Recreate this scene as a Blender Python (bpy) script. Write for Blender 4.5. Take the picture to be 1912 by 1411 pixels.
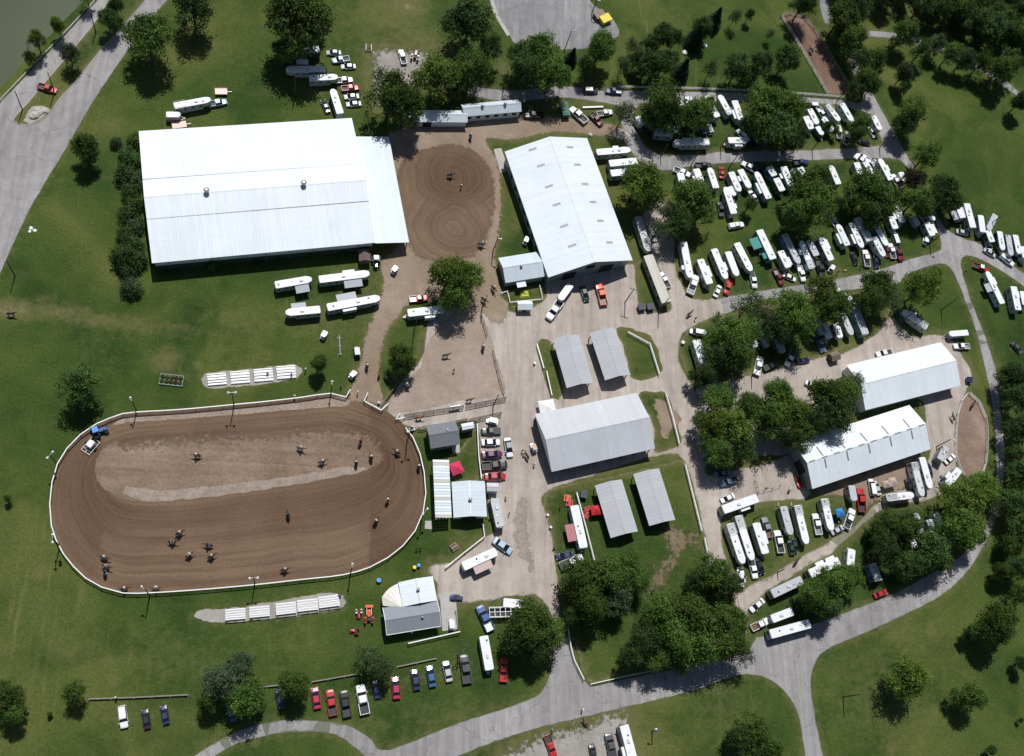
import bpy, bmesh, math, random
import numpy as np
from mathutils import Vector, Matrix
R = math.radians
random.seed(7)
scene = bpy.context.scene
for o in list(bpy.data.objects):
    bpy.data.objects.remove(o)
C = scene.collection

# ------------------------------------------------------------------ camera
F_PX, NADX, NADY, CAM_H = 1941.3, 549.8, 1451.0, 243.14      # focal length and plumb point in photo pixels, height in metres
PW, PH = 1912.0, 1411.0
CXP, CYP = PW / 2, PH / 2
_dn = np.array([NADX - CXP, NADY - CYP, F_PX]); _dn /= np.linalg.norm(_dn)
_X = np.array([1.0, 0, 0]) - _dn * _dn[0]; _X /= np.linalg.norm(_X)
_Y = np.cross(-_dn, _X)
CM = np.stack([_X, _Y, -_dn])
camd = bpy.data.cameras.new('camera'); cam = bpy.data.objects.new('camera', camd); C.objects.link(cam)
camd.sensor_width = 36.0; camd.lens = 36.0 * F_PX / PW; camd.clip_start = 1.0; camd.clip_end = 8000.0
_m = Matrix.Identity(4)
for _r in range(3):
    _m[_r][0] = CM[_r][0]; _m[_r][1] = -CM[_r][1]; _m[_r][2] = -CM[_r][2]
_m[2][3] = CAM_H
cam.matrix_world = _m
scene.camera = cam

# ------------------------------------------------------------------ daylight
SUN_EL, SUN_AZ = 61.0, 4.0          # degrees; azimuth clockwise from +Y
w = bpy.data.worlds.new('World'); scene.world = w; w.use_nodes = True
nt = w.node_tree; nt.nodes.clear()
_o = nt.nodes.new('ShaderNodeOutputWorld'); _b = nt.nodes.new('ShaderNodeBackground'); _s = nt.nodes.new('ShaderNodeTexSky')
_s.sky_type = 'NISHITA'; _s.sun_disc = False; _s.sun_elevation = R(SUN_EL); _s.sun_rotation = R(SUN_AZ)
_b.inputs['Strength'].default_value = 0.055
nt.links.new(_s.outputs[0], _b.inputs[0]); nt.links.new(_b.outputs[0], _o.inputs[0])
sl = bpy.data.lights.new('sun', 'SUN'); sl.energy = 4.2; sl.angle = R(0.55); sl.color = (1.0, 0.975, 0.94)
sun = bpy.data.objects.new('sun', sl); C.objects.link(sun)
sd = Vector((math.sin(R(SUN_AZ)) * math.cos(R(SUN_EL)), math.cos(R(SUN_AZ)) * math.cos(R(SUN_EL)), math.sin(R(SUN_EL))))
sun.rotation_euler = sd.to_track_quat('Z', 'Y').to_euler()
sun.location = (60, 140, 160)
scene.view_settings.view_transform = 'Standard'; scene.view_settings.look = 'None'
scene.view_settings.exposure = 0.0; scene.view_settings.gamma = 1.0
scene.render.engine = 'CYCLES'
scene.cycles.max_bounces = 6; scene.cycles.diffuse_bounces = 3; scene.cycles.transparent_max_bounces = 6
scene.cycles.use_denoising = True

# ------------------------------------------------------------------ measuring: a photo pixel to a point at height z, and back
def G(px, py, z=0.0):
    r = CM @ np.array([px - CXP, py - CYP, F_PX]); t = (z - CAM_H) / r[2]
    return Vector((r[0] * t, r[1] * t, z))
def PX(p):
    q = CM.T @ (np.array(p) - np.array([0, 0, CAM_H])); return CXP + F_PX * q[0] / q[2], CYP + F_PX * q[1] / q[2]
def ppm(px, py, z=0.0):
    p = G(px, py, z); a = PX((p.x + 1, p.y, z)); b = PX((p.x, p.y + 1, z))
    return (math.hypot(a[0] - px, a[1] - py) + math.hypot(b[0] - px, b[1] - py)) / 2
TILE = {}
for _i, _x in enumerate((0, 480, 960, 1412)):
    for _j, _y in enumerate((0, 350, 700, 1051)):
        TILE['p%d%d' % (_i, _j)] = (_x, _y, 3.824)
for _k, _x, _y in (('a', 1180, 160), ('b', 1430, 160), ('c', 1180, 300), ('d', 1380, 290), ('e', 1560, 290), ('f', 1250, 420), ('g', 1400, 400),
                   ('h', 1540, 390), ('i', 1662, 360), ('j', 1662, 470), ('k', 1260, 560), ('l', 1460, 540), ('m', 1300, 880), ('n', 1480, 860), ('o', 1640, 780)):
    TILE[_k] = (_x, _y, 7.648)
TILE['q'] = (1380, 1020, 6.373)
TILE['P'] = (0, 0, 1.0)
def T(t, x, y):
    ox, oy, s = TILE[t]; return ox + x / s, oy + y / s
def GT(t, x, y, z=0.0):
    return G(*T(t, x, y), z)

# ------------------------------------------------------------------ materials
MATS = {}
def new_mat(name):
    m = bpy.data.materials.new(name); m.use_nodes = True
    n = m.node_tree; b = n.nodes['Principled BSDF']
    return m, n, b
def ramp(n, fac, stops):
    r = n.nodes.new('ShaderNodeValToRGB'); e = r.color_ramp.elements
    while len(e) < len(stops): e.new(0.5)
    for el, (p, c) in zip(e, stops):
        el.position = p; el.color = (c[0], c[1], c[2], 1) if not isinstance(c, (int, float)) else (c, c, c, 1)
    n.links.new(fac, r.inputs[0]); return r.outputs[0]
def noise(n, vec, scale, detail=4, rough=0.6, dist=0.0):
    t = n.nodes.new('ShaderNodeTexNoise'); t.inputs['Scale'].default_value = scale; t.inputs['Detail'].default_value = detail
    t.inputs['Roughness'].default_value = rough; t.inputs['Distortion'].default_value = dist
    n.links.new(vec, t.inputs['Vector']); return t.outputs['Fac']
def mapping(n, vec, sc=(1, 1, 1), rot=(0, 0, 0)):
    t = n.nodes.new('ShaderNodeMapping'); t.inputs['Scale'].default_value = sc; t.inputs['Rotation'].default_value = rot
    n.links.new(vec, t.inputs['Vector']); return t.outputs[0]
def mixc(n, fac, a, b, mode='MIX'):
    t = n.nodes.new('ShaderNodeMix'); t.data_type = 'RGBA'; t.blend_type = mode
    for sock, v in ((t.inputs[0], fac), (t.inputs[6], a), (t.inputs[7], b)):
        if isinstance(v, bpy.types.NodeSocket): n.links.new(v, sock)
        elif isinstance(v, (int, float)): sock.default_value = v if sock == t.inputs[0] else (v, v, v, 1)
        else: sock.default_value = (v[0], v[1], v[2], 1)
    return t.outputs[2]
def math_(n, op, a, b=0.0, clamp=False):
    t = n.nodes.new('ShaderNodeMath'); t.operation = op; t.use_clamp = clamp
    for sock, v in zip(t.inputs, (a, b)):
        if isinstance(v, bpy.types.NodeSocket): n.links.new(v, sock)
        else: sock.default_value = v
    return t.outputs[0]
def pos(n):
    return n.nodes.new('ShaderNodeNewGeometry').outputs['Position']
def attr(n, name, which='Fac'):
    t = n.nodes.new('ShaderNodeAttribute'); t.attribute_name = name; return t.outputs[which]
def bump(n, b, h, strength, dist=0.1):
    t = n.nodes.new('ShaderNodeBump'); t.inputs['Strength'].default_value = strength; t.inputs['Distance'].default_value = dist
    n.links.new(h, t.inputs['Height']); n.links.new(t.outputs[0], b.inputs['Normal'])
def mat(key, col=None, rough=0.6, metal=0.0, var=0.0, scale=2.0, coat=0.0, spec=None, local=False):
    if key in MATS: return MATS[key]
    m, n, b = new_mat(key); b.inputs['Roughness'].default_value = rough; b.inputs['Metallic'].default_value = metal
    b.inputs['Coat Weight'].default_value = coat
    if spec is not None: b.inputs['Specular IOR Level'].default_value = spec
    if var:
        v = noise(n, n.nodes.new('ShaderNodeTexCoord').outputs['Object'] if local else pos(n), scale, 5, 0.65)
        c = ramp(n, v, [(0.25, tuple(x * (1 - var) for x in col)), (0.75, tuple(min(1, x * (1 + var)) for x in col))])
        n.links.new(c, b.inputs['Base Color'])
    else:
        b.inputs['Base Color'].default_value = (*col, 1)
    MATS[key] = m; return m

def paint(key):
    PC = {'white': (.78, .79, .80), 'cream': (.70, .66, .56), 'silver': (.46, .48, .50), 'grey': (.23, .25, .27), 'charcoal': (.07, .075, .085), 'black': (.014, .015, .018),
          'navy': (.016, .026, .085), 'blue': (.035, .10, .26), 'steel_blue': (.10, .18, .28), 'pale_blue': (.38, .50, .62), 'teal': (.10, .25, .30), 'green': (.035, .11, .07), 'dark_green': (.018, .045, .03),
          'red': (.42, .02, .022), 'maroon': (.13, .016, .02), 'crimson': (.38, .02, .06), 'purple': (.10, .018, .10), 'tan': (.42, .31, .22), 'orange': (.62, .10, .03), 'yellow': (.70, .55, .02), 'brown': (.16, .09, .055), 'pink': (.60, .40, .37),
          'bright_blue': (.04, .25, .62), 'rose': (.60, .05, .13)}
    return mat('paint_' + key, PC[key], 0.32, 0.0, coat=0.4)
M_GLASS = mat('tinted_glass', (.012, .015, .020), 0.08, spec=0.6)
M_TYRE = mat('rubber', (.02, .02, .02), 0.85)
M_RIM = mat('wheel_metal', (.45, .45, .46), 0.4, 0.6)
M_LAMP = mat('lamp_glass', (.75, .75, .72), 0.2)
M_TAIL = mat('tail_lamp_glass', (.35, .01, .01), 0.25)
M_DARK = mat('dark_plastic', (.025, .025, .028), 0.6)
M_RVROOF = mat('rv_roof_membrane', (.70, .72, .74), 0.55, var=0.10, scale=0.9)
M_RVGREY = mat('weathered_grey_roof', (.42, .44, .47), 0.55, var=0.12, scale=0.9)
M_ALU = mat('aluminium_skin', (.62, .66, .68), 0.38, 0.35, var=0.06, scale=0.7)
M_STEEL = mat('galvanised_steel', (.36, .37, .38), 0.45, 0.5)
M_WOOD = mat('weathered_wood', (.17, .13, .10), 0.85, var=0.25, scale=1.5)
M_WOODP = mat('utility_pole_wood', (.075, .058, .046), 0.9, var=0.25, scale=1.5)
M_WHITEP = mat('white_paint', (.74, .75, .74), 0.5, var=0.07, scale=0.8)
M_GREENP = mat('green_paint', (.16, .26, .20), 0.6, var=0.1)
M_BROWNP = mat('brown_paint', (.12, .085, .065), 0.7, var=0.2)

# ------------------------------------------------------------------ objects
def link(o, parent=None):
    C.objects.link(o)
    if parent is not None: o.parent = parent
    return o
def tag(o, label=None, cat=None, group=None, kind=None):
    if label: o['label'] = label
    if cat: o['category'] = cat
    if group: o['group'] = group
    if kind: o['kind'] = kind
    return o
def thing(name, label, cat, loc, rz=0.0, group=None):
    o = bpy.data.objects.new(name, None); o.empty_display_size = 0.2
    o.location = loc; o.rotation_euler = (0, 0, rz)
    return tag(link(o), label, cat, group)
def mobj(name, me, m, parent=None, loc=None, rot=None, sc=None):
    o = bpy.data.objects.new(name, me)
    if m is not None:
        if len(me.materials) == 0: me.materials.append(None)
        o.material_slots[0].link = 'OBJECT'; o.material_slots[0].material = m
    if loc is not None: o.location = loc
    if rot is not None: o.rotation_euler = rot
    if sc is not None: o.scale = sc
    return link(o, parent)
class MB:
    """collects faces, then makes one mesh"""
    def __init__(s): s.v = []; s.f = []
    def add(s, vs, fs):
        k = len(s.v); s.v += [tuple(p) for p in vs]; s.f += [tuple(i + k for i in f) for f in fs]; return s
    def box(s, x0, x1, y0, y1, z0, z1):
        return s.add([(x0, y0, z0), (x1, y0, z0), (x1, y1, z0), (x0, y1, z0), (x0, y0, z1), (x1, y0, z1), (x1, y1, z1), (x0, y1, z1)],
                     [(3, 2, 1, 0), (4, 5, 6, 7), (0, 1, 5, 4), (1, 2, 6, 5), (2, 3, 7, 6), (3, 0, 4, 7)])
    def prism(s, pts, z0, z1, inset=0.0, cap0=True):
        n = len(pts)
        if inset:
            cx = sum(p[0] for p in pts) / n; cy = sum(p[1] for p in pts) / n
            top = []
            for p in pts:
                d = math.hypot(p[0] - cx, p[1] - cy) or 1
                top.append((p[0] - (p[0] - cx) / d * inset, p[1] - (p[1] - cy) / d * inset, z1))
        else: top = [(p[0], p[1], z1) for p in pts]
        fs = [tuple(range(n, 2 * n))] + [(i, (i + 1) % n, n + (i + 1) % n, n + i) for i in range(n)]
        if cap0: fs.append(tuple(reversed(range(n))))
        return s.add([(p[0], p[1], z0) for p in pts] + top, fs)
    def loft(s, rings, cap=True):
        n = len(rings[0]); vs = [p for r in rings for p in r]; fs = []
        for k in range(len(rings) - 1):
            for i in range(n):
                fs.append((k * n + i, k * n + (i + 1) % n, (k + 1) * n + (i + 1) % n, (k + 1) * n + i))
        if cap: fs += [tuple(reversed(range(n))), tuple(range((len(rings) - 1) * n, len(rings) * n))]
        return s.add(vs, fs)
    def tube(s, pts, rad, n=6, cap=True):
        rings = []; pts = [Vector(p) for p in pts]
        rads = rad if isinstance(rad, (list, tuple)) else [rad] * len(pts)
        for i, p in enumerate(pts):
            d = (pts[min(i + 1, len(pts) - 1)] - pts[max(i - 1, 0)])
            d = d.normalized() if d.length > 1e-6 else Vector((0, 0, 1))
            u = d.cross(Vector((0, 0, 1)) if abs(d.z) < 0.9 else Vector((1, 0, 0))).normalized(); v = d.cross(u)
            rings.append([p + (u * math.cos(2 * math.pi * k / n) + v * math.sin(2 * math.pi * k / n)) * rads[i] for k in range(n)])
        return s.loft(rings, cap)
    def beam(s, a, b, wd, ht):
        a = Vector(a); b = Vector(b); d = (b - a).normalized()
        u = Vector((-d.y, d.x, 0)); u = u.normalized() if u.length > 1e-6 else Vector((1, 0, 0))
        v = d.cross(u)
        r = lambda p: [p + u * wd / 2 + v * ht / 2, p - u * wd / 2 + v * ht / 2, p - u * wd / 2 - v * ht / 2, p + u * wd / 2 - v * ht / 2]
        return s.loft([r(a), r(b)])
    def mesh(s, name, smooth=False):
        me = bpy.data.meshes.new(name); me.from_pydata(s.v, [], s.f)
        bm = bmesh.new(); bm.from_mesh(me); bmesh.ops.recalc_face_normals(bm, faces=bm.faces); bm.to_mesh(me); bm.free()
        if smooth:
            me.polygons.foreach_set('use_smooth', [True] * len(me.polygons))
        me.update(); return me
    def build(s, name, m, parent=None, smooth=False, **k):
        return mobj(name, s.mesh(name, smooth), m, parent, **k)
SHARED = {}
def shared(key, fn):
    if key not in SHARED: SHARED[key] = fn()
    return SHARED[key]
# ================================================================== the setting
def catmull(pts, closed=True, step=1.2):
    pts = [Vector((p[0], p[1], 0)) for p in pts]; n = len(pts); out = []
    rng = range(n) if closed else range(n - 1)
    for i in rng:
        p1, p2 = pts[i], pts[(i + 1) % n]
        p0 = pts[i - 1] if (closed or i > 0) else p1 * 2 - p2
        p3 = pts[(i + 2) % n] if (closed or i + 2 < n) else p2 * 2 - p1
        L = (p2 - p1).length; k = max(1, int(L / step))
        # sharp corners stay sharp
        for j in range(k):
            t = j / k
            out.append(0.5 * ((2 * p1) + (p2 - p0) * t + (2 * p0 - 5 * p1 + 4 * p2 - p3) * t * t + (3 * p1 - p0 - 3 * p2 + p3) * t ** 3))
    if not closed: out.append(pts[-1])
    return out
def lin(pts, closed=True, step=1.2):
    pts = [Vector((p[0], p[1], 0)) for p in pts]; n = len(pts); out = []
    for i in (range(n) if closed else range(n - 1)):
        a, b = pts[i], pts[(i + 1) % n]; k = max(1, int((b - a).length / step))
        out += [a.lerp(b, j / k) for j in range(k)]
    if not closed: out.append(pts[-1])
    return out
def ragged(pts, amp, seed):
    rnd = random.Random(seed); n = len(pts); ph = [(rnd.uniform(0, 6.28), rnd.uniform(0.25, 1.6)) for _ in range(6)]
    out = []; s = 0.0
    for i, p in enumerate(pts):
        d = (pts[(i + 1) % n] - pts[i - 1]); nrm = Vector((-d.y, d.x, 0)); nrm = nrm.normalized() if nrm.length > 1e-6 else nrm
        s += (p - pts[i - 1]).length if i else 0
        a = sum(math.sin(s * f + q) for q, f in ph) / 6 * 1.3 + rnd.uniform(-0.35, 0.35)
        out.append(p + nrm * a * amp)
    return out
EDGES = []          # outlines whose edges fray into the grass
from mathutils.geometry import delaunay_2d_cdt
def edge_dist(Q, o):
    pts = np.array([(q.x, q.y) for q in o]); d2 = np.full(len(Q), 1e9)
    for s in range(0, len(pts), 40):
        d2 = np.minimum(d2, ((Q[:, None, :] - pts[None, s:s + 40]) ** 2).sum(2).min(1))
    return np.sqrt(d2)
def inside(Q, o):
    x = np.array([q.x for q in o]); y = np.array([q.y for q in o]); x2, y2 = np.roll(x, -1), np.roll(y, -1); r = np.zeros(len(Q), bool)
    for a, b, c, d in zip(x, y, x2, y2):
        m = (b > Q[:, 1]) != (d > Q[:, 1])
        if b != d: r ^= m & (Q[:, 0] < (c - a) * (Q[:, 1] - b) / (d - b) + a)
    return r
def sheet_mesh(name, outline, z, step=1.6):
    """a flat sheet; attribute edge = metres in from its border"""
    n = len(outline); xs_ = [q.x for q in outline]; ys_ = [q.y for q in outline]
    gx_, gy_ = np.meshgrid(np.arange(min(xs_), max(xs_), step), np.arange(min(ys_), max(ys_), step)); Q = np.stack([gx_.ravel(), gy_.ravel()], 1)
    Q = Q + np.random.default_rng(1).uniform(-.3, .3, Q.shape)
    Q = Q[inside(Q, outline)]
    if len(Q): Q = Q[edge_dist(Q, outline) > step * .45]
    vs = [Vector((q.x, q.y)) for q in outline] + [Vector((a, b)) for a, b in Q]
    ov, oe, of, *_ = delaunay_2d_cdt(vs, [(i, (i + 1) % n) for i in range(n)], [], 1, 1e-4)
    fc = np.array([[sum(ov[i].x for i in f) / 3, sum(ov[i].y for i in f) / 3] for f in of])
    keep = inside(fc, outline); me = bpy.data.meshes.new(name)
    me.from_pydata([(v.x, v.y, z) for v in ov], [], [f for f, k in zip(of, keep) if k])
    bm = bmesh.new(); bm.from_mesh(me); bmesh.ops.delete(bm, geom=[v for v in bm.verts if not v.link_faces], context='VERTS')
    for f in bm.faces:
        if f.normal.z < 0: f.normal_flip()
    bm.to_mesh(me); bm.free()
    co = np.array([(v.co.x, v.co.y) for v in me.vertices]); d = np.minimum(6.0, edge_dist(co, outline))
    d[d < .02] = 0
    at = me.attributes.new('edge', 'FLOAT', 'POINT'); at.data.foreach_set('value', d.astype(np.float32))
    me.update(); return me
def sheet(name, px, z, m, amp=0.0, smooth=True, fray=0.5, seed=1, tile='P', label=None, step=1.6, grow=0.0):
    w_ = [GT(tile, x, y) for x, y in px]
    o = catmull(w_) if smooth else lin(w_)
    if grow:
        sg = 1 if sum(o[i - 1].x * o[i].y - o[i].x * o[i - 1].y for i in range(len(o))) > 0 else -1; nn_ = len(o)
        o = [q + Vector(((o[(i + 1) % nn_] - o[i - 1]).y, -(o[(i + 1) % nn_] - o[i - 1]).x, 0)).normalized() * sg * grow for i, q in enumerate(o)]
    if amp: o = ragged(o, amp, seed)
    if fray: EDGES.append((o, fray))
    ob = mobj(name, sheet_mesh(name, o, z, step), m); tag(ob, label, None, None, 'structure'); return ob
def strip_px(left, right):
    return left + right[::-1]

# ---- materials of the ground
def grass_colour(n, p):
    big = noise(n, p, 0.021, 4, 0.58, 0.9); mid = noise(n, p, 0.14, 5, 0.65, 0.4); fine = noise(n, p, 1.7, 4, 0.78)
    st = noise(n, mapping(n, p, (0.8, 0.055, 1), (0, 0, R(4))), 1.0, 4, 0.6, 0.3)
    st2 = noise(n, mapping(n, p, (0.035, 0.55, 1), (0, 0, R(-9))), 1.0, 4, 0.62, 0.5)
    c = ramp(n, big, [(0.34, (.020, .045, .009)), (0.45, (.036, .067, .013)), (0.55, (.062, .088, .019)), (0.67, (.105, .116, .032))])
    c = mixc(n, math_(n, 'MULTIPLY', ramp(n, mid, [(0.40, 0), (0.68, 1)]), 0.45), c, (.074, .096, .022))
    c = mixc(n, math_(n, 'MULTIPLY', ramp(n, st2, [(0.50, 0), (0.70, 1)]), 0.34), c, (.070, .077, .022))
    dk = math_(n, 'MULTIPLY', ramp(n, noise(n, p, 0.06, 4, 0.6, 0.6), [(0.50, 0), (0.66, 1)]), 0.60)
    c = mixc(n, dk, c, (.020, .046, .008))
    rg = ramp(n, noise(n, p, 0.016, 2, 0.5), [(0.52, 0), (0.64, 1)])
    c = mixc(n, math_(n, 'MULTIPLY', math_(n, 'MULTIPLY', ramp(n, st, [(0.55, 0), (0.70, 1)]), rg), 0.5), c, (.15, .145, .06))
    sp = noise(n, p, 0.9, 2, 0.5); c = mixc(n, math_(n, 'MULTIPLY', ramp(n, sp, [(0.70, 0), (0.78, 1)]), 0.35), c, (.13, .13, .06))
    c = mixc(n, 1.0, c, ramp(n, fine, [(0.25, 0.58), (0.75, 1.42)]), 'MULTIPLY')
    return c, fine
def ground_mat(key, grass=True):
    m, n, b = new_mat(key); p = pos(n); b.inputs['Roughness'].default_value = 0.95; b.inputs['Specular IOR Level'].default_value = 0.15
    c, fine = grass_colour(n, p)
    if grass: wr = attr(n, 'wear')
    else:
        ed = attr(n, 'edge'); wr = ramp(n, math_(n, 'MULTIPLY', ed, 1 / 6.0), [(0.0, .78), (0.12, .48), (0.35, .26), (0.8, .16)])
    nz = noise(n, p, 0.5, 6, 0.72); nz2 = noise(n, p, 2.4, 4, 0.75)
    k = math_(n, 'ADD', wr, math_(n, 'MULTIPLY', math_(n, 'SUBTRACT', math_(n, 'ADD', math_(n, 'MULTIPLY', nz, .7), math_(n, 'MULTIPLY', nz2, .3)), 0.5), 1.5))
    dry = ramp(n, k, [(0.20, 0), (0.60, 1)]); dirt = ramp(n, k, [(0.66, 0), (0.98, 1)])
    c = mixc(n, math_(n, 'MULTIPLY', dry, 0.72), c, mixc(n, nz2, (.098, .105, .034), (.16, .142, .066)))
    c = mixc(n, dirt, c, mixc(n, nz2, (.20, .155, .105), (.32, .265, .20)))
    n.links.new(c, b.inputs['Base Color']); bump(n, b, fine, 0.6, 0.12)
    MATS[key] = m; return m
M_GRASS = ground_mat('meadow_grass'); M_LAWN = ground_mat('lawn_grass', False)
def loose_mat(key, c0, c1, c2, blotch=0.05, fine_s=3.0, grain=0.35, tracks=None, edge='grass', width=0.9, cracks=False):
    m, n, b = new_mat(key); p = pos(n); b.inputs['Roughness'].default_value = 0.93; b.inputs['Specular IOR Level'].default_value = 0.2
    a = noise(n, p, blotch, 5, 0.6, 0.5); d = noise(n, p, 0.45, 5, 0.65); f = noise(n, p, fine_s, 4, 0.75)
    c = ramp(n, a, [(0.30, c0), (0.52, c1), (0.72, c2)])
    c = mixc(n, 1.0, c, ramp(n, d, [(0.25, 0.86), (0.75, 1.12)]), 'MULTIPLY')
    if tracks:
        t = noise(n, mapping(n, p, tracks[0], (0, 0, R(tracks[1]))), 1.0, 4, 0.62, 0.25)
        c = mixc(n, 1.0, c, ramp(n, t, [(0.34, 0.82), (0.62, 1.10)]), 'MULTIPLY')
    c = mixc(n, 1.0, c, ramp(n, f, [(0.25, 1 - grain), (0.75, 1 + grain)]), 'MULTIPLY')
    if cracks:
        wv = n.nodes.new('ShaderNodeVectorMath'); wv.operation = 'ADD'; nv = n.nodes.new('ShaderNodeTexNoise'); nv.inputs['Scale'].default_value = 0.35; n.links.new(p, nv.inputs['Vector'])
        sc_ = n.nodes.new('ShaderNodeVectorMath'); sc_.operation = 'SCALE'; sc_.inputs['Scale'].default_value = 5.0; n.links.new(nv.outputs['Color'], sc_.inputs[0]); n.links.new(p, wv.inputs[0]); n.links.new(sc_.outputs[0], wv.inputs[1])
        vo = n.nodes.new('ShaderNodeTexVoronoi'); vo.feature = 'DISTANCE_TO_EDGE'; vo.inputs['Scale'].default_value = 0.10; n.links.new(wv.outputs[0], vo.inputs['Vector'])
        ck = ramp(n, vo.outputs['Distance'], [(0.0, 1), (0.022, 0)]); c = mixc(n, math_(n, 'MULTIPLY', ck, ramp(n, d, [(0.4, 0), (0.6, 0.65)])), c, (.10, .098, .10))
        vp = n.nodes.new('ShaderNodeTexVoronoi'); vp.inputs['Scale'].default_value = 0.06; n.links.new(p, vp.inputs['Vector'])
        sx_ = n.nodes.new('ShaderNodeSeparateColor'); n.links.new(vp.outputs['Color'], sx_.inputs[0]); c = mixc(n, 1.0, c, ramp(n, sx_.outputs[0], [(0, .90), (1, 1.08)]), 'MULTIPLY')
    if edge:
        ed = attr(n, 'edge'); en = noise(n, p, 0.8, 5, 0.75)
        k = ramp(n, math_(n, 'ADD', math_(n, 'DIVIDE', ed, width), math_(n, 'MULTIPLY', math_(n, 'SUBTRACT', en, 0.5), 1.8)), [(0.18, 0), (0.42, 1)])
        if edge == 'grass':
            gc, _ = grass_colour(n, p); c = mixc(n, k, mixc(n, 0.45, gc, c), c)
    n.links.new(c, b.inputs['Base Color']); bump(n, b, f, 0.5, 0.05)
    if edge == 'soft':
        tr = n.nodes.new('ShaderNodeBsdfTransparent'); mx = n.nodes.new('ShaderNodeMixShader'); n.links.new(k, mx.inputs[0])
        n.links.new(tr.outputs[0], mx.inputs[1]); n.links.new(b.outputs[0], mx.inputs[2]); n.links.new(mx.outputs[0], n.nodes['Material Output'].inputs['Surface'])
    MATS[key] = m; return m
M_ASPH = loose_mat('worn_asphalt', (.245, .235, .237), (.295, .283, .283), (.335, .322, .318), 0.035, 2.5, 0.10, ((.6, .04, 1), 33), width=0.5, cracks=True)
M_ASPH2 = loose_mat('grey_asphalt', (.20, .20, .208), (.25, .248, .252), (.31, .30, .295), 0.05, 2.2, 0.13, ((.7, .05, 1), -50), width=0.4, cracks=True)
M_GRAVEL = loose_mat('crushed_gravel', (.33, .285, .248), (.395, .345, .305), (.45, .40, .36), 0.045, 2.6, 0.13, ((.5, .045, 1), 8))
M_DIRTY = loose_mat('bare_dirt_yard', (.20, .15, .105), (.265, .205, .15), (.33, .265, .205), 0.05, 2.3, 0.20, None, 'soft', 2.2)
M_PADDOCK = loose_mat('paddock_sand', (.25, .195, .155), (.315, .25, .205), (.37, .30, .255), 0.05, 2.0, 0.20, None, 'soft', 1.0)
M_INFIELD = loose_mat('infield_sand', (.155, .106, .074), (.208, .150, .108), (.270, .202, .150), 0.045, 1.4, 0.32, ((.03, .45, 1), -6), 'soft', 1.2)
M_PAD = loose_mat('pale_gravel_pad', (.27, .26, .235), (.32, .305, .275), (.37, .355, .32), 0.2, 3.0, 0.22, None, 'soft', 0.5)
M_CONC = loose_mat('concrete', (.36, .345, .32), (.41, .395, .37), (.45, .44, .41), 0.2, 2.0, 0.10, None, None)
M_PATCHY = loose_mat('thin_gravel', (.24, .225, .20), (.295, .275, .25), (.36, .34, .31), 0.12, 2.0, 0.25, None, 'soft', 7.0)
M_STAIN = loose_mat('damp_gravel', (.25, .22, .195), (.285, .25, .222), (.32, .285, .25), 0.2, 2.0, 0.15, None, 'soft', 3.0)
M_FAINT = loose_mat('worn_lawn', (.13, .105, .06), (.17, .135, .085), (.21, .17, .115), 0.08, 2.0, 0.25, None, 'soft', 7.0)
# harrowed soil: u runs across the harrow lines, v along them (metres)
def harrow_mat(key, dark, lite, freq=0.9):
    m, n, b = new_mat(key); b.inputs['Roughness'].default_value = 0.95; b.inputs['Specular IOR Level'].default_value = 0.15
    uv = n.nodes.new('ShaderNodeUVMap').outputs[0]; p = pos(n)
    wz = n.nodes.new('ShaderNodeCombineXYZ'); n.links.new(math_(n, 'MULTIPLY', math_(n, 'SUBTRACT', noise(n, p, 0.06, 3, 0.6), .5), 1.8), wz.inputs[0])
    ua = n.nodes.new('ShaderNodeVectorMath'); ua.operation = 'ADD'; n.links.new(uv, ua.inputs[0]); n.links.new(wz.outputs[0], ua.inputs[1]); uv = ua.outputs[0]
    l1 = noise(n, mapping(n, uv, (freq, 0.012, 1)), 1.0, 5, 0.62, 0.1); l2 = noise(n, mapping(n, uv, (freq * 3.4, 0.03, 1)), 1.0, 3, 0.6, 0.1)
    bl = noise(n, p, 0.055, 4, 0.6, 0.6); f = noise(n, p, 2.2, 4, 0.75)
    k = math_(n, 'ADD', math_(n, 'MULTIPLY', l1, 0.50), math_(n, 'ADD', math_(n, 'MULTIPLY', bl, 0.32), math_(n, 'MULTIPLY', l2, 0.18)))
    c = ramp(n, k, [(0.33, dark), (0.50, tuple((x + y) / 2 for x, y in zip(dark, lite))), (0.68, lite)])
    ms = attr(n, 'moist'); c = mixc(n, math_(n, 'MULTIPLY', ms, 0.8), c, mixc(n, 1.0, c, (.58, .53, .50), 'MULTIPLY'))
    c = mixc(n, 1.0, c, ramp(n, f, [(0.25, 0.74), (0.75, 1.24)]), 'MULTIPLY')
    n.links.new(c, b.inputs['Base Color']); bump(n, b, math_(n, 'ADD', f, l2), 0.5, 0.08); MATS[key] = m; return m
M_TRACK = harrow_mat('harrowed_track_soil', (.098, .058, .036), (.222, .152, .102))
M_WARM = harrow_mat('harrowed_warmup_soil', (.115, .070, .046), (.205, .140, .095), 0.8)

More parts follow.
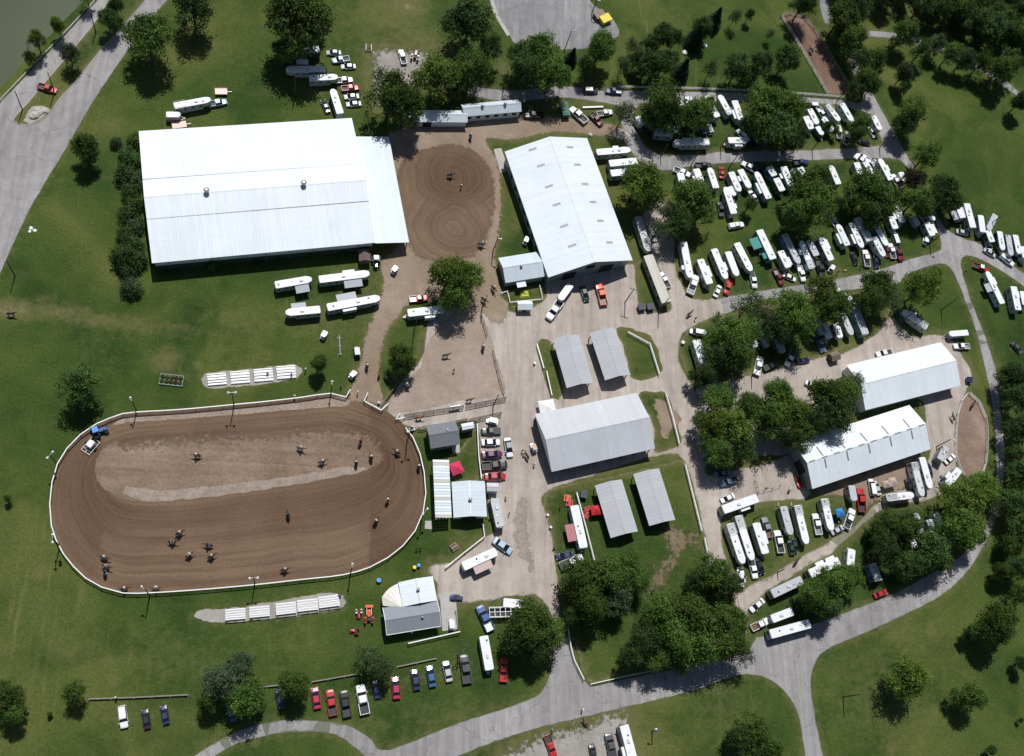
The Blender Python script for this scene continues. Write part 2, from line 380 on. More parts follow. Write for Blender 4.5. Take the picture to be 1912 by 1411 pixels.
# ---- the outlines, measured in the photograph
GRAVEL, ASPH = [], []
sheet('road', [(-160, 300), (0, 188), (180, 0), (215, -40), (360, -40), (312, 0), (235, 99), (167, 201), (131, 264), (73, 360), (50, 402), (0, 510), (-60, 640), (-160, 860)], 0.006, M_ASPH, 0.08, fray=0.35)
md = sheet('median', [(25, 224), (50, 195), (105, 130), (140, 88), (175, 45), (204, 0), (225, -30), (300, -34), (271, 0), (227, 52), (183, 99), (146, 146), (112, 183), (86, 217), (55, 232)], 0.11, M_LAWN, 0.05, fray=0)
def kerb(name, pxs, wd=0.16, ht=0.12, m=None, closed=True, z=0.0):
    w_ = [G(x, y) for x, y in pxs]; pts = catmull(w_, closed, 2.0) if len(w_) > 2 else w_
    mb = MB(); n = len(pts)
    rings = []
    for i, p in enumerate(pts):
        a = pts[i - 1] if (closed or i > 0) else p; c_ = pts[(i + 1) % n] if (closed or i < n - 1) else p
        d = (c_ - a).normalized(); u = Vector((-d.y, d.x, 0)) * wd / 2
        rings.append([(p.x + u.x, p.y + u.y, z), (p.x + u.x, p.y + u.y, z + ht), (p.x - u.x, p.y - u.y, z + ht), (p.x - u.x, p.y - u.y, z)])
    if closed: rings.append(rings[0])
    mb.loft(rings, not closed); o = mb.build(name, m or M_CONC); tag(o, None, None, None, 'structure'); return o
kerb('kerb', [(24, 225), (50, 194), (105, 129), (140, 87), (175, 44), (204, -1), (225, -31), (300, -35), (272, 0), (228, 52), (184, 99), (147, 146), (113, 183), (87, 218), (55, 233)], 0.18, 0.13)
# parking lot, top
sheet('parking_lot', [(918, -40), (922, 10), (945, 50), (962, 82), (1000, 92), (1060, 92), (1110, 88), (1148, 72), (1156, 58), (1140, 30), (1105, 5), (1075, -40)], 0.006, M_ASPH2, 0.04, fray=0.25)
kerb('kerb', [(916, -20), (924, 20), (950, 66)], 1.2, 0.05, M_CONC, False)
sheet('gravel_patch', [(690, 92), (745, 86), (820, 92), (850, 110), (845, 150), (820, 170), (780, 165), (745, 190), (700, 200), (690, 150)], 0.0055, M_PATCHY, 0.7, fray=1.2)
# south road, loop and the road round the east side
sheet('road', [(330, 1440), (365, 1409), (444, 1365), (500, 1349), (550, 1344), (626, 1349), (663, 1360), (694, 1380), (723, 1400), (850, 1352), (980, 1309), (1015, 1285), (1031, 1238), (1038, 1190), (1062, 1190), (1075, 1240), (1092, 1272), (1110, 1280), (1165, 1268), (1310, 1238), (1400, 1208), (1412, 1190), (1470, 1182), (1560, 1150), (1660, 1112), (1740, 1070), (1790, 1040), (1825, 1008), (1850, 960), (1860, 900), (1859, 831), (1854, 765), (1842, 700), (1820, 611), (1789, 528), (1774, 500), (1755, 492), (1713, 504), (1687, 517), (1673, 530), (1595, 540), (1500, 552), (1412, 562), (1352, 586), (1338, 560), (1412, 544), (1548, 523), (1640, 503), (1700, 483), (1748, 470), (1757, 455), (1741, 395), (1720, 355), (1690, 308), (1668, 296), (1595, 296), (1490, 300), (1378, 303), (1300, 309), (1242, 318), (1205, 308), (1180, 285), (1165, 258), (1160, 228), (1166, 205), (1150, 196), (1051, 182), (960, 190), (880, 178), (880, 163), (960, 168), (1049, 160), (1127, 169), (1195, 169), (1391, 173), (1490, 179), (1580, 186), (1600, 192), (1612, 178), (1590, 130), (1588, 95), (1592, 70), (1605, 59), (1640, 58), (1700, 66), (1745, 84), (1786, 98), (1822, 114), (1850, 130), (1890, 160), (1930, 200), (1960, 240), (1950, 250), (1905, 186), (1880, 166), (1840, 138), (1780, 108), (1735, 92), (1690, 76), (1640, 69), (1608, 71), (1600, 90), (1604, 125), (1629, 173), (1660, 230), (1689, 282), (1702, 303), (1731, 357), (1762, 421), (1800, 445), (1830, 455), (1877, 486), (1930, 522), (1980, 560), (1970, 578), (1912, 535), (1883, 514), (1843, 490), (1815, 478), (1798, 480), (1795, 498), (1812, 557), (1841, 632), (1862, 700), (1870, 778), (1876, 831), (1872, 904), (1855, 980), (1817, 1052), (1765, 1106), (1700, 1142), (1621, 1179), (1543, 1213), (1522, 1239), (1514, 1273), (1522, 1339), (1537, 1411), (1545, 1450), (1510, 1450), (1503, 1411), (1493, 1344), (1477, 1307), (1451, 1278), (1420, 1262), (1378, 1261), (1284, 1292), (1143, 1326), (980, 1366), (857, 1411), (800, 1440), (690, 1440), (679, 1411), (663, 1396), (626, 1371), (585, 1366), (519, 1369), (444, 1388), (403, 1411), (370, 1440)], 0.008, M_ASPH, 0.10, fray=0.55, seed=5)
# islands of grass cut back out of that one outline
sheet('lawn', [(1205, 190), (1300, 188), (1400, 188), (1490, 190), (1575, 196), (1596, 206), (1620, 212), (1648, 262), (1640, 272), (1582, 277), (1496, 281), (1352, 284), (1300, 289), (1232, 288), (1203, 271), (1184, 236), (1183, 211), (1192, 196)], 0.016, M_LAWN, 0.25, fray=0, seed=8)
sheet('road', [(1528, -40), (1532, 16), (1543, 46), (1552, 42), (1548, 10), (1548, -40)], 0.006, M_ASPH2, 0.1, fray=0.3)
# central gravel yard
sheet('gravel_yard', [(735, 250), (800, 232), (870, 224), (975, 219), (1070, 224), (1117, 233), (1170, 243), (1172, 262), (1127, 250), (1080, 244), (1023, 243), (962, 256), (905, 258), (926, 310), (930, 370), (927, 430), (918, 470), (922, 520), (938, 556), (960, 582), (1016, 560), (1022, 516), (1100, 508), (1183, 494), (1190, 545), (1200, 578), (1252, 580), (1246, 545), (1226, 490), (1205, 440), (1200, 400), (1235, 372), (1256, 420), (1262, 500), (1274, 533), (1289, 554), (1313, 560), (1341, 557), (1355, 586), (1326, 594), (1282, 617), (1270, 632), (1269, 677), (1284, 706), (1297, 729), (1320, 800), (1318, 880), (1345, 880), (1420, 868), (1490, 850), (1512, 925), (1440, 935), (1360, 955), (1346, 985), (1352, 1027), (1372, 1090), (1390, 1180), (1396, 1180), (1372, 1185), (1358, 1120), (1330, 1060), (1313, 988), (1278, 862), (1224, 852), (1100, 890), (1016, 921), (1022, 960), (1038, 1050), (1046, 1150), (1048, 1200), (1034, 1215), (1028, 1150), (1000, 1112), (900, 1122), (824, 1125), (815, 1090), (800, 1060), (850, 1045), (905, 1002), (925, 990), (914, 960), (908, 900), (895, 885), (890, 800), (880, 785), (800, 800), (770, 800), (745, 785), (722, 758), (760, 702), (790, 660), (800, 600), (840, 560), (790, 555), (760, 560), (738, 590), (712, 630), (702, 715), (720, 762), (690, 745), (655, 742), (672, 705), (686, 638), (704, 585), (722, 533), (716, 490), (740, 470), (755, 420), (735, 330), (725, 280)], 0.012, M_GRAVEL, 0.28, fray=1.0, seed=3)
for i, (px, sd_) in enumerate([
    ([(1003, 640), (1022, 634), (1035, 650), (1052, 735), (1030, 742), (1016, 705)], 11),
    ([(1150, 612), (1172, 612), (1205, 622), (1226, 645), (1237, 690), (1228, 702), (1180, 708), (1168, 660)], 12),
    ([(1192, 737), (1225, 731), (1243, 733), (1258, 770), (1271, 815), (1265, 832), (1222, 846), (1222, 800)], 13),
    ([(1018, 925), (1070, 903), (1150, 888), (1225, 870), (1276, 861), (1290, 905), (1312, 990), (1328, 1062), (1366, 1110), (1385, 1185), (1330, 1228), (1165, 1262), (1108, 1274), (1090, 1255), (1074, 1200), (1055, 1160), (1040, 1080), (1030, 1000)], 14),
    ([(935, 548), (952, 542), (1012, 535), (1014, 556), (985, 578), (958, 572), (945, 562)], 15),
    ([(1185, 500), (1200, 486), (1213, 520), (1236, 575), (1205, 580), (1192, 560)], 16),
    ([(885, 800), (893, 802), (896, 890), (850, 900), (838, 855), (862, 835)], 17),
    ([(1270, 640), (1300, 605), (1345, 592), (1420, 570), (1500, 560), (1600, 545), (1660, 540), (1665, 570), (1640, 620), (1600, 640), (1520, 668), (1440, 690), (1300, 715), (1285, 700), (1273, 670)], 18),
    ]):
    sheet('lawn', px, 0.018 + 0.0005 * i, M_LAWN, 0.3, fray=0, seed=sd_)
# gravel around the east barns and the lower trailer rows
sheet('gravel_drive', [(1300, 725), (1370, 708), (1440, 692), (1520, 670), (1600, 648), (1650, 600), (1672, 596), (1700, 625), (1745, 625), (1775, 632), (1795, 660), (1815, 705), (1800, 740), (1790, 790), (1790, 850), (1775, 900), (1745, 930), (1700, 938), (1665, 945), (1620, 970), (1560, 1025), (1490, 1068), (1427, 1108), (1398, 1140), (1394, 1182), (1372, 1188), (1364, 1130), (1392, 1098), (1427, 1080), (1490, 1043), (1534, 1018), (1590, 985), (1655, 925), (1700, 905), (1735, 850), (1728, 800), (1715, 745), (1600, 770), (1500, 840), (1400, 850), (1310, 830), (1296, 780)], 0.010, M_GRAVEL, 0.3, fray=0.9, seed=4)
sheet('worn_ground', [(1220, 740), (1262, 760), (1268, 800), (1240, 820), (1225, 790)], 0.024, M_DIRTY, 0.9, fray=0, seed=21)
sheet('gravel_patch', [(960, 1385), (1010, 1362), (1090, 1340), (1150, 1322), (1180, 1340), (1170, 1440), (930, 1440)], 0.0095, M_PATCHY, 0.8, fray=1.4, seed=23)
sheet('gravel_pad', [(383, 697), (440, 690), (548, 681), (566, 694), (556, 707), (470, 720), (400, 727), (380, 718)], 0.006, M_PAD, 0.25, fray=0.3, seed=31)
sheet('gravel_pad', [(358, 1146), (385, 1136), (440, 1133), (560, 1113), (632, 1106), (643, 1134), (560, 1150), (470, 1160), (395, 1163)], 0.006, M_PAD, 0.25, fray=0.3, seed=32)
sheet('paddock', [(790, 662), (815, 610), (862, 575), (900, 588), (925, 655), (942, 735), (870, 748), (745, 772), (724, 757), (762, 706), (784, 686)], 0.020, M_PADDOCK, 0.15, fray=0, seed=33)
sheet('corral_ground', [(1462, 28), (1480, 23), (1502, 28), (1521, 50), (1560, 112), (1589, 158), (1590, 172), (1560, 176), (1545, 170), (1500, 95)], 0.006, loose_mat('corral_soil', (.15, .092, .066), (.19, .124, .092), (.25, .175, .135), 0.05, 2.0, 0.2, ((.45, .05, 1), 38)), 0.2, fray=0.3, seed=34)
sheet('round_pen_ground', [(1806, 734), (1796, 748), (1790, 772), (1787, 806), (1786, 845), (1792, 868), (1806, 892), (1832, 890), (1842, 862), (1844, 818), (1842, 778), (1830, 750), (1813, 733)], 0.022, loose_mat('pen_soil', (.175, .12, .088), (.235, .17, .13), (.32, .25, .20), 0.09, 2.0, 0.2), 0.1, fray=0, seed=35)
sheet('concrete_pad', [(922, 278), (936, 276), (950, 318), (934, 322)], 0.006, M_CONC, 0, False, 0.2)
sheet('concrete_pad', [(821, 1108), (850, 1104), (856, 1174), (826, 1178)], 0.020, M_CONC, 0, False, 0.2)
sheet('concrete_pad', [(843, 832), (858, 829), (859, 844), (846, 847)], 0.024, M_CONC, 0, False, 0.0)
sheet('concrete_pad', [(794, 972), (806, 972), (808, 988), (793, 987)], 0.024, M_CONC, 0, False, 0.0)

sheet('dirt_path', [(735, 250), (800, 232), (870, 224), (975, 219), (1070, 224), (1117, 233), (1150, 240), (1127, 250), (1080, 244), (1023, 243), (962, 256), (905, 258), (926, 310), (930, 370), (927, 430), (918, 470), (925, 520), (945, 570), (930, 600), (900, 580), (840, 560), (790, 555), (760, 560), (738, 590), (712, 630), (702, 715), (720, 762), (690, 745), (655, 742), (672, 705), (686, 638), (704, 585), (722, 533), (716, 490), (740, 470), (755, 420), (735, 330), (725, 280)], 0.0145, M_DIRTY, 0.2, fray=0, seed=50, grow=1.3)
sheet('damp_gravel', [(968, 925), (985, 930), (990, 1000), (1000, 1050), (1004, 1110), (992, 1112), (984, 1060), (965, 1040), (955, 980)], 0.0140, M_STAIN, 0.5, fray=0, seed=51)
sheet('dirt_path', [(1240, 980), (1290, 1000), (1310, 1002), (1270, 1030), (1240, 1085), (1210, 1110), (1225, 1070), (1250, 1030)], 0.0305, M_FAINT, 0.5, fray=0, seed=52, grow=2.0)
sheet('worn_ground', [(1500, 905), (1600, 880), (1700, 840), (1725, 850), (1700, 905), (1640, 940), (1600, 960), (1590, 930), (1540, 930)], 0.0125, M_DIRTY, 0.8, fray=0.4, seed=53)
# ---- the oval show ring
RAIL = [(646, 741), (618, 734), (560, 742), (480, 751), (437, 755), (340, 764), (255, 769), (229, 772), (180, 791), (150, 811), (125, 837), (107, 866), (97, 901), (93, 941), (96, 981), (104, 1006), (118, 1033), (137, 1057), (160, 1079), (190, 1096), (230, 1107), (290, 1106), (380, 1100), (480, 1091), (560, 1082), (640, 1073), (690, 1059), (724, 1041), (752, 1019), (775, 991), (790, 956), (795, 921), (792, 881), (784, 846), (771, 816), (757, 798), (735, 775), (700, 760)]
RAILW = catmull([G(x, y) for x, y in RAIL], True, 2.0)
_cx = sum((p.x for p in RAILW)) / len(RAILW); _cy = sum((p.y for p in RAILW)) / len(RAILW)
INNER = [(610, 788), (520, 792), (400, 799), (300, 806), (225, 817), (186, 840), (174, 868), (176, 890), (190, 912), (215, 930), (250, 938), (300, 938), (400, 929), (500, 915), (600, 898), (680, 882), (712, 868), (728, 848), (722, 818), (690, 796), (650, 788)]
def resample(pts, n):
    d = [0.0]
    for i in range(len(pts)): d.append(d[-1] + (pts[(i + 1) % len(pts)] - pts[i]).length)
    out = []; k = 0
    for i in range(n):
        s = d[-1] * i / n
        while d[k + 1] < s: k += 1
        t = (s - d[k]) / max(1e-6, d[k + 1] - d[k]); out.append(pts[k].lerp(pts[(k + 1) % len(pts)], t))
    return out, d[-1]
def ring_mesh(name, outer, inner, nu, z, moist=None, wob=0.0):
    n = len(outer); v = []; f = []; uv = []; mo = []
    for j in range(nu + 1):
        t = j / nu
        for i in range(n):
            p = outer[i].lerp(inner[i], t); v.append((p.x, p.y, z)); uv.append(t); mo.append(moist(t, i / n, p) if moist else 0)
    L = sum((outer[i] - outer[i - 1]).length for i in range(n)); Wd = sum((outer[i] - inner[i]).length for i in range(n)) / n
    for j in range(nu):
        for i in range(n):
            f.append((j * n + i, j * n + (i + 1) % n, (j + 1) * n + (i + 1) % n, (j + 1) * n + i))
    me = bpy.data.meshes.new(name); me.from_pydata(v, [], f)
    ul = me.uv_layers.new(name='UVMap')
    for pl in me.polygons:
        for li in pl.loop_indices:
            vi = me.loops[li].vertex_index; i = vi % n; j = vi // n
            a = i / n
            if i == 0 and (pl.index % n) == n - 1: a = 1.0
            ul.data[li].uv = (j / nu * Wd, a * L)
    at = me.attributes.new('moist', 'FLOAT', 'POINT'); at.data.foreach_set('value', mo)
    me.update()
    if me.polygons[0].normal.z < 0: me.flip_normals()
    return me
def match_inner(outer, innerpts):
    """inner outline points matched to the outer ones by angle about an oblong's spine"""
    res = []
    m = len(innerpts)
    for p in outer:
        q = min(innerpts, key=lambda s: (s - p).length_squared); res.append(q)
    # smooth the pairing
    for _ in range(12):
        res = [(res[i - 1] + res[i] * 2 + res[(i + 1) % len(res)]) / 4 for i in range(len(res))]
    return res
_out, _ = resample(RAILW, 220)
_inn0 = catmull([G(x, y) for x, y in INNER], True, 0.8)
_inn = match_inner(_out, _inn0)
_rm = random.Random(3)
def _moist(t, a, p):
    x, y = PX(p)
    k = math.exp(-((t - 0.64) / 0.20) ** 2) * (0.9 if y > 840 else 0.55)
    if y > 990: k *= 0.45
    if x < 190: k = max(k, 0.75 * math.exp(-((t - 0.45) / 0.4) ** 2))
    if x > 690: k = max(k, 0.8)
    return k
_inn2 = [q + (q - o_).normalized() * 5.0 for q, o_ in zip(_inn, _out)]
for _ in range(8): _inn2 = [(_inn2[i - 1] + _inn2[i] * 2 + _inn2[(i + 1) % len(_inn2)]) / 4 for i in range(len(_inn2))]
tag(mobj('show_ring_track', ring_mesh('show_ring_track', _out, _inn2, 12, 0.010, _moist), M_TRACK), None, None, None, 'structure')
EDGES.append((_out, 0.0))
_res = [Vector((p.x, p.y, 0)) for p in _inn0]
_im = sheet_mesh('show_ring_infield', _res, 0.0125, 1.0)
_e = np.zeros(len(_im.vertices), np.float32); _im.attributes['edge'].data.foreach_get('value', _e)
_fy = np.array([np.clip((PX(v.co)[1] - 835) / 60, 0.14, 1.0) if PX(v.co)[0] > 215 else 1.0 for v in _im.vertices]); _im.attributes['edge'].data.foreach_set('value', (_e * _fy).astype(np.float32))
tag(mobj('show_ring_infield', _im, M_INFIELD), None, None, None, 'structure')
sheet('loose_sand', [(640, 741), (560, 750), (437, 763), (340, 771), (255, 777), (225, 783), (205, 796), (235, 790), (340, 782), (437, 775), (560, 764), (650, 757)], 0.0142, loose_mat('rail_footing', (.24, .19, .15), (.29, .23, .185), (.33, .27, .22), 0.3, 1.3, 0.3, None, 'soft', 0.5), 0.15, fray=0, seed=42, step=.6)
sheet('loose_sand', [(262, 934), (300, 936), (400, 927), (500, 913), (600, 896), (690, 876), (640, 872), (560, 886), (460, 899), (360, 910), (290, 914), (235, 908), (228, 920)], 0.0145, loose_mat('pale_footing', (.245, .195, .156), (.285, .23, .188), (.33, .27, .225), 0.3, 1.3, 0.34, None, 'soft', 0.35), 0.2, fray=0, seed=41, step=.6)
# ---- the round warm-up ring
WU = [(756, 292), (795, 272), (850, 266), (892, 280), (918, 312), (928, 355), (924, 412), (910, 456), (884, 482), (840, 492), (790, 488), (762, 465), (748, 420), (736, 360), (738, 318)]
def swirl_mat(key, c1, c2, dark, lite):
    m, n, b = new_mat(key); b.inputs['Roughness'].default_value = 0.95; b.inputs['Specular IOR Level'].default_value = 0.15; p = pos(n)
    nv = n.nodes.new('ShaderNodeTexNoise'); nv.inputs['Scale'].default_value = 0.09; nv.inputs['Detail'].default_value = 2; n.links.new(p, nv.inputs['Vector'])
    sc_ = n.nodes.new('ShaderNodeVectorMath'); sc_.operation = 'SCALE'; sc_.inputs['Scale'].default_value = 5.0; n.links.new(nv.outputs['Color'], sc_.inputs[0])
    wp = n.nodes.new('ShaderNodeVectorMath'); wp.operation = 'ADD'; n.links.new(p, wp.inputs[0]); n.links.new(sc_.outputs[0], wp.inputs[1])
    ls = []
    for c in (c1, c2):
        dn = n.nodes.new('ShaderNodeVectorMath'); dn.operation = 'DISTANCE'; n.links.new(wp.outputs[0], dn.inputs[0]); dn.inputs[1].default_value = (c.x + 2.5, c.y + 2.5, 2.5)
        cb = n.nodes.new('ShaderNodeCombineXYZ'); n.links.new(dn.outputs['Value'], cb.inputs[0]); ls.append((dn.outputs['Value'], noise(n, cb.outputs[0], 0.95, 5, 0.68)))
    f = noise(n, p, 2.1, 4, 0.75); bl = noise(n, p, 0.07, 4, 0.6, 0.6)
    w_ = ramp(n, math_(n, 'ADD', 0.5, math_(n, 'MULTIPLY', math_(n, 'ADD', math_(n, 'SUBTRACT', ls[0][0], ls[1][0]), math_(n, 'MULTIPLY', math_(n, 'SUBTRACT', bl, .5), 14)), .09)), [(0.35, 0), (0.65, 1)])
    l = mixc(n, w_, ls[0][1], ls[1][1])
    k = math_(n, 'ADD', math_(n, 'MULTIPLY', l, .62), math_(n, 'MULTIPLY', bl, .38))
    c = ramp(n, k, [(0.30, dark), (0.50, tuple((x + y) / 2 for x, y in zip(dark, lite))), (0.70, lite)])
    mo = math_(n, 'MAXIMUM', ramp(n, math_(n, 'MULTIPLY', ls[0][0], 1 / 16.), [(0.35, .75), (0.85, 0)]), math_(n, 'MULTIPLY', ramp(n, math_(n, 'MULTIPLY', ls[1][0], 1 / 16.), [(0.2, 0), (0.42, .6), (0.62, 0)]), bl))
    c = mixc(n, mo, c, mixc(n, 1.0, c, (.60, .55, .52), 'MULTIPLY')); c = mixc(n, 1.0, c, ramp(n, f, [(0.25, 0.74), (0.75, 1.24)]), 'MULTIPLY')
    ed = attr(n, 'edge'); en = noise(n, p, 0.6, 5, 0.75)
    ka = ramp(n, math_(n, 'ADD', math_(n, 'DIVIDE', ed, 3.0), math_(n, 'MULTIPLY', math_(n, 'SUBTRACT', en, 0.5), 1.4)), [(0.12, 0), (0.60, 1)])
    n.links.new(c, b.inputs['Base Color']); bump(n, b, math_(n, 'ADD', f, l), 0.5, 0.08)
    tr = n.nodes.new('ShaderNodeBsdfTransparent'); mx = n.nodes.new('ShaderNodeMixShader'); n.links.new(ka, mx.inputs[0]); n.links.new(tr.outputs[0], mx.inputs[1]); n.links.new(b.outputs[0], mx.inputs[2]); n.links.new(mx.outputs[0], n.nodes['Material Output'].inputs['Surface'])
    return m
sheet('warm_up_ring', WU, 0.0185, swirl_mat('swirled_warmup_soil', G(850, 330), G(852, 425), (.098, .058, .036), (.236, .166, .114)), 0.2, fray=0, seed=61)
# ---- lake, upper left, below the guard rail
def lake_mat():
    m, n, b = new_mat('lake_water'); p = pos(n)
    a = noise(n, p, 0.02, 4, 0.6)
    n.links.new(ramp(n, a, [(0.3, (.052, .066, .030)), (0.7, (.070, .084, .042))]), b.inputs['Base Color'])
    b.inputs['Roughness'].default_value = 0.22
    bump(n, b, noise(n, p, 0.7, 3, 0.6), 0.12, 0.1); return m
LAKE = [(-700, 640), (-200, 330), (-8, 182), (40, 132), (110, 62), (158, 8), (230, -80), (420, -360), (60, -600), (-900, -300)]
lo = [G(x, y) for x, y in LAKE]

# ---- the ground: one sheet to the horizon
xs = [-3500, -2000, -1100, -600, -350, -220] + list(np.arange(-150, 290.1, 1.25)) + [330, 400, 520, 750, 1200, 2200, 3500]
ys = [-3500, -2000, -1000, -500, -250, -120, -60] + list(np.arange(-24, 300.1, 1.25)) + [330, 380, 470, 650, 1000, 1800, 3500]
gx, gy = np.meshgrid(np.array(xs, float), np.array(ys, float)); nx_, ny_ = gx.shape[1], gx.shape[0]
P2 = np.stack([gx.ravel(), gy.ravel()], 1); near = (P2[:, 0] > -140) & (P2[:, 0] < 280) & (P2[:, 1] > -20) & (P2[:, 1] < 295)
wear = np.zeros(len(P2)); Q = P2[near]; wq = np.zeros(len(Q))
for o, amp in EDGES:
    if amp <= 0: continue
    pts = np.array([(p.x, p.y) for p in o[::2]])
    d2 = np.full(len(Q), 1e9)
    for s in range(0, len(pts), 40):
        blk = pts[s:s + 40]; d2 = np.minimum(d2, ((Q[:, None, :] - blk[None]) ** 2).sum(2).min(1))
    wq = np.maximum(wq, 0.62 * np.exp(-(np.sqrt(d2) / (1.1 + 1.6 * amp)) ** 2) * min(1.0, 0.5 + 0.5 * amp))
PATCH = [(850, 1350, 110, .36, 2.2), (350, 1235, 150, .30, 2.4), (1650, 1300, 170, .34, 1.2), (1350, 1340, 110, .32, 1.2), (700, 60, 150, .30, 1.6), (420, 100, 110, .24, 1.2), (1800, 230, 120, .16, .8), (620, 590, 120, .26, 2.2), (60, 1150, 110, .24, .9), (1250, 40, 110, .24, 1.6), (1590, 460, 120, .24, 2), (200, 640, 90, .24, 2), (1450, 980, 100, .22, 2), (150, 440, 60, .14, .6), (560, 1190, 90, .28, 2.4), (1790, 1230, 90, .26, 1.0),
      # worn or dry turf: centre px, radius px, strength, stretch along x
    (735, 40, 62, .50, 1.6), (770, 75, 70, .52, 1.7), (640, 60, 60, .30, 1.2), (760, 10, 40, .75, 1.5), (700, 12, 40, .45, 1.6), (720, 105, 40, .6, 1.3), (650, 170, 30, .45, 1), (210, 235, 28, .5, 1), (100, 582, 50, .62, 5), (20, 578, 46, .75, 2.4), (190, 598, 45, .60, 5), (270, 610, 40, .50, 3.5), (330, 615, 40, .42, 3), (450, 600, 80, .32, 2), (600, 600, 90, .38, 2),
    (310, 672, 34, .62, 1.2), (370, 680, 14, .55, 1), (345, 700, 25, .4, 2), (80, 1070, 20, .62, .8), (120, 1210, 60, .34, 2.0), (400, 1230, 80, .30, 2.2), (300, 1190, 90, .26, 3), (200, 1340, 14, .5, 1), (860, 1010, 26, .5, 1.4), (1245, 1075, 30, .62, .8), (1270, 1050, 24, .45, .8), (1480, 405, 34, .55, 1.2), (1560, 520, 32, .72, 1.2), (1450, 1035, 40, .3, 2),
    (1735, 1260, 14, .60, .4), (1745, 1330, 14, .6, .5), (1740, 1180, 20, .55, .5), (1690, 1190, 60, .36, .9), (1610, 1230, 50, .30, .8), (1665, 1400, 16, .6, .8), (700, 560, 60, .5, .9), (730, 480, 40, .6, 1), (1590, 930, 50, .55, 2.2), (1620, 960, 40, .5, 1.6), (1550, 905, 50, .6, 2), (1400, 560, 50, .35, 2), (960, 330, 30, .4, .6), (955, 420, 30, .42, .6), (1280, 420, 30, .5, .8), (1240, 470, 40, .6, .7), (1230, 1260, 60, .2, 2), (820, 1340, 60, .30, 2.2), (700, 1350, 40, .34, 2), (560, 1180, 60, .3, 2), (590, 1010, 60, .3, 2), (1690, 25, 40, .45, 1.5), (90, 560, 30, .4, 1.6), (520, 100, 30, .2, 1), (580, 170, 25, .5, 2), (1760, 640, 30, .45, 1), (1090, 195, 30, .5, 2), (1130, 250, 30, .5, 2), (940, 130, 30, .5, .8), (1035, 205, 60, .5, 2)]
for x, y, r, s, ex in PATCH:
    c = G(x, y); rm = r / ppm(x, y)
    d = ((Q[:, 0] - c.x) / (rm * ex ** .5)) ** 2 + ((Q[:, 1] - c.y) / (rm / ex ** .5)) ** 2
    wq = np.maximum(wq, s * np.exp(-d * 1.1))
wear[near] = wq
gz = np.zeros(len(P2))
# the bank drops to the lake
ln = (G(180, 0) - G(0, 188)).normalized(); nn = np.array([-ln.y, ln.x]); base = G(0, 188)
sdist = (P2[:, 0] - base.x) * nn[0] + (P2[:, 1] - base.y) * nn[1]
gz = np.where((sdist > 1.0), -np.clip((sdist - 1.0) * 0.5, 0, 3.0), 0.0)
fs = []
idx = np.arange(nx_ * ny_).reshape(ny_, nx_)
quads = np.stack([idx[:-1, :-1], idx[:-1, 1:], idx[1:, 1:], idx[1:, :-1]], -1).reshape(-1, 4)
gme = bpy.data.meshes.new('ground')
gme.from_pydata(np.column_stack([P2, gz]).tolist(), [], quads.tolist())
_at = gme.attributes.new('wear', 'FLOAT', 'POINT'); _at.data.foreach_set('value', wear.astype(np.float32))
gme.update(); tag(mobj('ground', gme, M_GRASS), None, None, None, 'structure')
lk = bpy.data.meshes.new('lake'); _a = base + Vector((ln.x, ln.y, 0)) * -1800 + Vector((nn[0], nn[1], 0)) * 2.6; _b2 = base + Vector((ln.x, ln.y, 0)) * 1800 + Vector((nn[0], nn[1], 0)) * 2.6
_c3 = _b2 + Vector((nn[0], nn[1], 0)) * 1500; _d3 = _a + Vector((nn[0], nn[1], 0)) * 1500
lk.from_pydata([(p.x, p.y, -1.1) for p in (_a, _b2, _c3, _d3)], [], [(0, 1, 2, 3)]); lk.update()
if lk.polygons[0].normal.z < 0: lk.flip_normals()
tag(mobj('lake', lk, lake_mat()), None, None, None, 'structure')
# ================================================================== buildings
def metal_mat(key, col, axis=0, pitch=0.9, rough=0.45, var=0.05, metal=0.0, rust=0.0):
    """ribbed sheet metal: ribs run along the local axis"""
    if key in MATS: return MATS[key]
    m, n, b = new_mat(key); oc = n.nodes.new('ShaderNodeTexCoord').outputs['Object']
    sx = n.nodes.new('ShaderNodeSeparateXYZ'); n.links.new(oc, sx.inputs[0]); s = sx.outputs[axis]
    fr = math_(n, 'FRACT', math_(n, 'MULTIPLY', s, 1 / pitch)); rib = ramp(n, fr, [(0.0, 1), (0.06, 1), (0.10, 0), (0.90, 0), (0.94, 1)])
    pan = n.nodes.new('ShaderNodeTexWhiteNoise'); pan.noise_dimensions = '1D'; n.links.new(math_(n, 'FLOOR', math_(n, 'MULTIPLY', s, 1 / pitch)), pan.inputs['W'])
    v = noise(n, oc, 0.12, 5, 0.6); f = noise(n, mapping(n, oc, (1.2, .12, 1) if axis == 0 else (.12, 1.2, 1)), 1.0, 4, 0.65)
    c = ramp(n, v, [(0.3, tuple(x * (1 - var) for x in col)), (0.7, tuple(min(.86, x * (1 + var)) for x in col))])
    c = mixc(n, 1.0, c, ramp(n, pan.outputs['Value'], [(0, 0.965), (1, 1.02)]), 'MULTIPLY')
    c = mixc(n, 1.0, c, ramp(n, f, [(0.3, 0.96), (0.7, 1.02)]), 'MULTIPLY')
    if rust: c = mixc(n, math_(n, 'MULTIPLY', ramp(n, f, [(0.60, 0), (0.78, 1)]), rust), c, (.22, .15, .11))
    n.links.new(c, b.inputs['Base Color']); b.inputs['Roughness'].default_value = rough; b.inputs['Metallic'].default_value = metal
    bump(n, b, rib, 0.5, 0.04); MATS[key] = m; return m
M_WALLW = metal_mat('white_steel_siding', (.74, .77, .80), 0, 0.6)
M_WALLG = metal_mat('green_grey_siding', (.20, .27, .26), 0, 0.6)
M_WALLD = metal_mat('dark_siding', (.06, .075, .075), 0, 0.6)
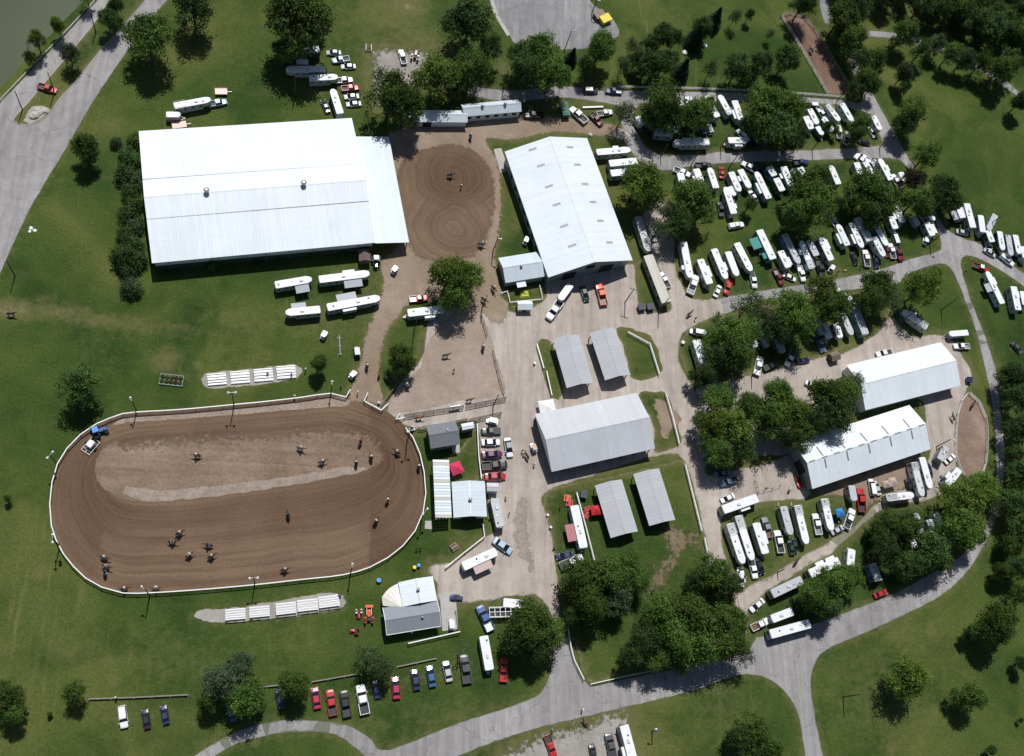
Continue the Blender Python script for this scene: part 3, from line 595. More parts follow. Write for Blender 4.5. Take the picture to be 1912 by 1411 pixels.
M_RW = metal_mat('white_steel_roof', (.71, .765, .81), 0, 0.9, 0.42)
M_RG = metal_mat('dull_galvanised_roof', (.50, .52, .55), 0, 0.9, 0.45, 0.06, 0.0, 0.10)
M_RG2 = metal_mat('grey_barn_roof', (.43, .445, .47), 0, 0.9, 0.5, 0.07, 0.0, 0.14)
M_RTAN = metal_mat('tan_roof', (.50, .48, .42), 0, 0.9, 0.55)
M_RPALE = metal_mat('pale_blue_white_roof', (.58, .655, .70), 0, 0.9, 0.42)
M_SHING = mat('grey_shingles', (.17, .18, .20), 0.85, var=0.22, scale=2.6)
M_SHING2 = mat('light_grey_shingles', (.24, .26, .29), 0.85, var=0.18, scale=2.6)
M_OPEN = mat('dark_interior', (.015, .015, .017), 0.9)
M_SKYL2 = mat('grey_skylight', (.20, .20, .20), 0.5)
M_SKYL = mat('fibreglass_skylight', (.36, .38, .38), 0.4)
M_TIMBER = mat('barn_timber', (.13, .10, .08), 0.85, var=0.2)

def frame_px(c4, z):
    """centre, length, width, heading of the rectangle through four measured corners (NW, NE, SE, SW) at height z"""
    p = [G(x, y, z) for x, y in c4]
    ax = ((p[1] - p[0]) + (p[2] - p[3])) / 2; ay = ((p[0] - p[3]) + (p[1] - p[2])) / 2
    ang = math.atan2(ax.y, ax.x); a2 = math.atan2(ay.y, ay.x) - math.pi / 2
    ang = (ang * ax.length + a2 * ay.length) / (ax.length + ay.length)
    c = (p[0] + p[1] + p[2] + p[3]) / 4
    return Vector((c.x, c.y, 0)), ax.length, ay.length, ang
def gable(name, label, c4, eave, ridge, along='x', roof=M_RW, wall=M_WALLW, over=0.5, rows=1, open_=False, offset=0.0, bay=4.0, group=None, cat='building', rise_dir=0, wains=None, roof_th=0.12, panels=1):
    """a ridge-roofed building. along: which local axis the ridge runs; offset: ridge off centre (share of half width)"""
    c, L, Wd, ang = frame_px(c4, eave)
    if along == 'y': L, Wd, ang = Wd, L, ang + math.pi / 2
    t = thing(name, label, cat, c, ang, group)
    hl, hw = L / 2, Wd / 2; iw, il = hw - over, hl - over
    yr = offset * hw; slope_n = (ridge - eave) / (hw - yr); slope_s = (ridge - eave) / (hw + yr)
    # roof panels: each slope in `rows` bands up the slope and `panels` along the length, the upper lapping the lower
    for side in (1, -1):
        for k in range(rows):
            for q in range(panels):
                t0, t1 = k / rows, (k + 1) / rows
                y0 = yr + (side * hw - yr) * (1 - t0) if k else side * hw
                y1 = yr + (side * hw - yr) * (1 - t1)
                z0 = eave + (ridge - eave) * t0; z1 = eave + (ridge - eave) * t1
                x0, x1 = -hl + L * q / panels, -hl + L * (q + 1) / panels
                lap = 0.012 * (k > 0)
                if k: y0 += side * 0.25; z0 -= 0.25 * (ridge - eave) / abs(side * hw - yr)
                g = 0.008 if panels > 1 else 0
                mb = MB(); th = roof_th
                mb.loft([[(x0 + g, y0, z0 + lap), (x0 + g, y1, z1 + lap), (x0 + g, y1, z1 + lap + th), (x0 + g, y0, z0 + lap + th)], [(x1 - g, y0, z0 + lap), (x1 - g, y1, z1 + lap), (x1 - g, y1, z1 + lap + th), (x1 - g, y0, z0 + lap + th)]])
                mb.build('roof_panel', roof, t)
    MB().loft([[(x, yr - 0.25, ridge + roof_th - 0.25 * slope_s + .035), (x, yr, ridge + roof_th + .05), (x, yr + 0.25, ridge + roof_th - 0.25 * slope_n + .035), (x, yr, ridge)] for x in (-hl - .02, hl + .02)]).build('ridge_cap', roof, t)
    wt = eave + 0.0
    if not open_:
        zt = lambda y: min(ridge - 0.05, (eave + (hw - abs(y)) * (slope_n if y > yr else slope_s)) if offset == 0 else eave + ((hw - y) * slope_n if y > yr else (hw + y) * slope_s)) - 0.03
        for s in (1, -1):
            z0 = 0.0
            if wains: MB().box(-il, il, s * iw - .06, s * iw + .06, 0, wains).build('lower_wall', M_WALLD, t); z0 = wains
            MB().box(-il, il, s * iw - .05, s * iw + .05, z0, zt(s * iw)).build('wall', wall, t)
            mb = MB(); pr = [(-iw, 0.0), (iw, 0.0), (iw, zt(iw)), (yr, ridge - .06), (-iw, zt(-iw))]
            mb.loft([[(s * il - .05 + 0.053, y, z) for y, z in pr], [(s * il + .05 + .053, y, z) for y, z in pr]]).build('end_wall', wall, t)
    else:
        nb = max(2, round(2 * il / bay))
        for s in (1, -1):
            for k in range(nb + 1):
                x = -il + 2 * il * k / nb
                MB().box(x - .1, x + .1, s * iw - .1, s * iw + .1, 0, eave + over * (slope_n if s > 0 else slope_s) - .02).build('post', M_TIMBER, t)
            MB().box(-il, il, s * iw - .06, s * iw + .06, eave - .25 + over * slope_n, eave - .02 + over * slope_n).build('header_beam', M_TIMBER, t)
        for k in range(nb + 1):
            x = -il + 2 * il * k / nb
            MB().beam((x, -iw, eave + .1), (x, yr, ridge - .15), .1, .2).beam((x, iw, eave + .1), (x, yr, ridge - .15), .1, .2).build('truss', M_TIMBER, t)
    t['hl'] = hl; t['hw'] = hw
    return t, hl, hw, iw, il
def slab_on(t, name, m, x0, x1, y0, y1, zf, th=0.06):
    """a flat piece lying on a slope: zf(y) is the slope's height"""
    return MB().loft([[(x, y0, zf(y0)), (x, y1, zf(y1)), (x, y1, zf(y1) + th), (x, y0, zf(y0) + th)] for x in (x0, x1)]).build(name, m, t)
def rvent(t, x, y, z, r=0.5, h=0.9):
    o = MB().tube([(x, y, z - .4), (x, y, z + h)], r, 10).build('roof_vent', M_STEEL, t)
    MB().tube([(x, y, z + h), (x, y, z + h + .25)], [r * 1.35, r * .5], 10).build('vent_cap', M_STEEL, o)

# the big white arena
AE, AR = 5.0, 8.4
tA, hl, hw, iw, il = gable('indoor_arena', 'huge white metal indoor arena with a lean-to along its end, beside the dirt warm-up ring', [(270, 277), (657, 246), (706, 454), (275, 491)], AE, AR, 'x', M_RW, M_WALLW, 0.6, 3, wains=2.4)
sl_ = (AR - AE) / hw
zA = lambda y: AR - abs(y) * sl_ + .12
# lean-to strip along the north side
MB().loft([[(x, hw + 5.6, AE - 1.3), (x, hw - .3, AE + .02), (x, hw - .3, AE + .12), (x, hw + 5.6, AE - 1.2)] for x in (-hl, hl)]).build('lean_to_roof', M_RW, tA)
MB().box(-hl + .4, hl - .4, hw + 5.0, hw + 5.1, 0, AE - 1.25).build('wall', M_WALLW, tA)
for s in (1, -1):
    MB().box(s * (hl - .5) - .05, s * (hl - .5) + .05, hw - .5, hw + 5.0, 0, AE - 1.2).build('end_wall', M_WALLW, tA)
# lean-to at the east end
MB().loft([[(hl + .05, y, AE - .15), (hl + 9.0, y, AE - 1.35), (hl + 9.0, y, AE - 1.23), (hl + .05, y, AE - .03)] for y in (-hw - .1, hw - 1.0)]).build('lean_to_roof', M_RPALE, tA)
for k in range(8):
    y = -hw + .4 + (2 * hw - 1.8) * k / 7
    MB().box(hl + 8.5, hl + 8.7, y - .1, y + .1, 0, AE - 1.3).build('post', M_TIMBER, tA)
for k in range(9):
    x = -hl + 4 + k * (2 * hl - 8) / 8
    MB().box(x - .06, x + .06, -iw - .14, -iw - .055, 0.0, AE - .2).build('downspout', M_STEEL, tA)
for fx, fy in ((385, 350), (565, 331)):
    p = G(fx, fy, AR); lp = Matrix.Rotation(-tA.rotation_euler.z, 3, 'Z') @ (p - tA.location)
    rvent(tA, lp.x, 0, AR + .1, .55, 1.1)
# the white show barn with skylights
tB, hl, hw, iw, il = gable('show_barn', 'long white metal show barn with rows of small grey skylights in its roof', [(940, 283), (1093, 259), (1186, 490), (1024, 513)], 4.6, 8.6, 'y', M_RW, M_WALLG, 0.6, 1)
zB = lambda y: 8.6 - abs(y) * (4.0 / hw) + .125
for sx, row in ((1, [(994, 280), (1009, 311), (1024, 350), (1038, 384), (1052, 424), (1067, 461)]), (-1, [(1064, 276), (1078, 308), (1092, 344), (1107, 377), (1121, 412), (1138, 452)])):
    for fx, fy in row:
        p = G(fx, fy, 6.6); lp = Matrix.Rotation(-tB.rotation_euler.z, 3, 'Z') @ (p - tB.location)
        slab_on(tB, 'skylight_panel', M_SKYL, lp.x - .36, lp.x + .36, lp.y - 1.05, lp.y + 1.05, zB, .02)
MB().box(-il - .16, -il - .10, -iw * .62, -iw * .30, 0, 3.6).build('door_opening', M_OPEN, tB)
MB().box(-il - .16, -il - .10, iw * .30, iw * .62, 0, 3.6).build('door_opening', M_OPEN, tB)
MB().box(-il - .18, -il - .10, -1.2, 1.2, 4.0, 5.6).build('window', M_GLASS, tB)
for k in range(10):
    x = -il + 2 + k * (2 * il - 4) / 9
    MB().box(x - .8, x + .8, iw + .03, iw + .07, 1.2, 2.4).build('window', M_GLASS, tB)
# entry house beside it
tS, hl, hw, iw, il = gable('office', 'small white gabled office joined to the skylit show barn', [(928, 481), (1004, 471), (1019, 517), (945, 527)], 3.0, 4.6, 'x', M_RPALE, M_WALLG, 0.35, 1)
MB().loft([[(x, -hw - 1.6, 2.35), (x, -hw + .3, 2.62), (x, -hw + .3, 2.70), (x, -hw - 1.6, 2.43)] for x in (-hl * .45, hl * .0)]).build('porch_roof', M_RW, tS)
rvent(tS, -.6, -.4, 4.55, .28, .5)
MB().box(-1.0, -.1, -iw - .1, -iw - .06, 0, 2.1).build('door', M_GLASS, tS)
MB().loft([[(hl - .3, y, 3.1), (hl + 2.6, y, 3.9), (hl + 2.6, y, 4.0), (hl - .3, y, 3.2)] for y in (-hw * .95, hw * .9)]).build('link_roof', M_RW, tS)
# horse barn at the top: two roofs, each its own building
tH, hl, hw, iw, il = gable('stable', 'long narrow white stable with two roof vents, behind the warm-up ring', [(852, 193), (969, 189), (974, 211), (872, 214)], 3.0, 4.3, 'x', M_RPALE, M_WALLW, 0.4, 1)
rvent(tH, -hl * .33, 0, 4.3, .35, .6); rvent(tH, hl * .45, 0, 4.3, .35, .6)
for k in range(6):
    x = -il + 1.5 + k * (2 * il - 3) / 5; MB().box(x - .6, x + .6, -iw - .09, -iw - .055, 1.2, 2.2).build('window', M_GLASS, tH)
tH2, hl, hw, iw, il = gable('stable', 'lower white stable wing half shaded by the big tree', [(764, 207), (870, 205), (873, 226), (756, 230)], 2.6, 3.6, 'x', M_RPALE, M_WALLW, 0.4, 1)
MB().box(-il * .35 - 1.2, -il * .35 + 1.2, -iw - .09, -iw - .055, 0, 2.3).build('door_opening', M_OPEN, tH2)
# open stall barns
for nm, lb, c4, e_, r_, al, rf in (
    ('stall_barn', 'slim grey metal stall barn with worn grassy strip and rail beside it', [(1031, 634), (1083, 624), (1105, 715), (1059, 725)], 3.2, 4.5, 'y', M_RG2),
    ('stall_barn', 'slim grey metal stall barn beside the bent white fence', [(1100, 622), (1148, 613), (1177, 700), (1130, 710)], 3.2, 4.5, 'y', M_RG2),
    ('livestock_barn', 'wide grey two-tone metal barn standing alone across the middle drive', [(1000, 773), (1189, 733), (1222, 836), (1029, 883)], 3.9, 6.6, 'x', M_RG),
    ('stall_barn', 'slim grey metal barn with red canopy at its side', [(1112, 907), (1161, 894), (1190, 991), (1139, 1006)], 3.2, 4.4, 'y', M_RG2),
    ('stall_barn', 'slim grey metal barn beside the long straight white fence and lawn', [(1184, 886), (1231, 873), (1259, 969), (1211, 984)], 3.2, 4.4, 'y', M_RG2)):
    t, hl, hw, iw, il = gable(nm, lb, c4, e_, r_, al, rf, M_WALLG, 0.5, 2 if nm == 'livestock_barn' else 1, True, bay=3.6)
    if nm == 'stall_barn':
        for k in range(4):
            x = -il + 2 * il * (k + .5) / 4; MB().box(x - .05, x + .05, -iw + .2, iw - .2, 0, 1.6).build('stall_divider', M_TIMBER, t)
    else:
        for k in range(6):
            x = -il + 2 * il * (k + .5) / 6; MB().box(x - 1.6, x + 1.6, -.05, .05, 0, 1.5).build('stall_divider', M_TIMBER, t)
        for yy in (iw,):
            MB().box(-il, il, yy + .12, yy + .18, 0, 3.2).build('wall', M_WALLW, t)
        MB().loft([[(-il - .02, -iw, 2.4), (-il - .02, iw, 2.4), (-il - .02, iw, 4.0), (-il - .02, 0, 6.3), (-il - .02, -iw, 4.0)], [(-il - .12, -iw, 2.4), (-il - .12, iw, 2.4), (-il - .12, iw, 4.0), (-il - .12, 0, 6.3), (-il - .12, -iw, 4.0)]]).build('end_wall', M_WALLW, t)
# east barns
tF, hl, hw, iw, il = gable('white_barn', 'large plain white metal barn, half hidden by trees, near the round pen', [(1588, 684), (1758, 635), (1787, 714), (1612, 774)], 3.8, 6.4, 'x', M_RW, M_WALLW, 0.5, 1)
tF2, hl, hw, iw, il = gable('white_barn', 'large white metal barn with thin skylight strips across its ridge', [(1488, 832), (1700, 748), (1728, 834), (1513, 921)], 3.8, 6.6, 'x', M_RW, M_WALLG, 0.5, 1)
zF = lambda y: 6.6 - abs(y) * (2.8 / hw) + .125
for k in range(5):
    x = -hl * .72 + k * hl * 1.46 / 4
    slab_on(tF2, 'skylight_panel', M_SKYL2, x - .22, x + .22, .4, hw * .5, zF, .012); slab_on(tF2, 'skylight_panel', M_SKYL2, x - .22, x + .22, -hw * .42, -.4, zF, .012)
for k in range(10):
    x = -hl * .92 + k * hl * 1.84 / 9; MB().box(x - .9, x + .9, -.13, .13, 6.74, 6.80).build('ridge_vent', M_SKYL2, tF2)
MB().box(-il - .16, -il - .11, -iw * .3, iw * .3, 0, 3.4).build('door_opening', M_OPEN, tF2)
# ring-side buildings
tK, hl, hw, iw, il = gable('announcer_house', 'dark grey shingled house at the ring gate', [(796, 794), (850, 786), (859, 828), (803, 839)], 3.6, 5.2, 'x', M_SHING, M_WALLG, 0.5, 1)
MB().tube([(1, .6, 4.8), (1, .6, 5.7)], .15, 8).build('chimney_pipe', M_WHITEP, tK)
for k in (-.5, 0, .5): MB().box(k * hl - .5, k * hl + .5, -iw - .09, -iw - .055, 1.2, 2.2).build('window', M_GLASS, tK)
# grandstand cover of ribbed white panels
c, L, Wd, ang = frame_px([(808, 858), (838, 858), (844, 966), (812, 967)], 4.2)
tG = thing('grandstand', 'roofed grandstand with ribbed white panel roof facing the show ring', 'grandstand', c, ang)
NP = 20
for k in range(NP):
    y0 = -Wd / 2 + Wd * k / NP; y1 = y0 + Wd / NP
    MB().loft([[(-L / 2, y0 + .02, 4.5), (-L / 2, y1 - .06, 4.5), (-L / 2, y1 - .06, 4.58), (-L / 2, y0 + .02, 4.58)], [(L / 2, y0 + .02, 4.0), (L / 2, y1 - .06, 4.0), (L / 2, y1 - .06, 4.08), (L / 2, y0 + .02, 4.08)]]).build('roof_panel', M_RW if k % 2 else M_RTAN if k % 6 == 0 else M_RPALE, tG)
    if k: MB().box(-L / 2, L / 2, y0 - .05, y0 + .03, 3.86, 3.98).build('purlin', M_STEEL, tG)
for k in range(6):
    y = -Wd / 2 + .3 + (Wd - .6) * k / 5
    for x, zt_ in ((-L / 2 + .3, 4.42), (L / 2 - .3, 3.9)): MB().box(x - .08, x + .08, y - .08, y + .08, 0, zt_).build('post', M_STEEL, tG)
for k in range(4): MB().box(-L / 2 + .6 + k * .75, -L / 2 + 1.0 + k * .75, -Wd / 2 + .4, Wd / 2 - .4, .35 + k * .3, .42 + k * .3).build('bench', M_WHITEP, tG)
tK3, hl, hw, iw, il = gable('stand_house', 'square white roofed house with a dark ridge vent behind the grandstand', [(844, 900), (905, 898), (909, 964), (846, 967)], 3.4, 4.4, 'y', M_RPALE, M_WALLW, 0.4, 1)
MB().box(-hl + .3, hl - .3, -.12, .12, 4.52, 4.62).build('ridge_vent', M_STEEL, tK3); rvent(tK3, -.4, 0, 4.6, .35, .5)
MB().box(-il - .14, -il - .11, -iw * .5, iw * .5, 0, 2.6).build('door_opening', M_OPEN, tK3)
gable('shed', 'small grey flat shed against the square white roofed house', [(909, 902), (931, 901), (930, 917), (909, 917)], 2.5, 2.8, 'x', M_RG, M_WALLW, 0.15, 1)
gable('shed', 'small white roofed shed beside the dark grey announcer house', [(861, 792), (883, 787), (886, 799), (863, 803)], 2.7, 3.0, 'x', M_RW, M_WALLG, 0.15, 1)
# concession building with fan-shaped awning
tZ, hl, hw, iw, il = gable('concession_house', 'grey shingled concession house with white trim near the lower bleachers', [(714, 1133), (815, 1121), (823, 1168), (723, 1186)], 3.0, 4.6, 'x', M_SHING2, M_WALLW, 0.45, 1)
MB().box(-hl - .03, hl + .03, -hw - .1, -hw + .02, 2.92, 3.14).build('gutter', M_WHITEP, tZ)
for s in (1, -1):
    for q in (1, -1): MB().beam((s * (hl + .06), q * hw, 3.14), (s * (hl + .06), 0, 4.74), .14, .2).build('barge_board', M_WHITEP, tZ)
rvent(tZ, hl * .35, -.6, 4.3, .25, .4)
MB().tube([(-.2, -iw - .35, 0), (-.2, -iw - .35, .9)], .4, 10).build('propane_tank', M_WHITEP, tZ)
tZ2, hl2, hw2, iw2, il2 = gable('pavilion', 'bright white metal pavilion wing with dark ridge line joined to the concession house', [(743, 1087), (808, 1076), (816, 1121), (752, 1133)], 3.3, 4.3, 'y', M_RW, M_WALLW, 0.3, 1, True, bay=3)
MB().box(-hl2 + .1, hl2 - .1, -.11, .11, 4.44, 4.54).build('ridge_vent', M_STEEL, tZ2); rvent(tZ2, .2, 0, 4.5, .3, .5)
fan = [(744, 1089), (727, 1098), (713, 1115), (715, 1131)]
ctr = G(751, 1134, 3.5)
tFan = thing('fan_awning', 'translucent fan-shaped patio roof at the corner of the concession house', 'patio roof', Vector((ctr.x, ctr.y, 0)))
M_POLY = mat('corrugated_plastic', (.55, .54, .47), 0.4, var=0.08, scale=1.2)
fw = catmull([G(x, y, 2.6) for x, y in fan], False, 1.0)
for k in range(len(fw) - 1):
    a = fw[k] - ctr; b_ = fw[k + 1] - ctr; a.z = 2.6; b_.z = 2.6; a2 = a * .06; b2 = b_ * .06; a2.z = b2.z = 3.3; g_ = (b_ - a) * .02
    MB().add([a2, b2, b_ - g_, a + g_] + [q + Vector((0, 0, .05)) for q in (a2, b2, b_ - g_, a + g_)], [(0, 1, 2, 3), (4, 5, 6, 7), (0, 1, 5, 4), (2, 3, 7, 6), (1, 2, 6, 5), (3, 0, 4, 7)]).build('roof_panel', M_POLY, tFan)
    MB().tube([(a.x, a.y, 0), (a.x, a.y, 2.6)], .05, 6).build('post', M_STEEL, tFan)
# long mobile office with tan roof
c, L, Wd, ang = frame_px([(1205, 478), (1219, 475), (1252, 561), (1238, 566)], 3.2)
tL = thing('mobile_office', 'long green-grey mobile office with tan roof between drive and show barn', 'mobile office', c, ang)
MB().box(-L / 2 - .3, L / 2, -Wd / 2, Wd / 2, .5, 3.2).build('wall', M_WALLG, tL)
MB().loft([[(-L / 2 - .4, y, 3.2), (0, y, 3.5), (L / 2 + .1, y, 3.2), (L / 2 + .1, y, 3.12), (-L / 2 - .4, y, 3.12)] for y in (-Wd / 2 - .1, Wd / 2 + .1)]).build('roof', M_RTAN, tL)
MB().box(-L / 2 - .1, L / 2 - .1, -Wd / 2 + .3, Wd / 2 - .3, 0, .5).build('skirting', M_DARK, tL)
for k in range(4): MB().box(-L / 2 - .34, -L / 2 - .3, -Wd / 2 + 1.5 + k * 3, -Wd / 2 + 2.6 + k * 3, 1.5, 2.5).build('window', M_GLASS, tL)
def little_shed(lb, px, py, w_, d_, h_, ang, rm, wm, nm='shed'):
    p = G(px, py, h_); t = thing(nm, lb, 'shed', (p.x, p.y, 0), ang)
    MB().box(-w_ / 2, w_ / 2, -d_ / 2, d_ / 2, 0, h_ - .4).build('wall', wm, t)
    for s in (1, -1):
        MB().loft([[(x, s * (d_ / 2 + .2), h_ - .5), (x, 0, h_ + .35), (x, 0, h_ + .43), (x, s * (d_ / 2 + .2), h_ - .42)] for x in (-w_ / 2 - .2, w_ / 2 + .2)]).build('roof_panel', rm, t)
        MB().loft([[(s * w_ / 2 - .03, -d_ / 2, h_ - .4), (s * w_ / 2 - .03, d_ / 2, h_ - .4), (s * w_ / 2 - .03, 0, h_ + .3)], [(s * w_ / 2 + .03, -d_ / 2, h_ - .4), (s * w_ / 2 + .03, d_ / 2, h_ - .4), (s * w_ / 2 + .03, 0, h_ + .3)]]).build('gable_end', wm, t)
    MB().box(-.5, .5, -d_ / 2 - .04, -d_ / 2 - .005, 0, 1.9).build('door', M_DARK, t)
M_SHBR = mat('brown_shingles', (.14, .10, .095), 0.85, var=0.2, scale=2.5)
little_shed('small brown wooden shed against the indoor arena wall', *T('p11', 768, 480), 2.8, 2.6, 2.6, R(97), M_SHBR, M_WOOD)
little_shed('small weathered shelter standing on the gravel drive behind the white barn', *T('l', 765, 945), 2.4, 2.2, 2.2, R(20), M_WOOD, M_BROWNP)
little_shed('squat white ticket hut with tan walls beside the picket pen', *T('p21', 78, 835), 3.6, 2.2, 2.3, R(5), M_RW, mat('paint_cream_wall', (.55, .50, .26), .6), 'ticket_hut')
# ================================================================== vehicles
def wheel(parent, x, y, r=0.36, wd=0.24):
    def mk():
        return MB().tube([(0, -wd / 2, 0), (0, wd / 2, 0)], r, 14).mesh('wheel')
    def mk2():
        return MB().tube([(0, -wd / 2 - .012, 0), (0, wd / 2 + .012, 0)], r * .55, 10).mesh('rim')
    o = mobj('wheel', shared(('wheel', r, wd), mk), M_TYRE, parent, loc=(x, y, r))
    mobj('rim', shared(('rim', r, wd), mk2), M_RIM, o)
def ring(x, hw, z0, z1, tw=None):
    tw = hw if tw is None else tw
    return [(x, -hw * .93, z0), (x, -hw, z0 + (z1 - z0) * .45), (x, -tw, z1), (x, -tw * .5, z1 + .035), (x, tw * .5, z1 + .035), (x, tw, z1), (x, hw, z0 + (z1 - z0) * .45), (x, hw * .93, z0)]
def body_mesh(kind):
    L = {'car': 4.7, 'suv': 4.8, 'van': 5.3, 'pickup': 5.7}[kind]; h = L / 2
    b = MB()
    if kind == 'car':
        b.loft([ring(-h, .70, .42, .80, .60), ring(-h + .15, .84, .28, .93, .74), ring(-h + .9, .89, .24, .97, .80), ring(-.4, .90, .22, .95, .82), ring(.75, .90, .22, .95, .82), ring(h - .9, .88, .24, .88, .76), ring(h - .25, .82, .27, .74, .68), ring(h, .62, .38, .62, .50)])
        return b
    if kind in ('suv', 'van'):
        zt = 1.05
        b.loft([ring(-h, .80, .42, .95, .72), ring(-h + .12, .90, .30, zt, .84), ring(-.3, .94, .26, zt, .86), ring(h - 1.5, .94, .26, zt, .86), ring(h - 1.2, .93, .28, 1.02, .82), ring(h - .3, .88, .30, .92, .74), ring(h, .68, .42, .78, .56)])
        return b
    zt = 1.12
    b.loft([ring(-.75, .97, .36, zt, .9), ring(1.0, .98, .34, zt, .9), ring(h - .5, .95, .36, 1.08, .84), ring(h - .12, .90, .40, .98, .76), ring(h, .74, .5, .86, .62)])
    return b
def cabin(kind):
    """windows band and roof"""
    if kind == 'car': lo, hi, z0, z1, wl, wh = (-1.75, 1.35), (-1.0, .35), .90, 1.43, .80, .60
    elif kind == 'suv': lo, hi, z0, z1, wl, wh = (-2.28, 1.15), (-2.0, .45), 1.02, 1.70, .85, .70
    elif kind == 'van': lo, hi, z0, z1, wl, wh = (-2.55, 1.75), (-2.35, .95), 1.02, 1.90, .86, .76
    else: lo, hi, z0, z1, wl, wh = (-.72, 1.45), (-.60, .70), 1.08, 1.82, .88, .72
    g = MB().loft([[(lo[0], -wl, z0), (lo[1], -wl, z0), (lo[1], wl, z0), (lo[0], wl, z0)], [(hi[0], -wh, z1), (hi[1], -wh, z1), (hi[1], wh, z1), (hi[0], wh, z1)]])
    e = .04
    r = MB().loft([[(hi[0] - e, -wh - .02, z1 - .01), (hi[1] + e, -wh - .02, z1 - .01), (hi[1] + e, wh + .02, z1 - .01), (hi[0] - e, wh + .02, z1 - .01)],
                   [(hi[0] + .08, -wh + .1, z1 + .06), (hi[1] - .12, -wh + .1, z1 + .06), (hi[1] - .12, wh - .1, z1 + .06), (hi[0] + .08, wh - .1, z1 + .06)]])
    pil = MB()
    for s in (1, -1):
        for xa, xb in ((lo[0], hi[0]), (lo[1], hi[1]), ((lo[0] + lo[1]) / 2 - .1, (hi[0] + hi[1]) / 2)):
            pil.beam((xa, s * (wl + .005), z0), (xb, s * (wh + .005), z1), .07, .07)
    return g, r, pil
def car(kind, label, loc, rz, col, group=None, length=None, bed='liner', extras=()):
    L0 = {'car': 4.7, 'suv': 4.8, 'van': 5.3, 'pickup': 5.7}[kind]; h = L0 / 2
    t = thing('pickup_truck' if kind == 'pickup' else 'van' if kind == 'van' else 'car', label, {'car': 'car', 'suv': 'car', 'van': 'van', 'pickup': 'pickup truck'}[kind], loc, rz, group)
    if length: t.scale = (min(1.12, max(.86, length / L0)),) * 3
    p = paint(col)
    mobj('body', shared(('body', kind), lambda: body_mesh(kind).mesh('body')), p, t)
    def cm(i, nm): return shared(('cab', kind, i), lambda: cabin(kind)[i].mesh(nm))
    mobj('windows', cm(0, 'windows'), M_GLASS, t); mobj('roof', cm(1, 'roof'), paint(extras[0]) if extras and extras[0] else p, t)
    zf = .62 if kind == 'car' else .78
    for s in (1, -1):
        mobj('headlight', shared(('hl', kind), lambda: MB().box(-.06, .10, -.17, .17, -.06, .07).mesh('headlight')), M_LAMP, t, loc=(h - .2, s * .62, zf))
        mobj('tail_light', shared(('tl', kind), lambda: MB().box(-.05, .05, -.1, .1, -.1, .1).mesh('tail_light')), M_TAIL, t, loc=(-h + .02, s * .66, zf + .1))
        mobj('side_mirror', shared('mirror', lambda: MB().box(-.06, .06, -.11, .11, -.07, .07).mesh('side_mirror')), p, t, loc=(1.05 if kind == 'car' else 1.25, s * 1.02, 1.02 if kind == 'car' else 1.2))
        wr = .33 if kind == 'car' else .40
        for x in ((h - .95), (-h + .95)): wheel(t, x, s * (.80 if kind == 'car' else .86), wr)
    if kind == 'pickup':
        def bedm():
            b = MB()
            for s in (1, -1): b.box(-h, -.74, min(s * .86, s * .98), max(s * .86, s * .98), .5, 1.12)
            b.box(-h, -h + .09, -.86, .86, .5, 1.10); b.box(-.83, -.74, -.86, .86, .5, 1.12); b.box(-h + .09, -.83, -.86, .86, .42, .60); return b.mesh('bed')
        mobj('bed', shared('bed', bedm), p, t)
        if bed == 'liner': mobj('bed_liner', shared('liner', lambda: MB().box(-h + .1, -.84, -.85, .85, .605, .64).mesh('bed_liner')), M_DARK, t)
        elif bed == 'cover': mobj('bed_cover', shared('bcover', lambda: MB().box(-h + .05, -.76, -.9, .9, 1.13, 1.18).mesh('bed_cover')), M_DARK, t)
        elif bed == 'topper': mobj('bed_topper', shared('topper', lambda: MB().loft([[(-h + .03, -.92, 1.12), (-.76, -.92, 1.12), (-.76, .92, 1.12), (-h + .03, .92, 1.12)], [(-h + .2, -.75, 1.75), (-.78, -.75, 1.78), (-.78, .75, 1.78), (-h + .2, .75, 1.75)]]).mesh('bed_topper')), p, t)
        elif bed in ('red', 'white', 'brown', 'grey'): mobj('bed_liner', shared('liner', lambda: MB().box(-h + .1, -.84, -.85, .85, .605, .64).mesh('bed_liner')), paint({'grey': 'grey'}.get(bed, bed)), t)
    mobj('bumper', shared(('bump', kind), lambda: MB().box(-h - .06, -h + .05, -.8, .8, .40, .58).box(h - .14, h + .05, -.72, .72, .36, .52).mesh('bumper')), M_STEEL if kind == 'pickup' else M_DARK, t)
    return t

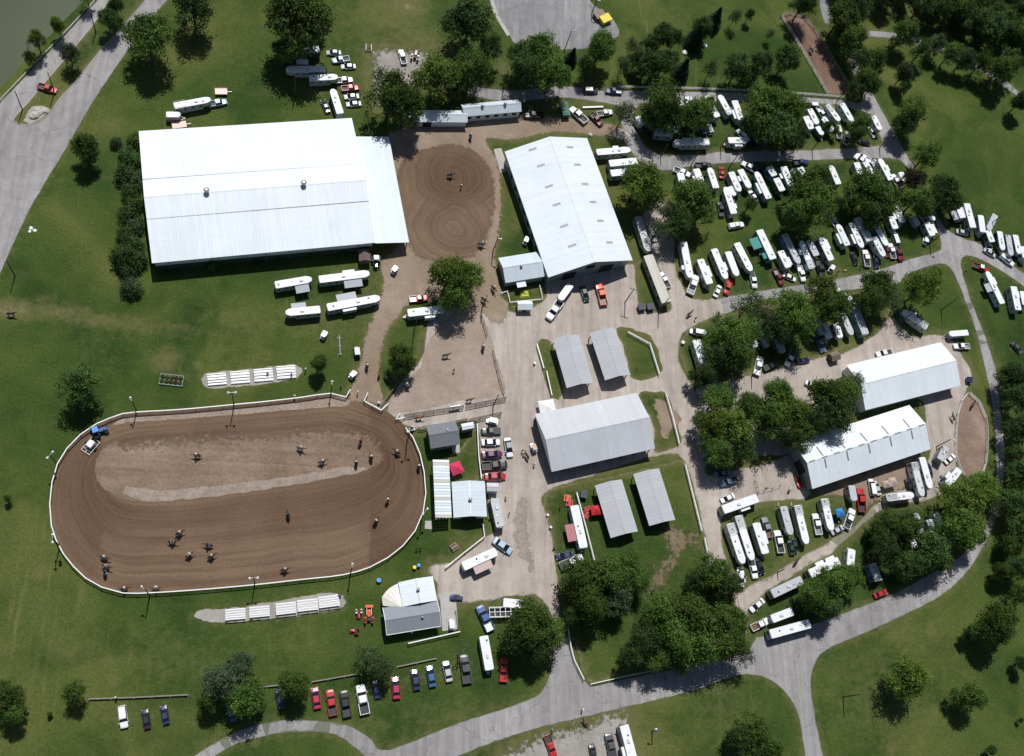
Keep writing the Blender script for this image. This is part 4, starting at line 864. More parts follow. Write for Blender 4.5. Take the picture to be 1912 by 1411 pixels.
M_SHADEW = mat('shaded_white_side', (.36, .41, .41), 0.42, 0.15, var=0.08, scale=0.8); M_SHADES = mat('shaded_silver_side', (.27, .31, .32), 0.45, 0.15, var=0.08, scale=0.8)  # white and silver trailer bodies, darkened so the colour itself holds side shade
def outline(L, W, nose, nw, r=0.22, rear=0.0):
    """plan of a trailer: rounded tail, tapered nose"""
    h = L / 2; w2 = W / 2
    return [(-h, -w2 + r), (-h + r, -w2), (h - nose, -w2), (h - nose * .25, -nw), (h, -nw * .55), (h, nw * .55), (h - nose * .25, nw), (h - nose, w2), (-h + r, w2), (-h, w2 - r)]
def trailer(kind, label, loc, rz, L, col='white', W=2.35, H=2.95, group=None, feats=(), cat=None, roofm=None, name=None):
    """kind: goose (horse trailer with overhanging nose), rv (camper), coach (motorhome), box (small enclosed trailer)"""
    nm = name or {'goose': 'horse_trailer', 'rv': 'camper_trailer', 'coach': 'motorhome', 'box': 'cargo_trailer'}[kind]
    t = thing(nm, label, cat or {'goose': 'horse trailer', 'rv': 'camper', 'coach': 'motorhome', 'box': 'trailer'}[kind], loc, rz, group)
    p = {'alu': M_ALU, 'white': M_SHADEW, 'silver': M_SHADES}.get(col) or paint(col); h = L / 2; w2 = W / 2
    rnd = random.Random(hash((round(loc[0], 1), round(loc[1], 1))) & 0xffff)
    rm = roofm or (M_ALU if (kind == 'goose' and col == 'alu') else M_RVROOF)
    if kind == 'goose':
        neck = min(2.3, L * .26)
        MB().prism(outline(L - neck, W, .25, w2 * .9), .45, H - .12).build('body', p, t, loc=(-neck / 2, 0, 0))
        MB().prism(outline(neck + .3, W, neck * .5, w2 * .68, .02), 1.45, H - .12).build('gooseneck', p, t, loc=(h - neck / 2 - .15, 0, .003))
        MB().prism(outline(L + .03, W + .03, neck * .5, w2 * .68), H - .12, H, .12).build('roof', rm, t)
        MB().tube([(h - .7, 0, 1.46), (h - .7, 0, .75)], .07, 6).build('hitch', M_STEEL, t)
        for s in (1, -1):
            k = max(2, int((L - neck) / 1.6))
            mb = MB()
            for i in range(k):
                x = -h + .7 + (L - neck - 1.4) * i / max(1, k - 1); mb.box(x - .33, x + .33, s * w2 - .015, s * w2 + .02, 1.75, 2.3)
            tag(mb.build('stall_windows', M_GLASS, t), kind='stuff')
    else:
        ns = .12 if kind == 'coach' else .45 if kind == 'rv' else .7
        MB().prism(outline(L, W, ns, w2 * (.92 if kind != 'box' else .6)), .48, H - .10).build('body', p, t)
        MB().prism(outline(L + .02, W + .02, ns, w2 * (.92 if kind != 'box' else .6)), H - .10, H, .14).build('roof', rm, t)
        if kind == 'coach':
            MB().box(h - .05, h + .04, -w2 + .16, w2 - .16, 1.35, 2.35).build('windshield', M_GLASS, t)
            for s in (1, -1): MB().box(h - .55, h - .4, s * w2 + (.02 if s > 0 else -.3), s * w2 + (.3 if s > 0 else -.02), 1.9, 2.25).build('side_mirror', M_DARK, t)
        elif kind == 'rv' or kind == 'box':
            MB().beam((h - .1, .5, .55), (h + 1.0, 0, .55), .1, .12).beam((h - .1, -.5, .55), (h + 1.0, 0, .55), .1, .12).build('drawbar', M_STEEL, t)
            if kind == 'rv': MB().tube([(h + .35, -.22, .62), (h + .35, -.22, 1.0)], .16, 8).tube([(h + .35, .22, .62), (h + .35, .22, 1.0)], .16, 8).build('gas_bottles', M_WHITEP, t)
        if kind != 'box':
            for s in (1, -1):
                mb = MB(); k = max(2, int(L / 2.4))
                for i in range(k):
                    x = -h + 1.0 + (L - 2.2) * i / max(1, k - 1); mb.box(x - .38, x + .38, s * w2 - .015, s * w2 + .02, 1.5, 2.15)
                tag(mb.build('side_windows', M_GLASS, t), kind='stuff')
    if kind != 'box' and 'noac' not in feats:
        x = rnd.uniform(-.05, .25) * L
        MB().prism([(-.5, -.33), (.35, -.33), (.5, -.2), (.5, .2), (.35, .33), (-.5, .33)], 0, .30, .08).build('air_conditioner', mat('ac_shroud', (.55, .56, .55), .5), t, loc=(x, 0, H))
        for i in range(2 if L < 8 else 3):
            xv = (-.38 + .34 * i + rnd.uniform(-.05, .05)) * L
            if abs(xv - x) > 1: mobj('roof_vent', shared('rvv', lambda: MB().prism([(-.2, -.2), (.2, -.2), (.2, .2), (-.2, .2)], 0, .12, .05).mesh('roof_vent')), M_DARK if (i + int(L)) % 2 else M_WHITEP, t, loc=(xv, rnd.uniform(-.5, .5), H))
    ax = (-.18 * L if kind == 'goose' else -.12 * L)
    axs = (ax - .45, ax + .45) if kind != 'coach' else (-h + 2.4, h - 1.3)
    for s in (1, -1):
        for x in axs: wheel(t, x, s * (w2 - .16), .38, .24)
    for f in feats:
        a = f.split(':')
        if a[0] in ('sl', 'sr'):          # slide-out room, share along the length and its length
            s = 1 if a[0] == 'sl' else -1; x0 = float(a[1]) * L; ln = float(a[2]) if len(a) > 2 else 2.6; d = .75
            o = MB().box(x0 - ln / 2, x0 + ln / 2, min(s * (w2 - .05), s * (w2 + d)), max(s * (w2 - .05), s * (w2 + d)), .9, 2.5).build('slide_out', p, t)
            MB().box(x0 - ln / 2 - .03, x0 + ln / 2 + .03, min(s * (w2 - .02), s * (w2 + d + .03)), max(s * (w2 - .02), s * (w2 + d + .03)), 2.5, 2.56).build('slide_out_roof', rm, o)
        elif a[0] in ('al', 'ar'):        # awning
            s = 1 if a[0] == 'al' else -1; x0 = float(a[1]) * L; ln = float(a[2]); acol = a[3] if len(a) > 3 else 'silver'; d = float(a[4]) if len(a) > 4 else 2.0
            o = MB().loft([[(x0 - ln / 2, s * (w2 + .05), 2.62), (x0 - ln / 2, s * (w2 + d), 2.2), (x0 - ln / 2, s * (w2 + d), 2.24), (x0 - ln / 2, s * (w2 + .05), 2.66)], [(x0 + ln / 2, s * (w2 + .05), 2.62), (x0 + ln / 2, s * (w2 + d), 2.2), (x0 + ln / 2, s * (w2 + d), 2.24), (x0 + ln / 2, s * (w2 + .05), 2.66)]]).build('awning', mat('awning_' + acol, {'silver': (.40, .42, .45), 'teal': (.05, .26, .24), 'white': (.70, .71, .72), 'red': (.42, .17, .19), 'pink': (.58, .45, .42), 'blue': (.12, .2, .32)}[acol], .75), t)
            for x in (x0 - ln / 2 + .05, x0 + ln / 2 - .05): MB().beam((x, s * (w2 + d - .05), 2.2), (x, s * (w2 + .02), .9), .05, .05).build('awning_arm', M_STEEL, o)
        elif a[0] == 'rack':              # hay rack with rails over the tail
            x0 = -h + .2; ln = float(a[1]) if len(a) > 1 else 2.4; mb = MB()
            for s in (1, -1):
                mb.tube([(x0, s * (w2 - .1), H), (x0, s * (w2 - .1), H + .55), (x0 + ln, s * (w2 - .1), H + .55), (x0 + ln, s * (w2 - .1), H)], .04, 5)
            mb.tube([(x0, -w2 + .1, H + .55), (x0, w2 - .1, H + .55)], .04, 5).tube([(x0 + ln, -w2 + .1, H + .55), (x0 + ln, w2 - .1, H + .55)], .04, 5)
            mb.build('hay_rack', M_WHITEP, t)
            MB().box(x0 + .1, x0 + ln - .1, -w2 + .2, w2 - .2, H + .01, H + .12).build('rack_floor', M_STEEL, t)
        elif a[0] == 'hay':
            for i in range(3): MB().box(-h + .5 + i * 1.0, -h + 1.3 + i * 1.0, -.7, .7, H + .02, H + .45).build('hay_bale', mat('hay', (.30, .24, .12), .95, var=.2), t)
        elif a[0] == 'ladder': MB().box(-h - .08, -h - .02, -.3, .3, .8, H).build('ladder', M_STEEL, t)
    return t
# ------------------------------------------------------------------ where every vehicle stands: tile, kind, tail xy, nose xy, colour, fittings, words
CW = {'steel_blue': 'steel-blue', 'pale_blue': 'pale blue', 'dark_green': 'dark green', 'bright_blue': 'bright blue', 'alu': 'bare aluminium', 'navy': 'navy blue'}
KW = {'goose': 'gooseneck horse trailer', 'rv': 'camper trailer', 'coach': 'motorhome', 'box': 'enclosed trailer', 'car': 'car', 'suv': 'tall car', 'van': 'van', 'pickup': 'pickup truck'}
VEH = []
SHORTW = {'in the top grass block inside the curved gravel drive': 'in the top trailer block', 'in the middle grass block beside the curved drive': 'in the middle trailer block', 'in the middle grass block near the fork': 'in the block near the fork', 'on the wedge of grass between the east roads': 'on the east wedge of grass', 'under the trees beside the middle gravel drive': 'under the drive-side trees',
          'in the lower trailer rows by the skylight-striped barn': 'below the striped barn', 'on the grass strip inside the south-east bend': 'inside the south-east bend', 'on the grass across the east road': 'across the east road', 'on the lawn behind the indoor arena': 'behind the arena', 'on the lawn south of the indoor arena': 'on the arena lawn', 'on the lawn beside the red-canopied barn': 'by the red-canopied barn', 'along the lane above the show barn': 'above the show barn'}
def place(where, rows):
    for r in rows:
        tile, kind, x1, y1, x2, y2, col = r[:7]; fe = r[7] if len(r) > 7 else ''; words = r[8] if len(r) > 8 else ''
        z = {'goose': 2.95, 'rv': 2.95, 'coach': 3.2, 'box': 2.3, 'car': .75, 'suv': .9, 'van': 1.0, 'pickup': .9}[kind]
        a = GT(tile, x1, y1, z); b = GT(tile, x2, y2, z); d = b - a; L = d.length; c = (a + b) / 2; rz = math.atan2(d.y, d.x)
        feats = [f for f in fe.split() if f]
        if kind in ('goose', 'rv', 'coach', 'box'):
            ln = 'long ' if L > 10.5 else 'short ' if L < 6.2 else ''
            ft = []
            if any(f[:2] in ('sl', 'sr') for f in feats): ft.append('with slide-out room')
            aw = [f for f in feats if f[:3] in ('al:', 'ar:')]
            if aw: ft.append('with %s awning out' % (aw[0].split(':')[3] if aw[0].count(':') > 2 else 'grey'))
            if any(f.startswith('rack') for f in feats): ft.append('with hay rack on its roof')
            look = (ln + CW.get(col, col) + ' ' + KW[kind] + ' ' + ' and '.join(ft)).strip()
        else:
            look = CW.get(col, col) + ' ' + KW[kind]
        sw = SHORTW.get(where, where)
        lab = (words if words else look) + ' ' + (sw if words or len((look + ' ' + where).split()) > 15 else where)
        grp = KW[kind] + ' vehicles ' + where
        c.z = 0
        if kind in ('goose', 'rv', 'coach', 'box'):
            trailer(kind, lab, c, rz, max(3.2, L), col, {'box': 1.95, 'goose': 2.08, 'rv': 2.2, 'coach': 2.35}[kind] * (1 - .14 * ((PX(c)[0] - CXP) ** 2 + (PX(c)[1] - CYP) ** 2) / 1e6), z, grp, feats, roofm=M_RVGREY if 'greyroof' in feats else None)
        else:
            bed = next((f[4:] for f in feats if f.startswith('bed:')), 'liner')
            car(kind, lab, c, rz, col, grp, L, bed, [next((f[5:] for f in feats if f.startswith('roof:')), None)])
        VEH.append((c, L))
place('in the top grass block inside the curved gravel drive', [
    ('a', 'rv', 800, 150, 880, 420, 'white', 'sr:.1'), ('a', 'rv', 1065, 140, 1225, 445, 'white', '', 'white camper with two dark roof hatches'), ('a', 'goose', 1405, 405, 1250, 125, 'white', 'rack:1.5', 'white horse trailer parked by the shaded upper road'),
    ('a', 'rv', 1465, 205, 1565, 485, 'white', 'sr:.15:3'), ('a', 'suv', 1130, 665, 1085, 545, 'white'), ('a', 'car', 1035, 655, 1000, 550, 'steel_blue'), ('a', 'goose', 1105, 800, 600, 805, 'white', 'rack:2.2 sr:.1 sr:-.2', 'long white horse trailer with two slide-outs and hay rack'),
    ('a', 'rv', 1640, 775, 1375, 775, 'white', 'sl:-.05:2.4', 'white camper with slide-out and hitch beside two pickups'), ('a', 'pickup', 1620, 755, 1545, 665, 'white', 'bed:topper'), ('a', 'pickup', 1750, 850, 1640, 680, 'navy'),
    ('a', 'rv', 330, 650, 585, 680, 'grey', '', 'grey camper deep in tree shade'), ('a', 'pickup', 135, 590, 270, 605, 'charcoal', ''), ('a', 'car', 650, 540, 640, 640, 'pale_blue'), ('a', 'box', 90, 450, 140, 545, 'white'), ('a', 'box', 640, 170, 720, 270, 'white', '', 'small white trailer poking out under the leaning tree'),
    ('b', 'suv', 670, 270, 775, 275, 'charcoal', 'roof:white'), ('b', 'goose', 625, 325, 740, 545, 'white', '', 'white horse trailer between a cargo trailer and a pickup'), ('b', 'rv', 570, 430, 655, 615, 'white', 'sl:.0:1.6'), ('b', 'box', 740, 585, 810, 690, 'green', '', 'green-sided cargo trailer with pale roof'),
    ('b', 'pickup', 770, 340, 840, 440, 'white', 'bed:white'), ('b', 'goose', 825, 455, 965, 645, 'white', '', 'white horse trailer with pickup at its tail'), ('b', 'goose', 880, 265, 1055, 500, 'white', 'rack:2', 'long white horse trailer beside a small leafy tree'), ('b', 'goose', 1085, 245, 1245, 515, 'alu', '', 'long pale metal horse trailer by the road bend'),
    ('b', 'pickup', 1050, 725, 1040, 580, 'white'), ('b', 'pickup', 1140, 815, 1180, 655, 'white', 'bed:cover'), ('b', 'goose', 1535, 425, 1640, 630, 'white', '', 'white trailer hugging the east road'), ('b', 'car', 1500, 620, 1540, 690, 'white'), ('b', 'car', 1370, 790, 1450, 810, 'black'), ('b', 'car', 60, 180, 120, 240, 'silver')])
place('in the middle grass block beside the curved drive', [
    ('c', 'pickup', 600, 110, 835, 205, 'white', '', 'white pickup truck with open black bed'), ('c', 'rv', 690, 170, 755, 440, 'white'), ('c', 'rv', 915, 110, 1030, 400, 'white', 'sr:-.05:2'), ('c', 'pickup', 930, 60, 1115, 55, 'black'), ('c', 'goose', 1205, 390, 1108, 95, 'white', '', 'white horse trailer next to the bright red car'),
    ('c', 'car', 1285, 245, 1282, 85, 'red', '', 'bright red car'), ('c', 'goose', 1415, 155, 1540, 435, 'white', '', 'white horse trailer with a tow car at its nose'), ('c', 'goose', 1545, 120, 1685, 385, 'white', 'sr:-.1:1.6', 'white horse trailer second from the bright red car'), ('c', 'pickup', 1740, 125, 1615, 45, 'white', 'bed:liner'),
    ('c', 'goose', 1460, 755, 1335, 370, 'white', 'sr:-.2:1.4', 'long white horse trailer standing alone in mid lawn'), ('c', 'pickup', 1285, 765, 1260, 600, 'black'), ('c', 'pickup', 1380, 935, 1600, 900, 'white', 'bed:topper', 'white pickup truck with cap, standing crosswise on open lawn'), ('d', 'car', 250, 655, 160, 505, 'white'),
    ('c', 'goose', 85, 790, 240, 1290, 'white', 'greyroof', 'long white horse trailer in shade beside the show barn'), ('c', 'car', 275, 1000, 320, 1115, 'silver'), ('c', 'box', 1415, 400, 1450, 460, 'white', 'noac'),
    ('d', 'goose', 430, 615, 245, 230, 'teal', 'sl:-.05:3.4', 'long teal-sided horse trailer with slide-out'), ('d', 'pickup', 290, 235, 235, 145, 'navy'), ('d', 'rv', 430, 155, 510, 290, 'teal'), ('d', 'rv', 530, 320, 625, 505, 'green'), ('d', 'coach', 750, 430, 635, 155, 'white', 'sl:.1:1.6'), ('d', 'car', 790, 240, 840, 280, 'white'), ('d', 'rv', 870, 165, 950, 300, 'white', 'noac'),
    ('d', 'pickup', 820, 95, 945, 90, 'navy'), ('d', 'goose', 1425, 410, 1310, 140, 'white', '', 'white horse trailer alone at the sunny gap between trees')])
place('in the middle grass block near the fork', [
    ('e', 'goose', 300, 95, 375, 295, 'white', '', 'white horse trailer, westmost of the group at the fork'), ('e', 'goose', 425, 85, 525, 265, 'cream', '', 'cream horse trailer'), ('e', 'pickup', 400, 90, 340, 45, 'white'), ('e', 'pickup', 440, 45, 365, 15, 'white', 'bed:white'), ('e', 'car', 505, 130, 555, 90, 'silver'), ('e', 'car', 580, 170, 620, 240, 'white'),
    ('e', 'goose', 795, 350, 630, 40, 'white', 'sr:.05:2', 'long white horse trailer nearest the rounded corner'), ('e', 'pickup', 910, 445, 825, 280, 'white'), ('e', 'box', 940, 245, 980, 355, 'white'), ('e', 'car', 225, 660, 195, 535, 'charcoal'), ('e', 'suv', 310, 660, 260, 525, 'white'),
    ('d', 'pickup', 1385, 985, 1300, 850, 'white', '', 'white pickup truck hitched to a long trailer'), ('d', 'goose', 1555, 1285, 1410, 980, 'alu', 'sl:-.1:3.2', 'long metal horse trailer hitched to a white pickup'), ('d', 'goose', 1605, 955, 1765, 1315, 'silver', 'sr:.1:3', 'silver-roofed horse trailer with slide-out beside a motorhome'), ('d', 'coach', 1870, 1220, 1690, 885, 'white', 'sr:-.1:3 sl:.2:2.4', 'white motorhome with slide-outs both sides'),
    ('e', 'rv', 850, 680, 965, 950, 'silver', 'sr:.1:2'), ('e', 'rv', 795, 870, 865, 1045, 'white'), ('e', 'goose', 575, 990, 740, 1285, 'steel_blue', '', 'steel-blue horse trailer in shade'), ('e', 'van', 870, 1215, 840, 1130, 'white'), ('e', 'goose', 550, 1155, 700, 1440, 'alu', '', 'metal horse trailer ending at the road verge'),
    ('e', 'box', 1130, 885, 1180, 970, 'white'), ('e', 'car', 1240, 870, 1295, 930, 'white'), ('e', 'rv', 1300, 950, 1395, 1145, 'white', 'al:.0:3:white:1.6', 'white camper with white awning at the fork'), ('e', 'box', 1340, 845, 1390, 890, 'white', 'noac'),
    ('f', 'goose', 200, 235, 300, 750, 'white', 'sr:.2:1.2', 'long white horse trailer half shaded, at the drive corner'), ('f', 'pickup', 290, 980, 385, 720, 'white', 'bed:grey', 'white pickup truck with grey bed at the drive corner'), ('f', 'rv', 440, 485, 580, 840, 'white', 'sl:.0:3.2', 'white camper with long slide-out'), ('f', 'goose', 635, 335, 815, 765, 'white', 'sl:.1:2.4', 'white horse trailer hitched to a red pickup'),
    ('f', 'pickup', 865, 790, 815, 970, 'red', 'bed:red', 'red pickup truck'), ('f', 'goose', 835, 375, 970, 725, 'white', 'noac', 'narrow white horse trailer'), ('f', 'goose', 960, 250, 1170, 655, 'alu', '', 'pale metal horse trailer hitched to a white pickup'), ('f', 'pickup', 1180, 695, 1220, 870, 'white', 'bed:cover', 'white pickup truck at a pale metal trailer'), ('f', 'car', 660, 1005, 720, 875, 'white'),
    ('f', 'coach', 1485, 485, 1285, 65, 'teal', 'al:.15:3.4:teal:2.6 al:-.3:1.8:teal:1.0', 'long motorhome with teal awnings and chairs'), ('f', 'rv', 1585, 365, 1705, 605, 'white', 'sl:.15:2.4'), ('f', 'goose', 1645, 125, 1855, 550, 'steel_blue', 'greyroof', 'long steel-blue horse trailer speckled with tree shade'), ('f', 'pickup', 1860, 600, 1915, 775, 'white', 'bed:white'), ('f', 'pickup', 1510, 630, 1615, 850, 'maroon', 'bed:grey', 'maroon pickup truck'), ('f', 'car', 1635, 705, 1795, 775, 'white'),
    ('g', 'goose', 890, 775, 735, 375, 'teal', 'rack:2.6 sl:.15:2.0', 'teal horse trailer with rack'), ('g', 'rv', 845, 365, 960, 590, 'steel_blue', 'greyroof'), ('g', 'pickup', 965, 640, 1050, 905, 'black', '', 'black pickup truck with white stripe across its back'), ('g', 'rv', 1015, 330, 1170, 655, 'white', 'sl:-.2:3', 'white camper at the worn brown patch'), ('g', 'car', 1470, 550, 1525, 705, 'black'), ('g', 'pickup', 1685, 745, 1645, 505, 'white', '', 'white pickup truck facing the trees'),
    ('h', 'car', 730, 700, 750, 800, 'navy'), ('h', 'pickup', 990, 705, 930, 485, 'white', '', 'white pickup truck beside a dark red one'), ('h', 'pickup', 1015, 505, 1100, 735, 'maroon', '', 'dark red pickup truck at the shade edge'), ('h', 'car', 885, 535, 910, 660, 'maroon')])
place('on the grass across the east road', [
    ('i', 'coach', 1045, 355, 930, 85, 'white', 'al:-.25:3:silver:1.6', 'white motorhome with grey awning and five dark hatches'), ('i', 'coach', 1190, 495, 1095, 145, 'silver', 'al:.2:3:silver:1.0', 'long silver-white motorhome'), ('i', 'rv', 1295, 315, 1330, 560, 'white', 'noac', 'narrow white camper'), ('i', 'goose', 1510, 305, 1405, 525, 'silver', 'greyroof noac', 'silver horse trailer parked slantwise'), ('i', 'rv', 1400, 530, 1465, 700, 'green'),
    ('i', 'pickup', 1405, 695, 1415, 795, 'white'), ('i', 'car', 1385, 825, 1470, 875, 'silver'), ('i', 'goose', 1565, 545, 1615, 815, 'green', '', 'pale green horse trailer'), ('i', 'goose', 1685, 595, 1735, 895, 'silver', 'greyroof', 'silver horse trailer between green and white trailers'), ('i', 'goose', 1790, 595, 1850, 870, 'white', '', 'white horse trailer at the end of the row'), ('i', 'rv', 1900, 760, 1940, 930, 'pale_blue'),
    ('i', 'pickup', 1610, 905, 1740, 1005, 'white', 'bed:topper'), ('i', 'car', 970, 545, 1100, 575, 'silver'), ('i', 'car', 1740, 640, 1770, 760, 'white')])
place('on the wedge of grass between the east roads', [
    ('j', 'pickup', 1210, 185, 1395, 255, 'red', 'roof:white', 'red truck hitched to the blue-grey trailer'), ('j', 'goose', 1610, 740, 1385, 275, 'pale_blue', 'sr:.2:2.2 al:.05:2.6:silver:1.6', 'long blue-grey horse trailer with awning'), ('j', 'coach', 1835, 830, 1765, 490, 'white', 'sr:.2:2', 'white motorhome with slide-out'), ('j', 'rv', 1895, 560, 1935, 760, 'white'),
    ('j', 'car', 1770, 1320, 1860, 1420, 'charcoal'), ('j', 'box', 1120, 1150, 845, 1170, 'silver', '', 'silver enclosed trailer at the plain white barn'), ('j', 'pickup', 1095, 1345, 955, 1345, 'white', 'bed:grey'), ('j', 'goose', 530, 1080, 190, 835, 'white', 'rack:2 sr:.15:2', 'white horse trailer under the round tree'), ('j', 'van', 155, 950, 125, 865, 'green')])
place('under the trees beside the middle gravel drive', [
    ('k', 'van', 410, 470, 260, 440, 'white'), ('k', 'coach', 455, 1050, 310, 565, 'white', 'sr:-.3:2.6 ar:.1:2.4:blue:1.4', 'white motorhome at the drive corner, half in shade'), ('k', 'goose', 1170, 300, 1330, 665, 'silver'), ('k', 'rv', 1040, 400, 1160, 670, 'white'), ('k', 'goose', 1365, 390, 1560, 745, 'grey', 'greyroof'), ('k', 'pickup', 1165, 1065, 1225, 805, 'white', 'bed:white', 'white pickup truck facing away from the drive'), ('k', 'pickup', 1280, 980, 1465, 890, 'black', 'bed:cover', 'black pickup truck'),
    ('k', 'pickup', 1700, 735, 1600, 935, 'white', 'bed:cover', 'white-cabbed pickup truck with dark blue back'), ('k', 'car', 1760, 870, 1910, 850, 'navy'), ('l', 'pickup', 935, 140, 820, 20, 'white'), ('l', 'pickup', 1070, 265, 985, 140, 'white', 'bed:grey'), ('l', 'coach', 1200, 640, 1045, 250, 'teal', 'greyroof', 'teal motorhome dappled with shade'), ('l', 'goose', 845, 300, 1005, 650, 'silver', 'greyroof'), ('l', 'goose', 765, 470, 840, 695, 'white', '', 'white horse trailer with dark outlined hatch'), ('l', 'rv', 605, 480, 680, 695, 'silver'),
    ('l', 'car', 500, 660, 600, 895, 'steel_blue'), ('l', 'pickup', 1550, 890, 1375, 925, 'white', '', 'white pickup truck tucked behind the plain white barn'), ('l', 'goose', 480, 380, 590, 640, 'teal', 'greyroof'), ('p22', 'box', 1790, 245, 1680, 205, 'white', 'noac', 'rounded white boat trailer'), ('p22', 'pickup', 1790, 215, 1710, 155, 'black'), ('p22', 'rv', 1385, 570, 1345, 460, 'grey', 'greyroof'), ('l', 'car', 400, 1350, 470, 1380, 'white')])
place('in the lower trailer rows by the skylight-striped barn', [
    ('m', 'car', 465, 20, 275, 40, 'steel_blue'), ('m', 'pickup', 590, 105, 345, 180, 'steel_blue', '', 'steel-blue pickup truck'), ('m', 'car', 525, 345, 375, 415, 'white'), ('m', 'coach', 880, 375, 385, 545, 'white', 'sl:-.1:2.6', 'long white motorhome parked crosswise'), ('m', 'goose', 480, 740, 675, 1315, 'white', 'rack:2.6', 'long white horse trailer by the white fence'), ('m', 'goose', 600, 630, 805, 1265, 'white', 'rack:3', 'long white horse trailer with open rail rack, second in line'),
    ('q', 'pickup', 145, 165, 195, 365, 'white', 'bed:liner', 'white pickup truck hitched below the long trailers'), ('q', 'car', 210, 140, 285, 335, 'black'), ('q', 'car', 15, 270, 50, 400, 'white'), ('m', 'rv', 855, 730, 995, 1175, 'white', 'sl:.0:3.2', 'white camper with wide slide-out'), ('m', 'pickup', 1055, 945, 970, 655, 'grey', 'bed:brown', 'grey-blue pickup truck with loaded bed'), ('m', 'goose', 1245, 495, 1355, 905, 'silver', 'greyroof', 'silver-roofed horse trailer'), ('m', 'goose', 1445, 480, 1580, 1035, 'white', 'rack:2.2', 'long white horse trailer with rack beside a white pickup'),
    ('m', 'pickup', 1215, 1165, 1150, 840, 'white', 'bed:liner', 'white-cabbed pickup truck with long dark bed'), ('m', 'car', 1380, 1195, 1335, 965, 'dark_green'), ('m', 'pickup', 1755, 905, 1695, 600, 'white', 'bed:grey', 'white dual-wheel pickup truck'), ('n', 'goose', 450, 540, 560, 995, 'white', 'rack:1.8', 'white horse trailer next to the blue canopy'), ('n', 'car', 565, 1030, 720, 945, 'silver'), ('n', 'pickup', 765, 965, 860, 690, 'white', 'bed:liner', 'white pickup truck turned slantwise'),
    ('n', 'pickup', 995, 735, 960, 395, 'red', 'bed:liner', 'bright red pickup truck with dark bed'), ('n', 'goose', 845, 350, 885, 575, 'silver', 'greyroof noac'), ('n', 'van', 1160, 470, 1125, 280, 'white'), ('n', 'car', 1230, 460, 1180, 320, 'silver'), ('n', 'goose', 1345, 530, 1735, 485, 'white', 'rack:3', 'white horse trailer with rack, parked crosswise'), ('o', 'goose', 510, 630, 635, 1120, 'alu', 'rack:1.8', 'long metal horse trailer against the barn corner'), ('o', 'goose', 625, 560, 750, 1010, 'white', '', 'long white horse trailer past the barn corner'),
    ('o', 'car', 465, 1040, 420, 890, 'black'), ('o', 'car', 750, 850, 705, 640, 'navy'), ('n', 'goose', 1865, 1165, 1760, 750, 'silver', 'greyroof', 'silver horse trailer between trees'), ('n', 'rv', 1745, 1240, 1690, 1080, 'white'), ('q', 'rv', 1325, 235, 1345, 30, 'white', '', 'white camper half under a tree beside the drive'), ('n', 'car', 20, 1120, 40, 1300, 'dark_green'),
    ('o', 'rv', 885, 600, 975, 410, 'silver', 'greyroof', 'grey popped-up camper beside the round pen'), ('o', 'car', 960, 640, 1090, 530, 'white'), ('o', 'rv', 990, 950, 1165, 730, 'white', 'sl:-.1:2', 'white camper with slide-out beside the round pen'), ('p32', 'goose', 1235, 1030, 1290, 1170, 'silver', 'greyroof'), ('p32', 'rv', 1285, 985, 1330, 1090, 'white')])
place('on the grass strip inside the south-east bend', [
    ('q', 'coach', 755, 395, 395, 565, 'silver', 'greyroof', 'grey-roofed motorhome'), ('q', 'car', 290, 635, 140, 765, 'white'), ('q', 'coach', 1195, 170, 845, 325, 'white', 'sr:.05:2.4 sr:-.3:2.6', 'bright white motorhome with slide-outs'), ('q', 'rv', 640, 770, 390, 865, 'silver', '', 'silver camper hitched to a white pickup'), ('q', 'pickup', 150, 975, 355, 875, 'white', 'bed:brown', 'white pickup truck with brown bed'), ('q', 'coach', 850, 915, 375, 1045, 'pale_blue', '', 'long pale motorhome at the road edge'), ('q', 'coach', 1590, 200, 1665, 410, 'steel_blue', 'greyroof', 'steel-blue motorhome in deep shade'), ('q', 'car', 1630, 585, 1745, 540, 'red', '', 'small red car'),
    ('p23', 'car', 1612, 40, 1625, 170, 'white')])
place('on the lawn behind the indoor arena', [
    ('p00', 'goose', 1240, 755, 1505, 705, 'white', 'rack:2.8', 'white horse trailer with rack hitched to a pale pickup'), ('p00', 'pickup', 1495, 740, 1612, 720, 'pale_blue', 'roof:white', 'pale blue pickup truck'), ('p00', 'box', 1185, 815, 1290, 815, 'silver', '', 'short silver horse trailer'), ('p10', 'coach', 245, 365, 445, 345, 'charcoal', 'greyroof', 'dark motorhome in deep tree shade'), ('p10', 'car', 595, 372, 500, 372, 'silver'), ('p10', 'pickup', 640, 415, 553, 428, 'pale_blue'), ('p10', 'car', 697, 470, 607, 472, 'white', '', 'white car at the worn gravel edge'),
    ('p10', 'goose', 488, 490, 207, 492, 'white', '', 'long white horse trailer half in tree shade'), ('p10', 'goose', 372, 555, 577, 545, 'white', '', 'white horse trailer hitched to a white pickup'), ('p10', 'pickup', 575, 572, 667, 565, 'white'), ('p10', 'pickup', 610, 628, 722, 620, 'red', '', 'red pickup truck'), ('p10', 'car', 727, 682, 622, 690, 'white', '', 'white car next to the red pickup'), ('p10', 'car', 742, 736, 638, 742, 'white', '', 'white car, second from the red pickup'), ('p10', 'goose', 595, 810, 538, 632, 'white', '', 'white horse trailer pointing away from the arena'), ('p10', 'car', 510, 800, 468, 710, 'navy'), ('p10', 'box', 365, 440, 280, 435, 'white', 'noac', 'small white trailer in tree shade')])
place('on the worn gravel near the top trees', [
    ('p10', 'pickup', 1052, 450, 1025, 352, 'white'), ('p10', 'pickup', 1320, 430, 1318, 355, 'black')])
